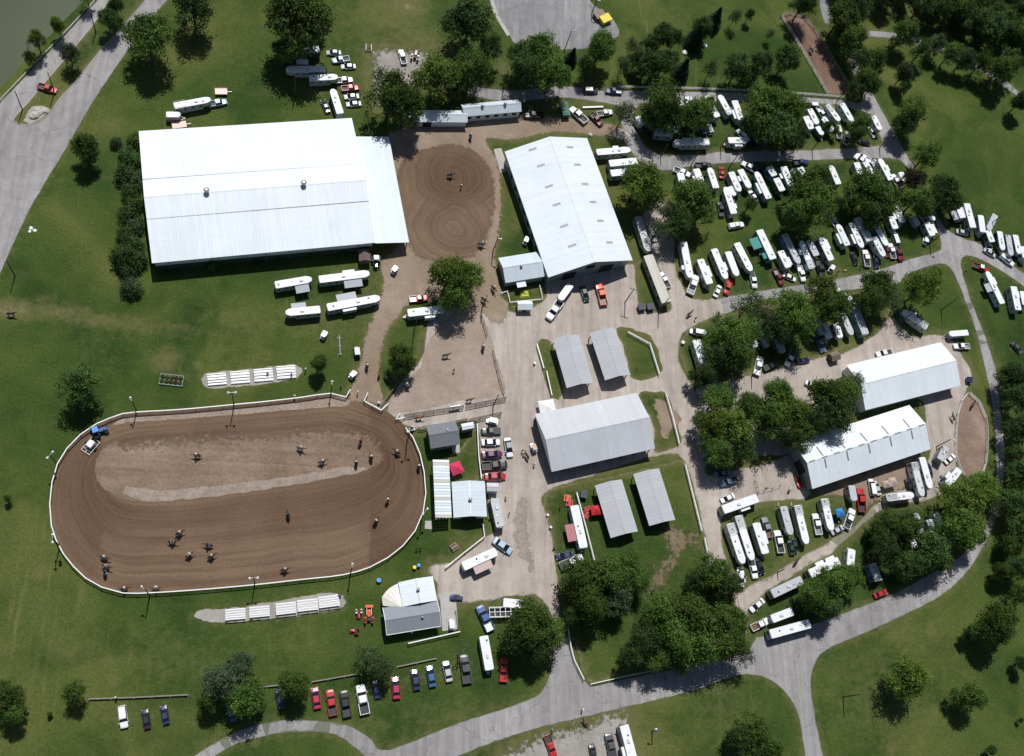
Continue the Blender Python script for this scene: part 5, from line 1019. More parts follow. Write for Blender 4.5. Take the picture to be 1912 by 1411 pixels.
place('on the lake road verge', [('p00', 'pickup', 293, 612, 382, 640, 'red')])
place('along the lane above the show barn', [
    ('p20', 'suv', 498, 640, 600, 645, 'black', 'roof:white', 'black car with pale roof'), ('p20', 'pickup', 768, 650, 655, 642, 'navy', 'bed:white', 'navy pickup truck with pale load'), ('p20', 'pickup', 208, 818, 70, 818, 'black', '', 'black pickup truck beside the stable'), ('p20', 'pickup', 515, 870, 403, 768, 'white', '', 'white pickup truck'), ('p20', 'pickup', 552, 810, 622, 885, 'maroon', '', 'dark red pickup truck'), ('p20', 'pickup', 597, 812, 700, 795, 'white', 'bed:liner', 'white pickup truck with dark bed under sparse tree'),
    ('p20', 'goose', 590, 1085, 832, 1065, 'white', 'sl:.1:1.6 ladder', 'white horse trailer with tail ladder'), ('p20', 'rv', 680, 1165, 880, 1145, 'white', '', 'white camper behind the horse trailer'), ('p20', 'rv', 690, 1235, 870, 1218, 'white', 'noac', 'white camper mostly under the big tree')])
place('on the lawn south of the indoor arena', [
    ('p11', 'goose', 128, 695, 390, 650, 'white', 'ar:.2:3.4:silver:2', 'white horse trailer with grey awning, shorter of the upper pair'), ('p11', 'goose', 442, 655, 803, 610, 'white', 'ar:.15:4.6:silver:2 sl:.1:3', 'long white horse trailer with grey awning, upper pair'), ('p11', 'goose', 452, 868, 203, 892, 'white', 'ar:.1:3.6:silver:1.6', 'white horse trailer with grey awning, shorter of the lower pair'), ('p11', 'goose', 500, 855, 878, 785, 'white', 'al:-.1:5:silver:2.2 sr:-.1:3.4', 'long white horse trailer with grey awning, lower pair')])
place('beside the leafy tree at the centre path', [
    ('p11', 'pickup', 1100, 795, 1212, 785, 'red', 'bed:white', 'red pickup truck with white box bed'), ('p11', 'rv', 1330, 865, 1075, 895, 'silver', 'sl:-.1:2.6', 'silver camper half under the tree')])
place('on the gravel in front of the show barn', [
    ('p21', 'box', 405, 690, 325, 800, 'white', '', 'white trailer hitched to a white pickup'), ('p21', 'pickup', 340, 800, 235, 950, 'white', '', 'white pickup truck'), ('p21', 'car', 485, 700, 522, 812, 'dark_green', '', 'dark green car'), ('p21', 'pickup', 645, 845, 600, 680, 'orange', 'bed:brown', 'orange-red pickup truck'), ('p21', 'pickup', 1105, 710, 1045, 605, 'white', '', 'white pickup truck behind the mobile office')])
place('in the car row behind the grandstand', [
    ('p12', 'pickup', 1740, 395, 1600, 402, 'black', 'bed:cover', 'black pickup truck'), ('p12', 'car', 1602, 482, 1735, 478, 'white', '', 'white car'), ('p12', 'car', 1605, 572, 1750, 562, 'purple', '', 'dark purple car'), ('p12', 'pickup', 1605, 652, 1785, 636, 'black', 'bed:liner', 'black pickup truck with open bed'), ('p12', 'car', 1625, 728, 1775, 720, 'red', '', 'red car'), ('p12', 'car', 1785, 448, 1808, 585, 'white', 'roof:grey', 'white car parked across the others'), ('p12', 'car', 1690, 1175, 1818, 1265, 'pale_blue', '', 'pale blue car alone by the white fence')])
place('near the concession house', [
    ('p13', 'rv', 1470, 25, 1710, -85, 'white', 'ar:.0:4.6:pink:1.8', 'white food trailer with pale pink awning'), ('p13', 'pickup', 1670, 485, 1585, 305, 'blue', 'bed:white', 'blue pickup truck with white stripe'), ('p12', 'rv', 1740, 1085, 1695, 880, 'grey', 'greyroof ladder', 'grey-roofed food trailer beside the square stand house')])
place('in the row along the log rail', [
    ('p13', 'car', 178, 1040, 150, 895, 'navy', '', 'navy car half under the round tree'), ('p13', 'car', 432, 1042, 408, 885, 'crimson', '', 'crimson car with pale windscreen'), ('p13', 'pickup', 545, 1090, 517, 905, 'red', '', 'red pickup truck with dark bed'), ('p13', 'pickup', 645, 1100, 615, 910, 'black', '', 'black pickup truck'), ('p13', 'pickup', 772, 1082, 735, 868, 'white', '', 'white dual-wheel pickup truck'), ('p13', 'car', 862, 965, 838, 840, 'navy', '', 'navy car in the shade of the wispy tree'), ('p13', 'car', 997, 972, 985, 810, 'crimson', '', 'crimson car in the open'),
    ('p13', 'car', 1142, 908, 1120, 757, 'navy', '', 'navy car in the open'), ('p13', 'car', 1255, 885, 1228, 730, 'blue', '', 'blue car'), ('p13', 'car', 1375, 848, 1345, 698, 'silver', '', 'silver car'), ('p13', 'pickup', 1503, 862, 1475, 652, 'charcoal', '', 'dark grey pickup truck under the bare tree'), ('p13', 'rv', 1618, 520, 1662, 765, 'white', '', 'white camper'), ('p13', 'pickup', 1760, 848, 1765, 675, 'red', 'bed:red', 'red pickup truck at the shade edge'),
    ('p03', 'suv', 868, 1018, 888, 1178, 'white', '', 'white car'), ('p03', 'car', 1053, 1185, 1032, 1042, 'black', '', 'black car between white and navy cars'), ('p03', 'car', 1188, 1145, 1165, 1022, 'navy', '', 'small navy open car'), ('p03', 'car', 1660, 1100, 1640, 1030, 'blue', '', 'blue car hidden under the spreading tree')])
place('on the gravel by the bottom road', [
    ('p23', 'coach', 870, 1480, 785, 1158, 'white', 'sl:-.1:3', 'white motorhome with dark windscreen'), ('p23', 'pickup', 710, 1400, 672, 1215, 'charcoal', 'bed:cover', 'dark grey pickup truck'), ('p23', 'car', 575, 1420, 555, 1295, 'black', '', 'black car'), ('p23', 'pickup', 235, 1230, 288, 1385, 'red', 'bed:liner', 'red pickup truck with black bed')])
place('on the lawn beside the red-canopied barn', [
    ('p22', 'rv', 430, 930, 498, 1235, 'pale_blue', 'ar:.1:4.2:red:2.2', 'white-roofed food trailer with red striped awning'), ('p22', 'car', 430, 1280, 298, 1298, 'navy', '', 'navy car at the drive edge'), ('p22', 'pickup', 330, 1368, 490, 1298, 'white', 'bed:cover', 'white pickup truck half under the tree')])
# ================================================================== trees
def leaf_mat(key, dark, lite, trans=0.25):
    m, n, b = new_mat(key); b.inputs['Roughness'].default_value = 0.65; b.inputs['Specular IOR Level'].default_value = 0.25
    oi = n.nodes.new('ShaderNodeObjectInfo'); tone = attr(n, 'tone')
    k = math_(n, 'ADD', math_(n, 'MULTIPLY', tone, 0.75), math_(n, 'MULTIPLY', oi.outputs['Random'], 0.25))
    c = ramp(n, k, [(0.05, dark), (0.55, tuple((x + y) / 2 for x, y in zip(dark, lite))), (0.95, lite)])
    hs = n.nodes.new('ShaderNodeHueSaturation'); n.links.new(c, hs.inputs['Color'])
    n.links.new(math_(n, 'ADD', 0.492, math_(n, 'MULTIPLY', oi.outputs['Random'], 0.026)), hs.inputs['Hue'])
    n.links.new(math_(n, 'ADD', 0.74, math_(n, 'MULTIPLY', oi.outputs['Random'], 0.5)), hs.inputs['Value'])
    n.links.new(hs.outputs[0], b.inputs['Base Color'])
    tr = n.nodes.new('ShaderNodeBsdfTranslucent'); n.links.new(hs.outputs[0], tr.inputs['Color'])
    mx = n.nodes.new('ShaderNodeMixShader'); mx.inputs[0].default_value = trans
    out = n.nodes['Material Output']; n.links.new(b.outputs[0], mx.inputs[1]); n.links.new(tr.outputs[0], mx.inputs[2]); n.links.new(mx.outputs[0], out.inputs['Surface'])
    MATS[key] = m; return m
LM = {'d': leaf_mat('broad_leaf', (.040, .086, .014), (.150, .222, .040), .38), 'l': leaf_mat('light_leaf', (.062, .112, .016), (.195, .262, .042), 0.4), 'k': leaf_mat('dark_leaf', (.028, .064, .016), (.102, .160, .038), 0.3),
      'c': leaf_mat('needle_leaf', (.015, .034, .017), (.046, .076, .034), 0.12), 's': leaf_mat('thin_leaf', (.045, .075, .026), (.115, .15, .055), 0.3), 'g': leaf_mat('grey_leaf', (.042, .072, .032), (.110, .155, .070), 0.28), 'r': leaf_mat('copper_leaf', (.035, .030, .018), (.075, .060, .035), 0.2)}
M_BARK = mat('bark', (.075, .058, .045), 0.9, var=0.25, scale=3.0); M_BARKG = mat('pale_bark', (.20, .175, .15), 0.9, var=0.2, scale=3.0)
def quads_mesh(name, cen, nor, size, tone, rng):
    n = len(cen); nor = nor / np.linalg.norm(nor, axis=1, keepdims=True)
    r = rng.normal(size=(n, 3)); u = np.cross(nor, r); u /= np.linalg.norm(u, axis=1, keepdims=True); v = np.cross(nor, u)
    s = size[:, None]; el = rng.uniform(.55, 1.0, (n, 1))
    V = np.stack([cen - u * s * .5 - v * s * .18 * el, cen + v * s * -.45 * el, cen + u * s * .5, cen + v * s * .45 * el], 1).reshape(-1, 3)
    me = bpy.data.meshes.new(name); F = np.arange(4 * n).reshape(-1, 4)
    me.vertices.add(4 * n); me.vertices.foreach_set('co', V.ravel().astype(np.float32))
    me.loops.add(4 * n); me.loops.foreach_set('vertex_index', F.ravel().astype(np.int32))
    me.polygons.add(n); me.polygons.foreach_set('loop_start', np.arange(0, 4 * n, 4).astype(np.int32))
    me.update(calc_edges=True)
    a = me.attributes.new('tone', 'FLOAT', 'POINT'); a.data.foreach_set('value', np.repeat(tone, 4).astype(np.float32))
    return me
def limb_mesh(rng, H, r0, spread, zlow, nl, bare=0):
    mb = MB(); top = Vector((rng.uniform(-.4, .4), rng.uniform(-.4, .4), H * .62))
    mb.tube([(0, 0, -.1), (0, 0, .5), top * .5, top], [r0 * 1.35, r0, r0 * .8, r0 * .5], 7)
    for k in range(nl):
        a = 2 * math.pi * k / nl + rng.uniform(-.3, .3); z0 = rng.uniform(zlow, H * .6); st = top * (z0 / top.z)
        e = Vector((math.cos(a) * spread * rng.uniform(.55, .95), math.sin(a) * spread * rng.uniform(.55, .95), z0 + H * rng.uniform(.12, .34)))
        mid = st.lerp(e, .5) + Vector((0, 0, -.25))
        mb.tube([st, mid, e], [r0 * .42, r0 * .28, r0 * .1], 5)
        for q in range(2 + 3 * bare):
            e2 = e + Vector((rng.uniform(-1.4, 1.4), rng.uniform(-1.4, 1.4), rng.uniform(.0, 1.4))); mb.tube([mid.lerp(e, rng.uniform(.3, .9)), e2], [r0 * .14, r0 * .05], 4)
    return mb.mesh('trunk')
def make_crown(kind, seed):
    """unit tree: crown radius about 5 m, height about 11 m"""
    rng = np.random.default_rng(seed); pr = random.Random(seed)
    if kind == 'c':
        n = 5200; zz = rng.uniform(0, 1, n) ** .8; layer = np.floor(zz * 9) / 9 + rng.normal(0, .018, n)
        rad = (1 - layer) * 4.4 * (0.30 + 0.70 * rng.uniform(0, 1, n) ** .5) * (1 + .22 * np.sin(9 * layer * 7)) + .15; a = rng.uniform(0, 6.283, n)
        a += np.round(rng.uniform(0, 9, n)) * .0; cen = np.stack([np.cos(a) * rad, np.sin(a) * rad, 1.2 + layer * 10.2 - rad * .18], 1)
        nor = np.stack([np.cos(a) * .5, np.sin(a) * .5, np.ones(n)], 1) + rng.normal(0, .4, (n, 3))
        return quads_mesh('crown', cen, nor, rng.uniform(.35, .8, n), np.clip(rng.normal(.45, .22, n), 0, 1), rng), limb_mesh(pr, 11, .22, .6, 2, 4)
    sparse = kind in 's'
    nl = 7 if not sparse else 9
    lobes = []
    for k in range(nl):
        a = 6.283 * k / nl + rng.uniform(-.4, .4); d = rng.uniform(1.7, 3.1); lobes.append((math.cos(a) * d, math.sin(a) * d, rng.uniform(4.3, 7.4), rng.uniform(1.7, 2.5)))
    for k in range(5): lobes.append((rng.uniform(-1.6, 1.6), rng.uniform(-1.6, 1.6), rng.uniform(6.6, 8.9), rng.uniform(1.6, 2.3)))
    for k in range(4):
        a = rng.uniform(0, 6.283); lobes.append((math.cos(a) * 3.9, math.sin(a) * 3.9, rng.uniform(4.4, 6.4), rng.uniform(.9, 1.4)))
    cen, nor, tone, size = [], [], [], []
    ncl = [31, 24, 18, 28, 20, 26, 16][seed % 7] if not sparse else 14
    for (lx, ly, lz, lr) in lobes:
        k = int(ncl * (lr / 2) ** 2); lt = rng.normal(.5, .17)
        for j in range(k):
            d = rng.normal(size=3); d /= np.linalg.norm(d)
            if d[2] < -.55: d[2] *= -.6
            cr = lr * (rng.uniform(.72, 1.12) if not sparse else rng.uniform(.5, 1.25)); c = np.array([lx, ly, lz]) + d * cr * np.array([1, 1, .85])
            m = int(rng.integers(18, 30)) if not sparse else int(rng.integers(9, 16)); sp = rng.uniform(.34, .60)
            o = rng.normal(0, sp, (m, 3)) * np.array([1, 1, .7])
            cen.append(c + o); nor.append(d[None] * .8 + np.array([[0, 0, .5]]) + rng.normal(0, .55, (m, 3)))
            ct = np.clip(lt + rng.normal(0, .17), 0, 1); tone.append(np.clip(ct + rng.normal(0, .10, m), 0, 1)); size.append(rng.uniform(.26, .55, m))
    return quads_mesh('crown', np.concatenate(cen), np.concatenate(nor), np.concatenate(size), np.concatenate(tone), rng), limb_mesh(pr, 11, .32 if not sparse else .24, 4.0, 2.6, 7, 1 if sparse else 0)
CROWN = {('d', i): make_crown('d', 10 + i) for i in range(7)}
CROWN.update({('c', i): make_crown('c', 40 + i) for i in range(2)}); CROWN.update({('s', i): make_crown('s', 50 + i) for i in range(3)})
def make_bush(seed):
    rng = np.random.default_rng(seed); cen, nor, tone, size = [], [], [], []
    for j in range(95):
        d = rng.normal(size=3); d /= np.linalg.norm(d); d[2] = abs(d[2]) * 1.0
        c = d * rng.uniform(.7, 1.05) * np.array([2.6, 2.6, 3.6]) + np.array([0, 0, .3]); m = 22
        cen.append(c + rng.normal(0, .32, (m, 3))); nor.append(d[None] + rng.normal(0, .55, (m, 3))); tone.append(np.clip(rng.normal(.5, .14) + rng.normal(0, .1, m), 0, 1)); size.append(rng.uniform(.22, .46, m))
    return quads_mesh('crown', np.concatenate(cen), np.concatenate(nor), np.concatenate(size), np.concatenate(tone), rng), MB().tube([(0, 0, -.05), (.05, 0, 2.2)], [.14, .05], 6).mesh('trunk')
BUSH = [make_bush(60 + i) for i in range(3)]
_tr = random.Random(99); NT = [0]
def tree(label, px, py, r_px, kind='d', group=None):
    i = NT[0]; NT[0] += 1
    s = ppm(px, py); r = r_px / s
    if kind == 'u' or kind == 'U':
        rr = r / 2.7; zc = 1.6 * rr; p = G(px, py, zc); cr, tk = BUSH[i % 3]; mt = LM['k'] if kind == 'u' else LM['g']
        t = thing('shrub', label, 'shrub', (p.x, p.y, 0), _tr.uniform(0, 6.28), group)
        t.scale = (rr, rr, rr * _tr.uniform(.85, 1.2)); mobj('crown', cr, mt, t); mobj('stem', tk, M_BARK, t); return
    if kind == 'c':
        rr = r / 4.2; hz = rr * 1.35; p = G(px, py, 5.0 * hz); cr, tk = CROWN[('c', i % 2)]; t = thing('conifer', label, 'conifer', (p.x, p.y, 0), _tr.uniform(0, 6.28), group)
        t.scale = (rr, rr, hz)
    else:
        src = ('s', i % 3) if kind in 'sb' else ('d', i % 7); cr, tk = CROWN[src]
        rr = r / 5.75; zc = 1.08 * r + 2.0 if r > 2.2 else 2.0 * r; hz = zc / 6.0; p = G(px, py, zc)
        t = thing('tree', label, 'tree', (p.x, p.y, 0), _tr.uniform(0, 6.28), group); t.scale = (rr, rr, hz)
    if kind == 'b':
        t.name = 'bare_tree'
    mobj('trunk', tk, M_BARK if kind not in 'bs' else M_BARKG, t)
    if kind != 'b': mobj('crown', cr, LM[kind], t)
def trees(words, where, rows):
    KN = {'d': 'broad green tree', 'l': 'bright green tree', 'k': 'dense dark green tree', 'c': 'dark conifer', 's': 'thin wispy tree', 'u': 'dark shrub', 'U': 'greyish shrub', 'b': 'bare leafless tree', 'r': 'copper-leaved tree', 'g': 'grey-green tree'}
    for r in rows:
        kd = r[3] if len(r) > 3 else 'd'; lab = (r[4] + ' ' + where) if len(r) > 4 else (words + ' ' if words else '') + KN[kd] + ' ' + where
        tree(lab, r[0], r[1], r[2], kd, 'trees ' + where)
trees('', 'on the median between the lake roads', [(200, 34, 21, 'k'), (129, 99, 20, 'g'), (215, 10, 16, 'k')])
trees('small', 'on the lake bank', [(68, 74, 19, 'l'), (108, 48, 14, 'l'), (55, 105, 12, 'd'), (160, -12, 16, 'd')])
trees('', 'on the lawn between the road and the indoor arena', [(277, 70, 47, 'd', 'spreading green tree'), (360, 12, 42, 'k'), (160, 272, 28, 'd', 'twin-crowned green tree'), (217, 267, 12, 'U')])
trees('', 'against the end wall of the indoor arena', [(254, 262, 17, 'u'), (238, 290, 17, 'u'), (252, 300, 17, 'u'), (236, 325, 21, 'u'), (254, 335, 17, 'U'), (243, 357, 18, 'u'), (251, 380, 18, 'u'), (240, 400, 20, 'u'), (253, 420, 18, 'U'), (238, 440, 20, 'u'), (250, 458, 17, 'u'), (232, 480, 25, 'u'), (255, 486, 20, 'u'), (238, 505, 18, 'u'), (245, 537, 20, 'U', 'pale rounded shrub standing off the corner')])
trees('small', 'along the long wall of the indoor arena', [(397, 496, 12, 'u'), (585, 470, 11, 'u'), (335, 490, 6, 'u'), (480, 487, 6, 'u'), (520, 482, 7, 'u'), (640, 475, 6, 'u')])
trees('', 'behind the indoor arena near the parked trailers', [(558, 45, 60, 'd', 'huge green tree'), (530, 92, 24, 'k'), (585, 22, 30, 'k')])
trees('', 'above the stable', [(877, 44, 46, 'k', 'dense round tree'), (882, 122, 39, 'd', 'rounded tree, lower of the pair'), (812, 140, 42, 'l'), (728, 175, 50, 'd', 'big bright tree overhanging the arena roof'), (755, 200, 40, 'd', 'big tree at the end of the stable'), (850, 160, 24, 'k'), (915, 90, 26, 'k')])
trees('', 'in the grove below the parking lot', [(1008, 98, 36, 'd'), (985, 128, 36, 'k'), (1030, 138, 36, 'd'), (970, 105, 26, 'k'), (1122, 90, 29, 'd', 'round green tree'), (1068, 104, 11, 'c', 'small cone-shaped conifer'), (1094, 124, 18, 'k'), (1180, 84, 15, 's'), (1163, 122, 18, 's')])
trees('', 'behind the long white fence', [(1190, 108, 17, 'k'), (1213, 84, 20, 'k'), (1237, 68, 22, 'k'), (1262, 70, 16, 'k'), (1210, 120, 24, 'k'), (1240, 118, 26, 'k'), (1275, 128, 15, 'c', 'leaning conifer'), (1312, 52, 20, 'k'), (1300, 66, 15, 'c'), (1337, 32, 13, 'c', 'single small conifer'), (1372, 32, 13, 's'), (1399, 28, 9, 'd', 'tiny round tree'), (1438, 64, 9, 's'), (1328, 128, 16, 's'), (1378, 128, 26, 'k'), (1420, 118, 27, 'k'), (1468, 112, 25, 'k', 'tall dark tree beside the corral'), (1400, 138, 18, 'k')])
trees('', 'beside the corral and the top road', [(1500, 8, 26, 'k'), (1572, 30, 32, 'd'), (1600, 15, 28, 'k'), (1590, 78, 28, 'd'), (1602, 112, 24, 'k'), (1575, 55, 22, 'd'), (1636, 112, 22, 'd', 'single rounded tree beyond the lane'), (1612, 150, 22, 'd'), (1598, 165, 18, 'k'), (1630, 160, 16, 'd')])
trees('', 'on the meadow edge east of the lane', [(1688, 62, 24, 'd'), (1722, 92, 20, 'k'), (1688, 138, 17, 'g'), (1690, 160, 12, 'k'), (1700, 212, 28, 'd'), (1690, 235, 22, 'k'), (1732, 288, 26, 'd'), (1768, 350, 24, 'k'), (1745, 370, 20, 'k'), (1775, 378, 20, 'k'), (1748, 80, 18, 'g'), (1775, 100, 20, 'd'), (1803, 108, 20, 'g'), (1832, 118, 20, 'd'), (1868, 130, 26, 'd'), (1885, 115, 24, 'k'), (1905, 190, 18, 'k'), (1755, 340, 16, 'k')])
trees('', 'in the top trailer block', [(1236, 192, 40, 'd'), (1225, 220, 24, 'k'), (1252, 225, 26, 'k'), (1298, 212, 33, 'd'), (1320, 200, 22, 'l'), (1165, 212, 27, 's'), (1430, 195, 42, 'd'), (1472, 205, 34, 'd'), (1445, 245, 38, 'k'), (1480, 260, 26, 'k'), (1418, 230, 24, 'k'), (1606, 232, 22, 'd'), (1598, 250, 16, 'k'), (1545, 235, 9, 'd'), (1560, 245, 8, 'l')])
trees('', 'in the middle block of trailers', [(1195, 338, 44, 'l'), (1215, 365, 32, 'd'), (1288, 372, 40, 'd'), (1310, 395, 30, 'd'), (1270, 405, 28, 'k'), (1245, 395, 24, 's'), (1262, 425, 26, 'k'), (1230, 430, 24, 's'), (1402, 380, 13, 'd', 'small green tree'), (1505, 350, 34, 'd'), (1520, 385, 45, 'd'), (1488, 405, 30, 'd'), (1530, 330, 24, 'd'), (1563, 382, 14, 'k'), (1620, 355, 38, 'd'), (1648, 380, 34, 'd'), (1632, 400, 26, 'k'), (1712, 372, 28, 'd'), (1725, 390, 20, 'd'), (1704, 335, 18, 'r')])
trees('', 'along the drive behind the trailers', [(1720, 540, 37, 'l', 'rounded bright tree on the corner lawn'), (1640, 535, 32, 'd'), (1660, 560, 22, 's'), (1625, 560, 28, 'd'), (1535, 548, 38, 'l'), (1550, 575, 36, 'd'), (1475, 570, 40, 'd'), (1490, 605, 38, 'd'), (1455, 620, 30, 'k'), (1402, 568, 34, 's'), (1425, 590, 26, 's'), (1352, 625, 40, 'd'), (1375, 655, 40, 'd'), (1340, 665, 30, 'k'), (1395, 620, 28, 'd'), (1745, 510, 14, 'l')])
trees('', 'between the middle barn and the east barns', [(1342, 745, 36, 'd'), (1330, 790, 34, 'l'), (1368, 800, 44, 'l'), (1395, 760, 28, 'd'), (1345, 840, 34, 'd'), (1385, 840, 30, 'k'), (1448, 735, 34, 'd'), (1440, 785, 42, 'd'), (1478, 770, 38, 'l'), (1490, 815, 34, 'd'), (1540, 740, 36, 'd'), (1575, 735, 34, 'd'), (1560, 775, 40, 'k'), (1520, 790, 30, 'k'), (1596, 712, 22, 's'), (1312, 700, 24, 'k')])
trees('', 'along the inside of the south-east bend', [(1795, 935, 46, 'l'), (1830, 915, 34, 'l'), (1845, 945, 26, 's'), (1785, 985, 44, 'd'), (1815, 1000, 30, 'd'), (1660, 978, 32, 'd'), (1690, 990, 34, 'd'), (1650, 1005, 26, 'k'), (1735, 1028, 37, 'k'), (1700, 1050, 31, 'k'), (1650, 1035, 29, 'k'), (1755, 1052, 22, 'd'), (1520, 1108, 36, 'd'), (1560, 1090, 38, 'd'), (1590, 1075, 28, 'd'), (1545, 1130, 28, 'k'), (1682, 1062, 20, 'k'), (1640, 985, 20, 'd')])
trees('', 'on the far side of the east road', [(1893, 705, 28, 'k'), (1900, 745, 30, 'k'), (1905, 800, 30, 'k'), (1890, 850, 22, 'k'), (1905, 890, 32, 'k'), (1890, 940, 30, 'k'), (1910, 990, 34, 'k'), (1888, 1015, 24, 'd'), (1900, 1060, 26, 'k'), (1873, 1068, 20, 'd'), (1903, 1110, 24, 'd')])
trees('', 'on the open meadow inside the road fork', [(1862, 1165, 40, 'd', 'broad tree with a deep round shadow'), (1835, 1180, 24, 'd'), (1808, 1185, 14, 'k'), (1908, 1240, 15, 'k'), (1695, 1268, 44, 'l', 'broad bright tree standing alone'), (1810, 1300, 30, 'd', 'medium green tree standing alone'), (1905, 1345, 6, 'k'), (1850, 1400, 10, 'k')])
trees('', 'on the mown lawn below the bottom road', [(1408, 1370, 42, 'd'), (1385, 1385, 32, 'k'), (1440, 1395, 24, 'd')])
trees('', 'at the bottom of the middle drive', [(1085, 1075, 44, 'd'), (1130, 1075, 46, 'd'), (1165, 1060, 36, 'd'), (1100, 1125, 42, 'd'), (1150, 1115, 36, 'g'), (1190, 1085, 28, 'd'), (1075, 1150, 24, 'k'), (1330, 1065, 38, 'd'), (1355, 1095, 32, 'k'), (1300, 1085, 26, 'k'), (985, 1165, 50, 'd'), (1020, 1180, 40, 'd'), (965, 1195, 34, 'k'), (1000, 1215, 32, 'k')])
trees('', 'along the bottom road above the white rail', [(1240, 1145, 44, 'd'), (1285, 1150, 50, 'd'), (1330, 1165, 48, 'd'), (1260, 1190, 46, 'd'), (1310, 1205, 50, 'd'), (1355, 1195, 44, 'd'), (1210, 1195, 38, 'k'), (1225, 1228, 32, 'd'), (1180, 1225, 28, 'k'), (1385, 1220, 30, 's'), (1370, 1160, 30, 'd'), (1272, 1232, 28, 'k')])
trees('', 'in the middle of the grounds', [(836, 515, 42, 'l', 'bright leafy tree beside the warm-up ring'), (868, 520, 36, 'l', 'bright leafy tree leaning over the centre path'), (850, 555, 34, 'd', 'green tree shading the paddock'), (752, 668, 28, 'd', 'round dark tree at the paddock corner'), (745, 690, 18, 'k', 'low dark tree at the paddock corner'), (596, 678, 18, 'd', 'small leaning tree at the end of the bleachers')])
trees('', 'on the lawn around the show ring', [(145, 715, 42, 'k', 'dense dark round tree'), (14, 930, 9, 'd', 'little sapling'), (112, 1048, 4, 'd', 'tiny sapling')])
trees('', 'along the log rail', [(10, 1300, 38, 'd', 'green tree cut by the frame edge'), (22, 1330, 26, 'd', 'lower green tree at the frame edge'), (138, 1292, 27, 'd', 'small rounded tree at the rail end'), (93, 1333, 6, 'd', 'tiny sapling'), (415, 1275, 44, 'g', 'wide spreading tree'), (450, 1240, 32, 'g', 'tall grey-green tree'), (455, 1300, 42, 'd', 'wide green tree over a blue car'), (390, 1310, 26, 'd', 'low green tree'), (548, 1277, 33, 'd', 'round green tree between parked cars'), (690, 1225, 34, 's', 'wispy tree casting a thin shade'), (718, 1250, 28, 's', 'wispy low tree'), (862, 1215, 30, 'b', 'bare leafless tree')])
# the wood at the upper corner
_rw = random.Random(5); pts = []
def in_wood(x, y): return y < 40 + (x - 1640) * 0.34 - 62 and x < 1960 and y > -45
for _ in range(9000):
    x, y = _rw.uniform(1560, 2150), _rw.uniform(-130, 200)
    if in_wood(x, y) and all((x - a) ** 2 + ((y - b) * 1.15) ** 2 > 25 ** 2 for a, b in pts): pts.append((x, y))
for x, y in pts:
    tree('crowded green tree in the wood at the corner', x, y, _rw.uniform(19, 28), _rw.choice('dkkd'), 'trees of the wood')
# ================================================================== fences, poles, bleachers
def fence(name, label, pxs, tile='P', z=1.25, rails=(1.2, .75, .3), post_h=1.3, gap=2.6, m=M_WHITEP, pm=None, rw=.05, rh=.14, cap=0.0, closed=False, smooth=False, pw=.11, cat='fence', group=None):
    w_ = [GT(tile, x, y, z) for x, y in pxs]; w_ = [Vector((p.x, p.y, 0)) for p in w_]
    pts = catmull(w_, closed, gap) if smooth else lin(w_, closed, gap)
    o = pts[0]; t = thing(name, label, cat, o, 0, group)
    L = [p - o for p in pts] + ([pts[0] - o] if closed else [])
    pmesh = shared(('post', post_h, pw), lambda: MB().box(-pw / 2, pw / 2, -pw / 2, pw / 2, 0, post_h).mesh('post'))
    for p in (L[:-1] if closed else L): mobj('post', pmesh, pm or m, t, loc=p)
    for k, h in enumerate(rails):
        mb = MB(); rings = []
        wd, ht = (cap, .05) if (cap and k == 0) else (rw, rh)
        for i, p in enumerate(L):
            d = (L[min(i + 1, len(L) - 1)] - L[max(i - 1, 0)]).normalized(); u = Vector((-d.y, d.x, 0)) * wd / 2
            zz = post_h + .03 if (cap and k == 0) else h
            of = Vector((0, 0, 0)) if (cap and k == 0) else Vector((-d.y, d.x, 0)) * (pw / 2 + rw / 2 + .002)
            rings.append([p + u + of + Vector((0, 0, zz - ht / 2)), p + u + of + Vector((0, 0, zz + ht / 2)), p - u + of + Vector((0, 0, zz + ht / 2)), p - u + of + Vector((0, 0, zz - ht / 2))])
        mb.loft(rings).build('rail', m if (k == 0 or not cap) else (pm or m), t)
    return t
# show-ring rail: white cap rail on brown posts
fence('ring_fence', 'white-capped rail fence around the oval show ring', [(654, 727)] + RAIL[:-2], z=1.25, rails=(1.3, .8, .35), cap=.22, m=M_WHITEP, pm=M_BROWNP, smooth=True, gap=2.7, rh=.10)
fence('gate_fence', 'short white angled rail at the ring entrance under the dark tree', [(687, 733), (680, 748), (712, 765), (725, 753)], cap=.18, gap=2.0)
fence('gate_fence', 'short white angled rail at the start of the chute', [(747, 771), (739, 782), (755, 779)], cap=.18, gap=2.0)
fence('diagonal_fence', 'dark diagonal rail fence at the paddock corner', [(711, 757), (744, 713)], m=M_WOOD, rails=(1.2, .7, .3), cap=.2)
for lb, a in (('brown rail fence of the chute below the paddock', [(755, 775), (866, 758)]), ('brown rail fence continuing the chute to the drive', [(871, 757), (945, 742)]), ('short brown rail beside the announcer house', [(781, 799), (797, 796)]), ('short brown rail beside the small shed', [(851, 786), (873, 782)]), ('brown rail fence above the car row', [(877, 783), (937, 770)])):
    fence('chute_fence', lb, a, m=M_BROWNP, rails=(1.5, 1.1, .7, .3), post_h=1.6, gap=2.4, cap=.22)
fence('sign_board', 'white sign panel on the chute fence', [(840, 761), (859, 757)], m=M_WHITEP, rails=(1.5, 1.3, 1.1), post_h=1.6, cap=.4)
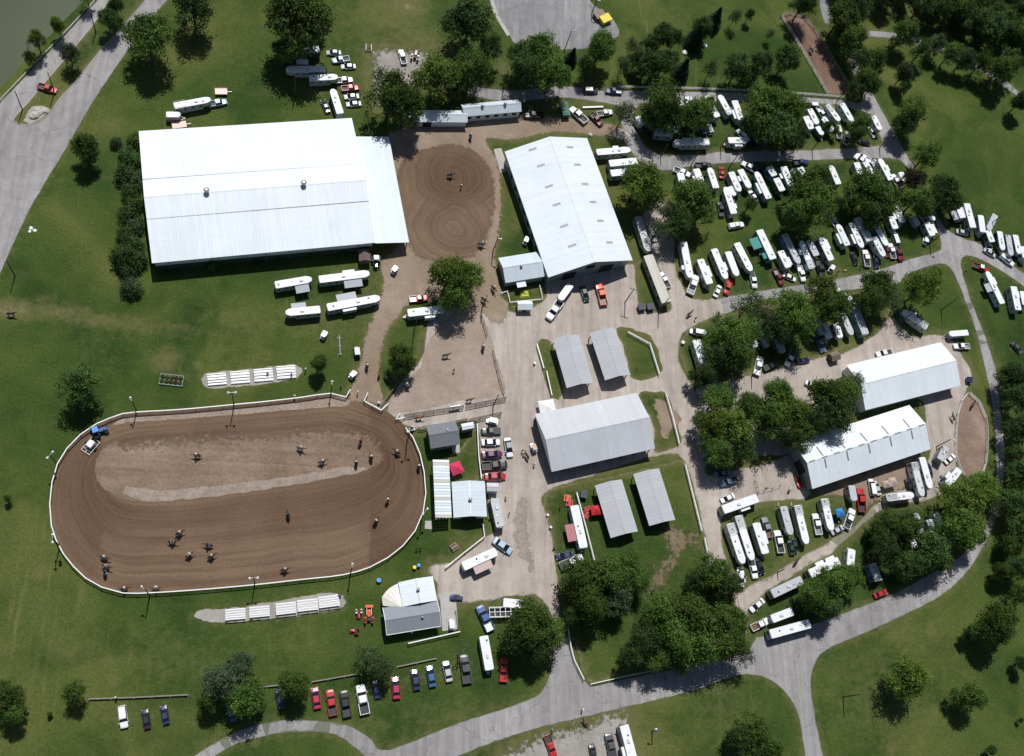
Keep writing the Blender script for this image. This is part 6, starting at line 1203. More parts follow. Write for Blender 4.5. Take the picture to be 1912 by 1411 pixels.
for lb, a in (('upper dark rail fence between paddock and drive', [(898, 583), (910, 624)]), ('lower dark rail fence between paddock and drive', [(921, 653), (934, 708), (942, 733)])):
    fence('paddock_fence', lb, a, m=M_BROWNP, rails=(1.2, .7), gap=2.2, cap=.14)
fence('road_fence', 'long white plank fence along the top road', [(1153, 160), (1300, 163), (1460, 170), (1577, 179)], rails=(1.2, .85, .5), gap=3.0)
fence('corral_fence', 'pale green corral fence beside the trees', [(1577, 178), (1590, 160), (1556, 105), (1522, 49), (1502, 27), (1478, 21), (1460, 26)], m=M_GREENP, pm=M_WHITEP, gap=3.0)
fence('corral_fence', 'pale straight corral fence facing the lawn', [(1461, 27), (1500, 92), (1548, 174)], m=M_WHITEP, pm=M_GREENP, gap=3.0)
fence('white_fence', 'bent white plank fence beside the slim stall barn', [(1173, 619), (1214, 641), (1232, 698)], cap=.18, gap=2.6)
fence('white_fence', 'white plank fence beside the wide middle barn', [(1244, 734), (1256, 775), (1269, 828)], cap=.18, gap=2.6)
fence('white_fence', 'long white plank fence along the lawn and gravel drive', [(1280, 866), (1296, 930), (1311, 991)], cap=.18, gap=2.6)
fence('white_fence', 'white plank fence running down to the lower trees', [(1316, 1003), (1322, 1032), (1330, 1062)], cap=.18, gap=2.6)
fence('white_fence', 'white plank fence beside the red-awning food trailer', [(1077, 919), (1094, 982), (1110, 1045)], cap=.18, gap=2.6)
fence('white_fence', 'curving white rail fence at the bottom of the middle drive', [(1067, 1150), (1061, 1172), (1066, 1205), (1073, 1232), (1091, 1268)], cap=.17, gap=2.6, smooth=True)
fence('white_fence', 'low white rail fence along the bottom road under the trees', [(1103, 1277), (1161, 1264), (1240, 1248), (1312, 1232)], cap=.16, gap=2.6, z=.9, rails=(.8, .45), post_h=.9)
for lb, a in (('long log rail beyond the three parked cars', [(165, 1307), (250, 1304), (351, 1299)]), ('short log rail beside the round tree', [(478, 1286), (520, 1281)]), ('log rail beside the crimson car', [(582, 1275), (673, 1259)]), ('log rail beside the navy and blue cars', [(741, 1247), (815, 1231)])):
    fence('log_rail', lb, a, m=mat('log', (.22, .21, .17), .9, var=.2), z=.6, rails=(.55,), post_h=.5, gap=3.4, rw=.26, rh=.24, pw=.2, cat='rail')
fence('white_fence', 'white-capped rail below the concession house', [(762, 1201), (859, 1179)], cap=.24, gap=2.2)
fence('yard_fence', 'dark thin rail beside the golf cart pad', [(851, 1140), (856, 1176)], m=M_BROWNP, rails=(.9, .5), post_h=1.0)
fence('white_fence', 'white fence closing the car row from the grandstand lawn', [(891, 791), (894, 850), (899, 893)], cap=.2, gap=2.2)
fence('white_fence', 'white fence around the lawn below the grandstand', [(902, 978), (905, 1001), (868, 1030), (832, 1059)], cap=.16, gap=2.4)
fence('pen_fence', 'white pipe fence curving round the dirt pen, barn side', [(1808, 732), (1797, 747), (1790, 771), (1787, 805), (1786, 844), (1792, 868), (1802, 886)], rails=(1.3, .9, .5), smooth=True, gap=2.6, rw=.06, rh=.08)
fence('pen_fence', 'white pipe fence curving round the dirt pen, road side', [(1812, 732), (1830, 749), (1842, 778), (1845, 818), (1842, 862), (1834, 889)], rails=(1.3, .9, .5), smooth=True, gap=2.6, rw=.06, rh=.08)
fence('grass_rail', 'grey wooden rail on the grass strip beside the slim barn', [(1003, 641), (1016, 686)], m=M_STEEL, rails=(1.0, .5), post_h=1.1, cap=.18)
fence('grass_rail', 'grey wooden rail at the tip of the grass strip', [(1021, 692), (1031, 737)], m=M_STEEL, rails=(1.0, .5), post_h=1.1, cap=.18)
fence('picket_pen', 'white picket pen with a bright tarp inside, at the show barn corner', [(936, 546), (948, 542), (953, 563), (980, 560), (1014, 557), (1008, 531)], rails=(.9, .45), post_h=1.0, gap=1.5, cap=.12)
fence('guard_rail', 'steel guard rail along the lake road', [(-60, 250), (0, 187), (60, 124), (120, 62), (178, 0), (215, -42)], m=M_STEEL, pm=M_WOODP, rails=(.65,), z=.65, post_h=.75, gap=3.8, rw=.1, rh=.32, cat='guard rail')
fence('hitching_rail', 'wooden hitching rails in front of the striped barn', [T('m', 880, 290), T('m', 990, 265), T('m', 1105, 235), T('m', 1215, 195)], m=M_WOOD, rails=(1.1,), post_h=1.2, gap=4)
fence('hitching_rail', 'wooden hitching rail in tree shade at the striped barn', [T('m', 850, 130), T('m', 880, 220), T('m', 900, 300)], m=M_WOOD, rails=(1.1,), post_h=1.2, gap=3)
fence('barn_rail', 'dark post-and-rail below the striped barn', [T('o', 400, 640), T('o', 600, 565)], m=M_WOOD, rails=(1.0,), post_h=1.1)
fence('plank_border', 'white plank at the lane above the show barn', [T('p20', 490, 765), T('p20', 635, 760)], rails=(.5,), post_h=.5, z=.5, cap=.5)

def pole(label, bx, by, h, lamps=0, arm=None, group=None, cross=False, tile='P', lean=(0, 0), m=None):
    p = GT(tile, bx, by); t = thing('light_pole' if lamps else 'utility_pole', label, 'light pole' if lamps else 'utility pole', p, _tr.uniform(-.3, .3) if not arm else arm, group)
    mobj('pole', shared(('pole', round(h, 1)), lambda: MB().tube([(0, 0, -.1), (0, 0, h)], [.16, .10], 8).mesh('pole')), m or M_WOODP, t)
    if lamps:
        mb = MB().beam((-.9 if lamps > 1 else -.1, 0, h - .25), (.9, 0, h - .25), .09, .09); mb.build('cross_arm', M_STEEL, t)
        for k in range(lamps):
            x = .85 if k == 0 else -.85
            o = mobj('lamp_head', shared('lamph', lambda: MB().loft([[(-.28, -.22, 0), (.28, -.22, 0), (.28, .22, 0), (-.28, .22, 0)], [(-.18, -.14, .38), (.18, -.14, .38), (.18, .14, .38), (-.18, .14, .38)]]).mesh('lamp_head')), M_WHITEP, t, loc=(x, 0, h - .2), rot=(R(25), 0, 0))
    if cross:
        MB().beam((-1.1, 0, h - .5), (1.1, 0, h - .5), .12, .12).build('cross_arm', M_WOODP, t)
        for x in (-1, -.5, .5, 1): MB().tube([(x, 0, h - .44), (x, 0, h - .26)], .05, 6).build('insulator', M_STEEL, t)
G1 = 'light poles round the show ring'
for lb, x, y, h, n, a in (('single lamp pole at the upper ring rail by the dark tree', 255, 768, 7.6, 1, 2.2), ('double lamp pole in the middle of the upper ring rail', 437, 757, 9.5, 2, .1), ('lamp pole at the upper ring rail near the gate', 618, 735, 6.5, 1, 1.6), ('double lamp pole outside the ring bend, above the other', 106, 866, 7.5, 2, 1.0), ('double lamp pole outside the ring bend, lower one', 112, 1019, 8.0, 2, 1.7), ('lamp pole at the lower ring rail, bend end', 280, 1112, 9.0, 1, 2.6), ('double lamp pole in the middle of the lower ring rail', 476, 1090, 8.0, 2, .1), ('lamp pole at the lower ring rail by the bleacher end', 654, 1072, 8.5, 1, 1.6), ('double lamp pole at the ring gate near the announcer house', 760, 824, 9.0, 2, .4), ('lamp pole beside the grandstand end at the ring', 787, 968, 7.5, 2, .9)):
    pole(lb, x, y, h, n, a, G1)
for lb, x, y, h, n in (('wooden pole at the road edge by the mown slope', 28, 515, 8.0, 0), ('wooden pole at the tip of the lake-road median', 42, 205, 8, 0), ('wooden pole beside the red pickup on the median', 102, 172, 8.5, 0), ('wooden pole between the median trees', 179, 61, 8, 0), ('lamp pole behind the grove near the stable', 940, 160, 7.5, 0), ('lamp pole in the parking lot edge', 1054, 93, 9, 1), ('lamp pole at the dumpster end of the parking lot', 1105, 24, 6, 1), ('wooden pole on the lawn behind the arena', 551, 178, 8.5, 0), ('wooden pole in the meadow inside the road fork', 1574, 1301, 8.5, 0), ('wooden pole at the corner of the mobile office', 1229, 582, 9, 0), ('pole with cross-arm on the gravel before the show barn', 1167, 564, 8.5, 0), ('pole at the warm-up ring edge by the path', 920, 470, 8, 1), ('pole at the silver camper by the centre path', 773, 617, 8.5, 0), ('pole at the gravel edge of the paddock drive', 900, 575, 8, 0), ('pole at the chute end by the drive', 921, 756, 7.5, 0), ('pole by the road corner lawn under the round tree', 1757, 579, 8, 0), ('pole behind the plain white barn', 1680, 602, 7, 1),
    ('pole at the fork of the east road', 1736, 455, 8, 1), ('pole at the top block road edge, beside a dark conifer', 1516, 279, 7, 0), ('pole at the top block road edge near the junction', 1642, 276, 7, 0), ('pole at the inner corner of the curved drive', 1234, 291, 6, 0), ('pole at the middle block road edge, among trailers', 1290, 308, 7, 0), ('pole between the middle block and the red car', 1360, 314, 8, 0), ('pole by the camper in the top block', 1345, 276, 7, 0), ('pole by the upper road at the corral end', 1561, 191, 7.5, 0), ('pole at the gravel drive under the trees', 1403, 702, 7, 0), ('pole beside the round pen and popped-up camper', 1748, 834, 7, 1), ('pole beside the crosswise motorhome', 1407, 970, 6, 0), ('pole among the lower drive grass', 1452, 1068, 4, 0), ('pole at the bare tree by the white camper', 940, 1204, 7, 1), ('pole beside the east road among the slanting trailers', 1842, 424, 7, 0), ('thin pole behind the stand house', 909, 945, 6, 1)):
    pole(lb, x, y, h, n, None, None, 'cross-arm' in lb)
pole('white post with side arm on the mown lawn by the motorhome', *T('p23', 985, 1200), 5.5, 1, 3.0)

def bleacher(label, c4):
    c, L, Wd, ang = frame_px(c4, .7)
    t = thing('bleacher', label, 'bleacher', c, ang, 'metal bleachers beside the show ring')
    n = 5
    return t, L, Wd, n
def bleachers(words, quads, face):
    for i, (c4, lb) in enumerate(zip(quads, words)):
        t, L, Wd, n = bleacher(lb, c4)
        for k in range(n):
            y = face * (Wd / 2 - Wd * (k + .5) / n); z = .45 + k * .22
            MB().box(-L / 2, L / 2, y - .125, y + .125, z - .04, z).build('bench', M_WHITEP, t)
            if k: MB().box(-L / 2, L / 2, y + face * .34 - .10, y + face * .34 + .10, z - .30, z - .27).build('footboard', M_STEEL, t)
        for x in (-L / 2 + .25, 0, L / 2 - .25):
            MB().beam((x, face * (Wd / 2 - .1), .12), (x, -face * (Wd / 2 - .1), .45 + (n - 1) * .22 - .08), .07, .07).beam((x, -face * (Wd / 2 - .12), 0), (x, -face * (Wd / 2 - .12), 1.2), .07, .07).beam((x, face * (Wd / 2 - .1), .0), (x, -face * (Wd / 2 - .1), .0), .07, .07).build('frame', M_STEEL, t)
bleachers(['bleacher at the planter end of the upper row', 'second bleacher from the planter in the upper row', 'third bleacher from the planter in the upper row', 'bleacher at the small tree end of the upper row'],
          [[(387, 699), (422, 695), (423, 717), (388, 720)], [(430, 694), (465, 691), (467, 714), (431, 717)], [(474, 690), (509, 686), (510, 710), (475, 713)], [(516, 684), (551, 681), (553, 705), (517, 708)]], -1)
bleachers(['bleacher at the far bend end of the lower row', 'second bleacher of the lower row, beside a gap', 'third bleacher of the lower row', 'fourth bleacher of the lower row', 'bleacher at the concession end of the lower row'],
          [[(420, 1136), (458, 1133), (459, 1157), (421, 1160)], [(465, 1132), (503, 1128), (504, 1152), (466, 1155)], [(514, 1125), (552, 1121), (554, 1146), (516, 1150)], [(554, 1119), (593, 1115), (595, 1140), (556, 1144)], [(594, 1112), (632, 1108), (635, 1132), (596, 1138)]], 1)

# ================================================================== small machines and furniture
def cart(label, tile, x, y, ang, roof='white', col='white', big=False, roofed=True, group='golf carts and utility carts'):
    p = GT(tile, x, y, 1.6); t = thing('utility_cart' if big else 'golf_cart', label, 'cart', (p.x, p.y, 0), R(ang), group); L = 1.5 if big else 1.2; w2 = .7 if big else .6
    pm = paint(col)
    MB().loft([ring(-L, w2 * .95, .3, .75), ring(-.1, w2, .28, .6), ring(L * .55, w2, .28, .7), ring(L, w2 * .75, .32, .62)]).build('body', pm, t)
    MB().box(-.55, -.05, -w2 * .85, w2 * .85, .7, .86).build('seat', M_DARK, t); MB().box(-.65, -.52, -w2 * .85, w2 * .85, .86, 1.25).build('backrest', M_DARK, t)
    if roofed:
        MB().prism([(-L * .8, -w2), (L * .55, -w2), (L * .62, 0), (L * .55, w2), (-L * .8, w2)], 1.8, 1.9, .06).build('roof', paint(roof), t)
        for sx in (-L * .7, L * .5):
            for s in (1, -1): MB().tube([(sx, s * (w2 - .06), .6), (sx, s * (w2 - .08), 1.8)], .03, 5).build('roof_post', M_STEEL, t)
    for s in (1, -1):
        for x_ in (-L * .65, L * .62): wheel(t, x_, s * (w2 - .05), .27 if big else .23, .2)
    MB().tube([(.42, 0, .7), (.3, 0, 1.05)], .03, 5).build('steering_column', M_DARK, t)
for a in (('white-roofed golf cart on the dirt path by the arena lean-to', 'p11', 985, 577, 60), ('white-roofed golf cart alone on the arena lawn', 'p11', 480, 1043, 65), ('cream-roofed golf cart at the path near the ring gate', 'p11', 687, 1328, 55, 'cream'), ('white golf cart beside the show barn wall', 'p21', 90, 368, 70), ('tan-roofed golf cart at the end of the wide middle barn', 'p22', 143, 512, 110, 'tan'), ('white golf cart on the pad by the concession house', 'p13', 1392, 438, 92), ('white-roofed cart beside the white camper on the worn patch', 'g', 1185, 755, 60), ('small white cart between trailers beside the forked road', 'h', 1455, 435, 80)):
    cart(a[0], a[1], a[2], a[3], a[4], a[5] if len(a) > 5 else 'white')
cart('black open utility cart on the arena lawn', 'p11', 715, 1165, 100, col='black', roof='charcoal', big=True)
cart('purple utility cart with pale seats by the concession house', 'p13', 1428, 240, 180, col='navy', roof='cream', big=True, roofed=False)
cart('white utility cart at the head of the car row', 'p12', 1682, 322, 170, col='white', big=True, roof='cream')
cart('red utility cart against the striped barn end', 'm', 1492, 140, -75, col='red', roof='cream', big=True, roofed=False)
def tractor(label, tile, x, y, ang, col, s=1.0, cab=False, loader=False, group=None):
    p = GT(tile, x, y, 1.0); t = thing('tractor', label, 'tractor', (p.x, p.y, 0), R(ang), group); t.scale = (s, s, s); pm = paint(col)
    MB().loft([ring(.1, .34, .55, 1.1), ring(1.3, .34, .6, 1.12), ring(1.62, .28, .65, 1.0)]).build('bonnet', pm, t)
    MB().box(-.9, .15, -.35, .35, .5, .85).build('chassis', M_DARK, t); MB().box(-.75, -.3, -.28, .28, .95, 1.1).build('seat', M_DARK, t)
    for q in (1, -1):
        wheel(t, -.65, q * .78, .72, .42); wheel(t, 1.2, q * .62, .42, .28)
        MB().loft([[(-1.3, q * .78 - .25, 1.15), (-1.3, q * .78 + .25, 1.15)] [::q] + [(-1.3, q * .78 + .25 * q, 1.2), (-1.3, q * .78 - .25 * q, 1.2)], [(.0, q * .78 - .25, 1.35), (.0, q * .78 + .25, 1.35)][::q] + [(.0, q * .78 + .25 * q, 1.4), (.0, q * .78 - .25 * q, 1.4)]]).build('mudguard', pm, t)
    MB().tube([(1.0, .0, 1.1), (1.0, .0, 1.75)], .04, 6).build('exhaust', M_STEEL, t)
    MB().tube([(-.05, -.2, 1.0), (-.05, .2, 1.0)], .18, 8).build('steering_wheel', M_DARK, t)
    if cab: MB().prism([(-1.0, -.6), (.1, -.6), (.1, .6), (-1.0, .6)], 2.3, 2.42, .06).build('roof', paint(cab), t); [MB().tube([(a, b, 1.0), (a, b, 2.3)], .04, 5).build('roof_post', M_DARK, t) for a in (-.95, .05) for b in (-.52, .52)]
    if loader: MB().box(2.0, 2.6, -.85, .85, .3, .95).build('bucket', pm, t); [MB().beam((.4, q * .5, 1.0), (2.05, q * .5, .6), .1, .15).build('loader_arm', pm, t) for q in (1, -1)]
    return t
tractor('blue tractor towing a harrow at the ring bend', 'p02', 705, 400, 25, 'blue', 1.25, 'bright_blue')
p = GT('p02', 650, 500, .6); t = thing('harrow_drag', 'white-tanked harrow drag towed behind the blue tractor', 'harrow', (p.x, p.y, 0), R(58))
MB().prism([(-.9, -.75), (.9, -.75), (1.1, 0), (.9, .75), (-.9, .75)], .9, 1.7, .2).build('water_tank', M_WHITEP, t)
for q in (-1.1, 0, 1.1): MB().beam((-2.0, q, .45), (1.6, q, .45), .1, .1).build('frame_bar', M_STEEL, t)
for x_ in (-2.0, -1.3, 1.6): MB().beam((x_, -1.2, .45), (x_, 1.2, .45), .1, .1).build('cross_bar', M_STEEL, t)
MB().beam((1.6, 0, .5), (3.2, 0, .5), .1, .1).build('drawbar', M_STEEL, t)
for s in (1, -1): wheel(t, -.2, s * 1.35, .42, .26)
tractor('green and white tractor beside the small brown shed', 'p11', 850, 530, -85, 'green', 1.1, 'cream')
tractor('tan old tractor on the worn gravel near the top trees', 'p10', 1130, 395, 80, 'tan', 1.1)
tractor('orange loader tractor on the lawn beside the concession house', 'p13', 800, 385, 92, 'orange', 1.05, None, True)
tractor('small red mower beside the orange loader tractor', 'p13', 728, 358, -85, 'red', .72)
tractor('small red mower on the lawn, below the other mower', 'p13', 700, 485, 170, 'red', .68)
def flatbed(label, tile, x1, y1, x2, y2, col, w_=2.1):
    a = GT(tile, x1, y1, .7); b = GT(tile, x2, y2, .7); c = (a + b) / 2; c.z = 0; L = (b - a).length
    t = thing('flatbed_trailer', label, 'trailer', c, math.atan2(b.y - a.y, b.x - a.x))
    n = 7
    for k in range(n): MB().box(-L / 2, L / 2, -w_ / 2 + w_ * k / n + .01, -w_ / 2 + w_ * (k + 1) / n - .01, .62, .68).build('plank', paint(col), t)
    MB().box(-L / 2, L / 2, -w_ / 2 - .06, -w_ / 2, .5, .9).box(-L / 2, L / 2, w_ / 2, w_ / 2 + .06, .5, .9).build('side_rail', paint('red'), t)
    for s in (1, -1): wheel(t, -.2, s * (w_ / 2 + .12), .33, .2)
    MB().beam((L / 2, 0, .55), (L / 2 + 1.2, 0, .5), .1, .1).build('drawbar', M_STEEL, t)
flatbed('red-railed flatbed trailer on the lawn behind the arena', 'p00', 1535, 650, 1622, 650, 'pink')
flatbed('pinkish flatbed trailer against the arena back wall', 'p00', 1228, 895, 1330, 882, 'pink')
def dumpster(label, tile, x, y, ang, col, L=2.0, W=1.6, H=1.4, lid=None):
    p = GT(tile, x, y, H); t = thing('dumpster', label, 'dumpster', (p.x, p.y, 0), R(ang))
    MB().loft([[(-L / 2 + .1, -W / 2 + .1, .1), (L / 2 - .1, -W / 2 + .1, .1), (L / 2 - .1, W / 2 - .1, .1), (-L / 2 + .1, W / 2 - .1, .1)], [(-L / 2, -W / 2, H), (L / 2, -W / 2, H), (L / 2, W / 2, H + .15), (-L / 2, W / 2, H + .15)]]).build('bin', paint(col), t)
    for s in (-1, 1): MB().loft([[(s * L / 4 - L / 4 + .02, -W / 2 - .05, H + .01), (s * L / 4 - L / 4 + .02, W / 2 + .05, H + .18), (s * L / 4 - L / 4 + .02, W / 2 + .05, H + .24), (s * L / 4 - L / 4 + .02, -W / 2 - .05, H + .07)], [(s * L / 4 + L / 4 - .02, -W / 2 - .05, H + .01), (s * L / 4 + L / 4 - .02, W / 2 + .05, H + .18), (s * L / 4 + L / 4 - .02, W / 2 + .05, H + .24), (s * L / 4 + L / 4 - .02, -W / 2 - .05, H + .07)]]).build('lid', paint(lid or col), t)
dumpster('black dumpster by the mobile office, barn side', 'p21', 913, 850, 15, 'charcoal'); dumpster('black dumpster by the mobile office, road side', 'p21', 975, 848, 15, 'charcoal'); dumpster('dark dumpster beside the white fence and food trailer', 'p22', 500, 850, 80, 'charcoal')
dumpster('yellow covered dumpster at the parking lot edge', 'p20', 655, 128, 35, 'yellow', 3.4, 2.4, 1.5); dumpster('brown open dumpster at the parking lot edge', 'p20', 612, 100, 35, 'brown', 3.4, 2.4, 1.3)
dumpster('green dumpster on the lane beside a white pickup', 'p20', 365, 775, 100, 'green', 4.6, 2.2, 1.7); dumpster('dark blue barrel bin by the gravel corner of the white barn', 'p32', 1525, 32, 0, 'navy', 1.6, 1.4, 1.2)
def canopy(label, tile, x, y, ang, col, s=3.0, h=2.6, name='canopy_tent'):
    p = GT(tile, x, y, h); t = thing(name, label, 'canopy', (p.x, p.y, 0), R(ang)); q = s / 2
    cm = mat('canvas_' + col, {'rose': (.55, .035, .10), 'red': (.52, .02, .03), 'blue': (.03, .22, .58), 'white': (.72, .73, .74), 'tan': (.46, .36, .32)}[col], .8)
    c_ = [(-q, -q), (q, -q), (q, q), (-q, q)]
    for k in range(4):
        a, b = c_[k], c_[(k + 1) % 4]
        MB().add([(a[0], a[1], h - .5), (b[0], b[1], h - .5), (0, 0, h + .45), (a[0], a[1], h - .75), (b[0], b[1], h - .75)], [(0, 1, 2), (3, 4, 1, 0)]).build('canvas_panel', cm, t)
        MB().tube([(a[0] * .96, a[1] * .96, 0), (a[0] * .96, a[1] * .96, h - .5)], .035, 5).build('leg', M_STEEL, t)
canopy('rose-red canopy tent between the grandstand and the car row', 'p12', 1425, 660, 25, 'rose', 3.0); canopy('red canopy tent at the side of the slim barn', 'p22', 587, 962, 8, 'red', 2.4); canopy('blue canopy tent beside a white horse trailer', 'n', 690, 735, 15, 'blue', 2.2)
canopy('white canopy tent at the corner of the wide middle barn', 'p22', 240, 230, 12, 'white', 4.2); canopy('tan square shelter in the lower trailer rows, smaller', 'n', 1350, 330, 15, 'tan', 1.9); canopy('tan square shelter in the lower trailer rows, larger', 'n', 1445, 295, 15, 'tan', 2.3)
def picnic(label, tile, x, y, ang, col='red'):
    p = GT(tile, x, y, .7); t = thing('picnic_table', label, 'table', (p.x, p.y, 0), R(ang))
    for k in range(4): MB().box(-.9, .9, -.38 + k * .19, -.21 + k * .19, .70, .74).build('plank', paint(col), t)
    for s in (1, -1): MB().box(-.9, .9, s * .72 - .13, s * .72 + .13, .42, .46).build('seat', paint(col), t); MB().beam((s * .65, -.75, .4), (s * .65, .75, .4), .06, .1).beam((s * .65, -.6, 0), (s * .65, -.2, .7), .06, .08).beam((s * .65, .6, 0), (s * .65, .2, .7), .06, .08).build('frame', M_STEEL, t)
picnic('red picnic table at the tongue of the food trailer', 'p22', 397, 912, 80); picnic('small orange picnic table above the food trailer', 'p22', 383, 878, 80, 'orange'); picnic('red picnic table beside the red canopy', 'p22', 530, 960, 20); picnic('brown picnic table on the lawn below the grandstand', 'p12', 1410, 1225, 35, 'brown'); picnic('red picnic table beside the red canopy, lower', 'p22', 515, 995, 60)
# planter bed
p = GT('p02', 1224, 35, .3); t = thing('planter_bed', 'framed planter of green plants beside the upper bleachers', 'planter', (p.x, p.y, 0), R(-3))
for y_ in (-1.3, 1.3): MB().box(-2.7, 2.7, y_ - .08, y_ + .08, 0, .4).build('frame_board', M_GREENP, t)
for x_ in (-2.62, 2.62): MB().box(x_ - .08, x_ + .08, -1.22, 1.22, 0, .4).build('frame_board', M_GREENP, t)
MB().box(-2.55, 2.55, -1.22, 1.22, .02, .28).build('soil', M_WOOD, t)
for i in range(10):
    mobj('plant', BUSH[i % 3][0], LM['dls'[i % 3]], t, loc=(-2.1 + (i % 5) * 1.05, -.55 + (i // 5) * 1.1, .25), sc=(.2, .2, .16))
# boulders at the median tip, barrels, small things
def rock(label, tile, x, y, r, m=None, group=None, name='boulder', cat='boulder'):
    p = GT(tile, x, y, r * .4); rnd = random.Random(int(x * 7 + y)); bm = bmesh.new(); bmesh.ops.create_icosphere(bm, subdivisions=2, radius=r)
    for v in bm.verts: v.co *= rnd.uniform(.8, 1.15); v.co.z *= .55
    me = bpy.data.meshes.new(name); bm.to_mesh(me); bm.free(); o = mobj(name, me, m or mat('limestone', (.42, .40, .36), .9, var=.15), None, loc=(p.x, p.y, r * .25)); tag(o, label, cat, group)
for i, (x, y, r) in enumerate(((240, 820, 1.2), (265, 780, .9), (318, 788, 1.0), (285, 800, .8), (255, 805, .8))): rock('pale boulder in the stone bed at the median tip', 'p00', x, y, r, None, 'boulders at the median tip')
sheet('stone_bed', [(42, 226), (60, 200), (78, 196), (96, 206), (84, 219), (56, 233)], 0.122, M_PAD, 0.3, fray=0)
for i, (x, y, r) in enumerate(((222, 290, .5), (248, 305, .5), (212, 312, .4))): rock('white stone on the verge slope beside the road', 'p01', x, y, r, M_WHITEP, 'white stones on the verge')
rock('pale rock on the lawn above the show barn', 'p20', 545, 960, .7); rock('white rock on the lawn behind the trees, upper', 'p20', 1365, 323, .7, M_WHITEP); rock('white rock on the lawn behind the trees, lower', 'p20', 1222, 370, .9, M_WHITEP)
def barrel(label, tile, x, y, col, r=.32, h=.9):
    p = GT(tile, x, y, h); t = thing('barrel', label, 'barrel', (p.x, p.y, 0))
    MB().tube([(0, 0, 0), (0, 0, h * .33), (0, 0, h * .66), (0, 0, h)], [r * .92, r, r, r * .92], 12).build('drum', paint(col), t); MB().tube([(0, 0, h), (0, 0, h + .04)], r * .96, 12).build('lid', paint(col), t)
barrel('blue barrel on the grass below the ring rail', 'p13', 870, 122, 'bright_blue', .55); barrel('blue barrel beside the green one at the ring bend', 'p13', 1155, 15, 'bright_blue', .45); barrel('lime green barrel at the ring bend', 'p13', 1125, 30, 'yellow', .45); barrel('cream barrel on the grass at the shaded drive corner', 'k', 120, 600, 'cream', .5); barrel('dark green barrel inside the ring gate fence', 'p12', 870, 195, 'dark_green', .4); barrel('white barrel at the rail of the grass strip', 'p21', 148, 1250, 'cream', .3); barrel('black barrel at the lower bleacher end', 'p13', 590, 228, 'black', .4)
p = GT('p21', 75, 762, .2); t = thing('yellow_tarp', 'bright yellow-green covered heap inside the white picket pen', 'tarp', (p.x, p.y, 0), .2)
MB().loft([[(-1.2, -1, .0), (1.2, -1, 0), (1.2, 1, 0), (-1.2, 1, 0)], [(-.8, -.6, .5), (.8, -.7, .45), (.9, .7, .55), (-.9, .6, .5)]]).build('cover', mat('lime_cover', (.42, .46, .05), .7), t); MB().tube([(-.6, 0, .5), (.6, 0, .52)], .12, 6).build('roll', M_DARK, t)
# long white pipe stand on the lawn
p = GT('p11', 590, 1125, .5); t = thing('lead_pipe_stand', 'long pale pipe frame lying on the arena lawn', 'pipe frame', (p.x, p.y, 0), R(97))
MB().tube([(-2.7, 0, .5), (2.7, 0, .5)], .17, 8).build('pipe', M_RIM, t)
for x_ in (-2.2, 0, 2.2): MB().beam((x_, -.35, 0.05), (x_, .35, 0.05), .08, .08).beam((x_, 0, 0), (x_, 0, .5), .1, .1).build('foot', M_STEEL, t)
p = GT('p10', 797, 340, .5); t = thing('pallet_frame', 'small wooden frame standing on the worn top lawn', 'frame', (p.x, p.y, 0), .05)
for x_ in (-.75, .75): MB().box(x_ - .06, x_ + .06, -1.1, 1.1, 0, .9).build('side', M_WHITEP, t)
for k in range(5): MB().box(-.7, .7, -1.0 + k * .45, -.8 + k * .45, .5, .56).build('slat', M_WOOD, t)
# white stock panels trailer near the concession
a = GT('p13', 1660, 350, 2.2); b = GT('p13', 1850, 345, 2.2); c = (a + b) / 2; t = thing('stock_trailer', 'white barred livestock trailer half under the tree', 'trailer', (c.x, c.y, 0), math.atan2(b.y - a.y, b.x - a.x))
L = (b - a).length
for k in range(6): MB().box(-L / 2 + L * k / 5 - .06, -L / 2 + L * k / 5 + .06, -1.1, 1.1, 2.12, 2.24).build('roof_bar', M_WHITEP, t)
for y_ in (-1.1, 0, 1.1): MB().box(-L / 2, L / 2, y_ - .06, y_ + .06, 2.245, 2.33).build('roof_rail', M_WHITEP, t)
for s in (1, -1):
    for k in range(5): MB().box(-L / 2, L / 2, s * 1.1 - .03, s * 1.1 + .03, .6 + k * .32, .75 + k * .32).build('side_slat', M_WHITEP, t)
    for x_ in (-.5, .5): wheel(t, x_, s * 1.15, .36, .22)
MB().box(-L / 2, L / 2, -1.05, 1.05, .5, .58).build('floor', M_DARK, t)
trailer('box', 'pale covered trailer beside the barred livestock trailer', (GT('p13', 1840, 290, 2.2).x, GT('p13', 1840, 290, 2.2).y, 0), R(-4), 5.5, 'silver', 2.1, 2.3, None, ('noac',))
# ================================================================== horses and people
def skin_mesh(name, verts, edges, rads, root=0, sub=1):
    me = bpy.data.meshes.new(name + '_skeleton'); me.from_pydata(verts, edges, []); me.update()
    o = bpy.data.objects.new(name + '_skeleton', me); C.objects.link(o)
    m = o.modifiers.new('skin', 'SKIN'); m.use_smooth_shade = True
    for i, r in enumerate(rads):
        d = me.skin_vertices[0].data[i]; d.radius = (r, r) if not isinstance(r, tuple) else r; d.use_root = (i == root)
    s = o.modifiers.new('sub', 'SUBSURF'); s.levels = sub; s.render_levels = sub
    dg = bpy.context.evaluated_depsgraph_get(); out = bpy.data.meshes.new_from_object(o.evaluated_get(dg)); out.name = name
    bpy.data.objects.remove(o); bpy.data.meshes.remove(me); return out
def chain(V, E, Rr, start, pts):
    k = start
    for p, r in pts:
        V.append(p); Rr.append(r); E.append((k, len(V) - 1)); k = len(V) - 1
    return k
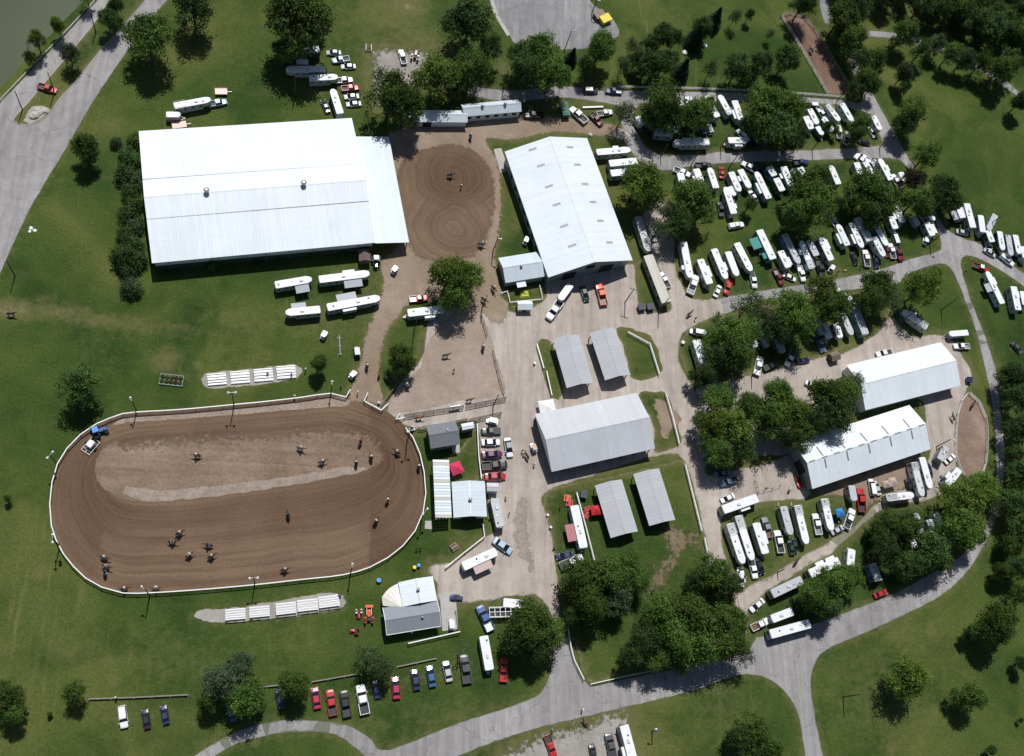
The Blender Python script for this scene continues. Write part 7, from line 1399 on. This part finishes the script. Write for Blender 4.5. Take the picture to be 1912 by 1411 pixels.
def horse_mesh(pose):
    V = [(-.15, 0, 1.36)]; E = []; Rr = [.29]
    hip = chain(V, E, Rr, 0, [((-.62, 0, 1.38), .27), ((-.86, 0, 1.30), .16)]); hip = 1
    ch = chain(V, E, Rr, 0, [((.28, 0, 1.33), .31), ((.58, 0, 1.42), .23)]); chest = ch - 1
    hz = {0: 0, 1: -.12, 2: -.3}[pose]
    nk = chain(V, E, Rr, ch, [((.86, 0, 1.70 + hz), (.10, .17)), ((1.10, 0, 1.92 + hz * 1.6), (.09, .12)), ((1.34, 0, 1.74 + hz * 1.7), (.075, .085)), ((1.50, 0, 1.58 + hz * 1.7), (.06, .06))])
    for s in (1, -1):
        chain(V, E, Rr, nk - 2, [((1.06, s * .07, 2.08 + hz * 1.6), .025)])
        st = {0: (0, 0), 1: (.18, -.15), 2: (.30, -.28)}[pose]; f = st[0 if s > 0 else 1]; b = st[1 if s > 0 else 0]
        chain(V, E, Rr, hip, [((-.62, s * .17, 1.10), .17), ((-.48 + b * .3, s * .18, .93), .115), ((-.74 + b * .7, s * .17, .56), .06), ((-.66 + b, s * .17, .16), .045), ((-.58 + b, s * .17, .05), .06)])
        chain(V, E, Rr, chest, [((.40, s * .16, 1.06), .13), ((.40 + f * .3, s * .16, .80), .085), ((.44 + f * .8, s * .16, .47), .055), ((.42 + f, s * .16, .15), .042), ((.48 + f, s * .16, .05), .056)])
    return skin_mesh('body', V, E, Rr)
HB = [horse_mesh(i) for i in range(3)]
HC = {'bay': (.10, .045, .022), 'dark': (.030, .018, .013), 'black': (.012, .011, .011), 'chestnut': (.19, .075, .032), 'grey': (.42, .41, .40), 'sorrel': (.16, .07, .04)}
HT = {'bay': 'black', 'dark': 'black', 'black': 'black', 'chestnut': 'chestnut', 'grey': 'grey', 'sorrel': 'sorrel'}
TAIL = MB().tube([(-.86, 0, 1.36), (-1.02, 0, 1.2), (-1.05, 0, .8), (-1.0, 0, .45)], [.05, .09, .09, .03], 6).mesh('tail')
MANES = [MB().loft([[(.55, -.02, 1.62 + h), (.55, .02, 1.62 + h), (.55, .03, 1.52 + h), (.55, -.03, 1.52 + h)], [(.84, -.02, 1.88 + h * 1.2), (.84, .02, 1.88 + h * 1.2), (.80, .06, 1.74 + h), (.80, -.03, 1.74 + h)], [(1.06, -.02, 2.06 + h * 1.6), (1.06, .02, 2.06 + h * 1.6), (1.0, .05, 1.92 + h * 1.6), (1.0, -.02, 1.92 + h * 1.6)]]).mesh('mane') for h in (0, -.12, -.3)]
SADDLE = MB().loft([[(x, -w_, z - .22), (x, -w_ * .6, z), (x, w_ * .6, z), (x, w_, z - .22)] for x, w_, z in ((-.32, .26, 1.70), (-.22, .32, 1.68), (0, .34, 1.64), (.16, .33, 1.68), (.26, .24, 1.74))]).mesh('saddle')
PADM = MB().loft([[(x, -.40, 1.28), (x, -.33, 1.55), (x, -.12, 1.665), (x, .12, 1.665), (x, .33, 1.55), (x, .40, 1.28), (x, .36, 1.28), (x, 0, 1.60), (x, -.36, 1.28)] for x in (-.45, .36)]).mesh('saddle_pad')
def figure_mesh(pose):
    if pose == 'ride':
        V = [(0, 0, 1.80)]; E = []; Rr = [.15]
        c_ = chain(V, E, Rr, 0, [((.02, 0, 1.98), .125), ((.03, 0, 2.18), (.17, .12)), ((.04, 0, 2.36), .06), ((.07, 0, 2.50), .10), ((.07, 0, 2.60), .085)]); tor = 2
        for s in (1, -1):
            chain(V, E, Rr, 0, [((.10, s * .22, 1.74), .11), ((.34, s * .40, 1.42), .08), ((.20, s * .43, 1.02), .055), ((.36, s * .44, .96), .045)])
            e = chain(V, E, Rr, tor, [((.02, s * .22, 2.22), .065), ((.06, s * .30, 1.98), .05), ((.30, s * .14, 1.90), .038), ((.38, s * .10, 1.90), .04)])
    else:
        V = [(0, 0, .95)]; E = []; Rr = [.14]
        chain(V, E, Rr, 0, [((0, 0, 1.12), .12), ((.01, 0, 1.34), (.17, .12)), ((.02, 0, 1.52), .055), ((.04, 0, 1.64), .095), ((.04, 0, 1.74), .08)]); tor = 2
        for s in (1, -1):
            w_ = .12 * s
            chain(V, E, Rr, 0, [((.0, s * .09, .88), .10), ((w_ * .6, s * .10, .50), .07), ((w_, s * .10, .12), .05), ((w_ + .14, s * .11, .05), .045)])
            chain(V, E, Rr, tor, [((0, s * .21, 1.38), .06), ((-w_ * .5, s * .27, 1.12), .048), ((.06 - w_, s * .26, .88), .036), ((.08 - w_, s * .25, .80), .04)])
    me = skin_mesh('body', V, E, Rr); z = {'ride': (2.32, 1.82), 'stand': (1.48, .98)}[pose]
    for k in range(4): me.materials.append(None)
    for p in me.polygons:
        c_ = p.center
        if c_.z > z[0] + .04: p.material_index = 0
        elif c_.z > z[1]: p.material_index = 1 if not (abs(c_.y) < .2 and c_.x > .3) else 0
        else: p.material_index = 2
        if pose == 'ride' and c_.z < 1.1: p.material_index = 3
        if pose == 'stand' and c_.z < .12: p.material_index = 3
    return me
FIG = {k: figure_mesh(k) for k in ('ride', 'stand')}
M_SKIN = mat('skin', (.48, .30, .22), .6); M_BOOT = mat('boot_leather', (.05, .03, .02), .6)
CL = {'white': (.72, .72, .72), 'black': (.02, .02, .022), 'red': (.42, .02, .03), 'blue': (.05, .12, .32), 'pink': (.6, .3, .36), 'denim': (.06, .09, .17), 'khaki': (.30, .24, .16), 'grey': (.25, .26, .27), 'teal': (.05, .25, .26), 'cream': (.6, .56, .46)}
def cloth(k): return mat('cloth_' + k, CL[k], .85)
HAT = MB().tube([(0, 0, 0), (0, 0, .025)], .20, 14).tube([(0, 0, .025), (0, 0, .14)], [.105, .085], 12).mesh('hat')
HAIR = MB().loft([[(math.cos(a) * r, math.sin(a) * r, z) for a in [k * math.pi / 4 for k in range(8)]] for r, z in ((.105, -.04), (.115, .04), (.07, .11))]).mesh('hair')
def person(label, loc, rz, shirt, pants, hat='cream', pose='stand', group=None):
    t = thing('person', label, 'person', loc, rz, group); o = bpy.data.objects.new('body', FIG[pose]); link(o, t)
    for i, m in enumerate((M_SKIN, cloth(shirt), cloth(pants), M_BOOT)): o.material_slots[i].link = 'OBJECT'; o.material_slots[i].material = m
    x, z = {'ride': (.07, 2.60), 'stand': (.04, 1.74)}[pose]
    if hat: mobj('hat', HAT, cloth(hat), t, loc=(x, 0, z))
    else: mobj('hair', HAIR, mat('hair', (.05, .03, .02), .8), t, loc=(x - .015, 0, z))
def horse(label, tile, x, y, ang, col, pose=1, rider=None, rlabel=None, saddle=True, group=None):
    p = GT(tile, x, y, 1.2); loc = (p.x, p.y, 0)
    t = thing('horse', label, 'horse', loc, R(ang), group); hm = mat('coat_' + col, HC[col], .55, var=.15, scale=2.5); tm = mat('tail_' + HT[col], HC[HT[col]], .7)
    mobj('body', HB[pose], hm, t); mobj('tail', TAIL, tm, t); mobj('mane', MANES[pose], tm, t)
    if saddle:
        mobj('saddle_pad', PADM, cloth(random.Random(x).choice(['black', 'denim', 'grey', 'black', 'khaki'])), t); mobj('saddle', SADDLE, M_BOOT, t)
    if rider: person(rlabel, loc, R(ang), rider[0], rider[1], rider[2], 'ride', 'riders')
HCW = {'bay': 'bay', 'dark': 'dark brown', 'black': 'black', 'chestnut': 'chestnut', 'grey': 'grey', 'sorrel': 'reddish sorrel'}
def rides(where, rows):
    for r in rows:
        tile, x, y, ang, col, sh, pa, ht, w_ = r
        if sh: horse('%s horse %s' % (HCW[col], w_ + (' ' + where if len(w_.split()) < 7 else '')), tile, x, y, ang, col, 1 + (int(x) % 2), (sh, pa, ht), 'rider in %s shirt on the %s horse %s' % (sh, HCW[col], w_), True, 'saddle horses')
        else: horse('unmounted %s horse %s' % (HCW[col], w_ + (' ' + where if 'ring' in where else '')), tile, x, y, ang, col, 0, None, None, False, 'led and tied horses')
rides('in the show ring', [
    ('p02', 1405, 572, 178, 'dark', 'white', 'denim', 'cream', 'alone near the bend end'), ('p02', 1282, 1125, 28, 'dark', 'white', 'denim', 'cream', 'upper of the close trio'), ('p02', 1232, 1188, 5, 'black', 'white', 'black', 'black', 'lower of the close trio'), ('p02', 1487, 1212, 172, 'black', 'black', 'denim', 'black', 'facing back towards the bend'), ('p02', 1352, 1282, 35, 'bay', 'white', 'khaki', 'cream', 'between two dark horses'), ('p02', 1510, 1292, 30, 'dark', 'pink', 'denim', 'cream', 'leading the lower group'),
    ('p02', 745, 1300, -10, 'dark', 'cream', 'denim', 'cream', 'coming out of the bend'), ('p03', 758, 22, -12, 'dark', 'pink', 'denim', 'grey', 'upper of the bend pair'), ('p03', 750, 68, 100, 'black', 'black', 'black', 'black', 'lower of the bend pair'), ('p03', 888, 180, 10, 'bay', 'white', 'denim', 'cream', 'hugging the rail at the bend'), ('p03', 1115, 175, 8, 'chestnut', 'white', 'denim', 'cream', 'along the lower rail'),
    ('p12', 312, 520, -12, 'chestnut', 'white', 'denim', 'cream', 'standing in upper mid ring'), ('p12', 465, 618, 20, 'dark', 'grey', 'denim', 'cream', 'in the middle of the infield'), ('p12', 708, 628, 95, 'dark', 'grey', 'denim', 'cream', 'head-on near the gate end'), ('p12', 815, 588, 110, 'bay', 'cream', 'khaki', 'cream', 'beside the gate end of the infield'), ('p12', 738, 478, 70, 'sorrel', 'red', 'red', 'black', 'with the red-clad rider'), ('p12', 1000, 548, 150, 'dark', 'white', 'denim', 'cream', 'near the double lamp pole'), ('p12', 1155, 655, 95, 'dark', 'cream', 'denim', 'cream', 'against the rail by the grandstand'),
    ('p12', 932, 893, 70, 'bay', 'white', 'denim', 'cream', 'on the gate-end bend, upper'), ('p12', 848, 1045, 58, 'dark', 'white', 'denim', 'cream', 'on the gate-end bend, lower'), ('p12', 222, 1000, 110, 'dark', 'grey', 'denim', 'black', 'alone on the near straight'), ('p13', 198, 45, 15, 'dark', 'pink', 'denim', 'cream', 'alone low on the near straight')])
rides('on the centre path and paddock', [
    ('p11', 1605, 402, 2, 'dark', 'white', 'denim', 'cream', 'entering the warm-up ring'), ('p11', 1690, 718, -55, 'bay', 'cream', 'denim', 'cream', 'on the path by the picket pen'), ('p11', 1622, 800, -40, 'dark', 'white', 'denim', 'cream', 'under the leafy tree'), ('p11', 1615, 1140, 95, 'bay', 'white', 'denim', 'cream', 'beside the dark rail'), ('p11', 1350, 1195, 15, 'dark', None, None, None, 'in the middle of the paddock'), ('p11', 785, 1272, -80, 'dark', 'white', 'denim', 'cream', 'on the track to the gate'), ('p12', 1070, 72, 130, 'dark', 'white', 'khaki', 'cream', 'at the diagonal rail'),
    ('p12', 1520, 175, 15, 'bay', None, None, None, 'at the chute fence'), ('p12', 1160, 300, 10, 'chestnut', None, None, None, 'at the start of the chute'), ('p12', 1105, 380, 25, 'grey', 'grey', 'denim', 'cream', 'at the short brown rail'), ('p11', 872, 1330, 85, 'bay', None, None, None, 'tied beside the dark tree'), ('p11', 920, 1352, 120, 'dark', None, None, None, 'tied closest to the dark tree')])
rides('around the grounds', [
    ('p10', 1525, 970, 100, 'dark', 'white', 'denim', 'cream', 'walking above the warm-up ring'), ('p10', 1382, 1245, 15, 'dark', 'grey', 'denim', 'black', 'circling in the warm-up ring'), ('p01', 78, 898, 5, 'dark', None, None, None, 'on the worn path from the road'), ('p30', 395, 352, 120, 'dark', 'white', 'denim', 'cream', 'in the top corral'), ('p32', 1548, 212, 60, 'black', None, None, None, 'loose in the round pen'), ('p32', 1408, 300, 110, 'bay', None, None, None, 'beside the round pen fence'), ('m', 1435, 1285, 50, 'dark', None, None, None, 'led along the lower gravel drive'), ('k', 218, 185, 40, 'dark', None, None, None, 'crossing the gravel junction'), ('p22', 92, 575, 120, 'dark', None, None, None, 'at the end of the wide barn'), ('p23', 508, 1132, 130, 'sorrel', None, None, None, 'led across the bottom gravel'), ('m', 1350, 235, 60, 'grey', None, None, None, 'waiting by the hitching rails')])
for lb, tile, x, y, rz, sh, pa, ht in (
    ('person in dark clothes standing in the warm-up ring', 'p10', 1457, 1330, 90, 'black', 'black', 'cream'), ('person in white shirt standing at the ring gate', 'p12', 718, 125, 40, 'white', 'khaki', 'cream'), ('person in grey shirt leaning at the upper ring rail', 'p12', 600, 78, -90, 'grey', 'black', None), ('person in white shirt on the upper ring rail path', 'p12', 268, 152, -90, 'white', 'denim', 'cream'), ('person in black standing in the paddock sand', 'p11', 1405, 1305, 80, 'black', 'denim', None), ('person walking on the gravel beside the show barn', 'p21', 265, 730, 90, 'black', 'denim', None),
    ('person on the gravel junction behind the dark horse', 'k', 297, 262, 60, 'black', 'denim', None), ('person walking on the drive by the sparse tree', 'k', 622, 190, 70, 'grey', 'denim', None), ('person standing at the worn patch by a white cart', 'g', 1258, 825, 60, 'black', 'denim', None), ('person at the road edge between parked trucks', 'g', 1596, 752, 60, 'black', 'black', None), ('person leading the sorrel horse on the bottom gravel', 'p23', 487, 1045, -60, 'black', 'denim', 'white'), ('person by the red pickup at the bottom gravel', 'p23', 272, 1192, 20, 'white', 'black', None),
    ('person in pink at the food trailer counter', 'p12', 1778, 870, -120, 'cream', 'khaki', 'cream'), ('person beside the food trailer window', 'p12', 1800, 990, 170, 'black', 'black', None), ('person walking past the white parked car', 'p12', 1895, 540, 100, 'black', 'denim', None), ('person walking behind the first at the car row', 'p12', 1905, 562, 100, 'grey', 'denim', None), ('person standing on the lawn by the ring bend', 'p12', 1140, 1240, 90, 'black', 'denim', None), ('person standing beside the other at the ring bend lawn', 'p12', 1168, 1238, 90, 'black', 'black', None), ('person at the corner of the two-tone barn', 'p22', 145, 635, 120, 'white', 'denim', 'cream'), ('person at the plain white barn end', 'p32', 1165, 212, 30, 'grey', 'denim', None),
    ('person in cream top by the teal awning', 'f', 1268, 345, 0, 'cream', 'khaki', 'cream'), ('person by the teal awning, lower', 'f', 1285, 430, 0, 'white', 'denim', None), ('person near the red picnic tables', 'p22', 330, 945, 0, 'red', 'black', None), ('person beside the east road at the red truck', 'j', 1075, 285, 70, 'black', 'denim', None), ('person in orange tones near the brown lawn patch', 'p23', 990, 200, 80, 'black', 'khaki', None), ('person at the lower bleacher log rail', 'p03', 828, 962, 90, 'grey', 'denim', 'cream'), ('spectator sitting on the third upper bleacher', 'p11', 75, 1330, -90, 'black', 'denim', None), ('spectator at the end upper bleacher', 'p11', 245, 1335, -90, 'black', 'black', None), ('person beside the small leaning tree', 'p11', 345, 1300, 0, 'cream', 'denim', 'cream')):
    q = GT(tile, x, y, .9); person(lb, (q.x, q.y, 0), R(rz), sh, pa, ht, 'stand', 'people on foot')

# folding chairs, coolers and hay by the trailers
def chair(label, tile, x, y, ang, col, group='folding chairs by the trailers'):
    q = GT(tile, x, y, .5); t = thing('folding_chair', label, 'chair', (q.x, q.y, 0), R(ang), group)
    MB().box(-.27, .27, -.27, .27, .42, .47).build('seat', cloth(col), t); MB().loft([[(-.27, -.27, .47), (-.27, .27, .47), (-.23, .27, .47), (-.23, -.27, .47)], [(-.42, -.27, .98), (-.42, .27, .98), (-.38, .27, .98), (-.38, -.27, .98)]]).build('backrest', cloth(col), t)
    for a_ in (-.25, .25):
        for b_ in (-.25, .25): MB().tube([(a_, b_, 0), (a_, b_, .42)], .02, 5).build('leg', M_STEEL, t)
def bale(label, tile, x, y, ang, group='hay bales by the trailers'):
    q = GT(tile, x, y, .3); o = MB().prism([(-.5, -.24), (.5, -.24), (.52, 0), (.5, .24), (-.5, .24), (-.52, 0)], 0, .42, .03).build('hay_bale', mat('hay', (.30, .24, .12), .95, var=.2), None, loc=(q.x, q.y, 0), rot=(0, 0, R(ang))); tag(o, label, 'hay bale', group)
for lb, tile, x, y, a_, c_ in (('white chair on the verge by the food trailer, upper', 'p22', 242, 998, 20, 'white'), ('white chair on the verge by the food trailer, lower', 'p22', 263, 1085, 40, 'white'), ('dark chair on the verge by the food trailer', 'p22', 287, 1240, 0, 'black'), ('cream chair under the teal awning, inner', 'f', 1300, 370, 10, 'cream'), ('grey chair under the teal awning, outer', 'f', 1225, 355, 10, 'grey'), ('dark chair below the teal awning', 'f', 1285, 520, 0, 'black'), ('blue chair under the grey awning of the long upper trailer', 'p11', 660, 715, 0, 'blue'), ('red chair under the grey awning of the long lower trailer', 'p11', 640, 760, 0, 'red'), ('grey chair by the blue canopy', 'n', 660, 870, 0, 'grey'), ('black chair by the blue canopy', 'n', 690, 860, 0, 'black'), ('blue chair beside the round pen camper', 'o', 905, 830, 0, 'teal'), ('green chair beside the round pen camper', 'o', 890, 925, 0, 'teal')):
    chair(lb, tile, x, y, a_, c_)
for lb, tile, x, y, a_ in (('hay bale in front of the striped barn, upper', 'm', 1170, 470, 70), ('hay bale in front of the striped barn, lower', 'm', 1355, 465, 80), ('hay bale by the crosswise rack trailer', 'n', 1262, 560, 20), ('hay bale by the hitching rails', 'm', 1010, 225, 30), ('hay bale behind the white camper in the worn patch', 'g', 1360, 800, 10), ('hay bale beside the lower tan shelter', 'n', 1290, 590, 0)):
    bale(lb, tile, x, y, a_)
# ================================================================== labels: where look-alikes share one, name what each stands beside
_tops = [o for o in C.objects if o.parent is None and 'label' in o and 'category' in o]
_MARK = {'black': 'black', 'charcoal': 'dark grey', 'navy': 'navy', 'blue': 'blue', 'red': 'red', 'maroon': 'maroon', 'crimson': 'crimson', 'purple': 'purple', 'teal': 'teal', 'green': 'green', 'orange': 'orange', 'dark': 'dark'}
_marks = []
for o in _tops:
    wd = o['label'].split(); cat_ = o['category']
    if cat_ in ('car', 'pickup truck', 'van', 'motorhome', 'horse trailer', 'camper', 'cart', 'tractor', 'canopy', 'dumpster'):
        for w_ in wd[:3]:
            if w_ in _MARK: _marks.append((o.location.copy(), _MARK[w_] + ' ' + cat_, o)); break
    elif cat_ in ('light pole', 'utility pole'): _marks.append((o.location.copy(), 'pole', o))
    elif cat_ in ('building',) and 'barn' in o.name: _marks.append((o.location.copy(), 'barn', o))
from collections import Counter, defaultdict
_cnt = Counter(o['label'] for o in _tops)
for o in _tops:
    if _cnt[o['label']] < 2 or o['category'] not in ('tree', 'shrub', 'conifer', 'car', 'pickup truck', 'horse trailer', 'camper', 'van', 'trailer', 'motorhome'): continue
    if 'wood at the corner' in o['label']: continue
    near_ = sorted(((p_ - o.location).length, w_) for p_, w_, q in _marks if q is not o)
    if near_ and near_[0][0] < 11 and len(o['label'].split()) + len(near_[0][1].split()) <= 14:
        o['label'] = o['label'] + ', beside a ' + near_[0][1]

_by = defaultdict(list)
for o in _tops:
    if o['category'] in ('tree', 'shrub', 'conifer') and 'wood at' not in o['label']: _by[o['label']].append(o)
for l_, os_ in _by.items():
    if len(os_) < 2 or len(l_.split()) > 15: continue
    os_.sort(key=lambda q: q.scale.x)
    if os_[-1].scale.x > os_[-2].scale.x * 1.06: os_[-1]['label'] = 'largest ' + l_
    if os_[0].scale.x < os_[1].scale.x * .94: os_[0]['label'] = 'smallest ' + l_
# turf under the parked vehicles is trodden
for c_, L_ in VEH:
    d_ = (Q[:, 0] - c_.x) ** 2 + (Q[:, 1] - c_.y) ** 2; wq = np.maximum(wq, .36 * np.exp(-d_ / (L_ * .45 + 1.2) ** 2))
wear[near] = wq; gme.attributes['wear'].data.foreach_set('value', wear.astype(np.float32)); gme.update()
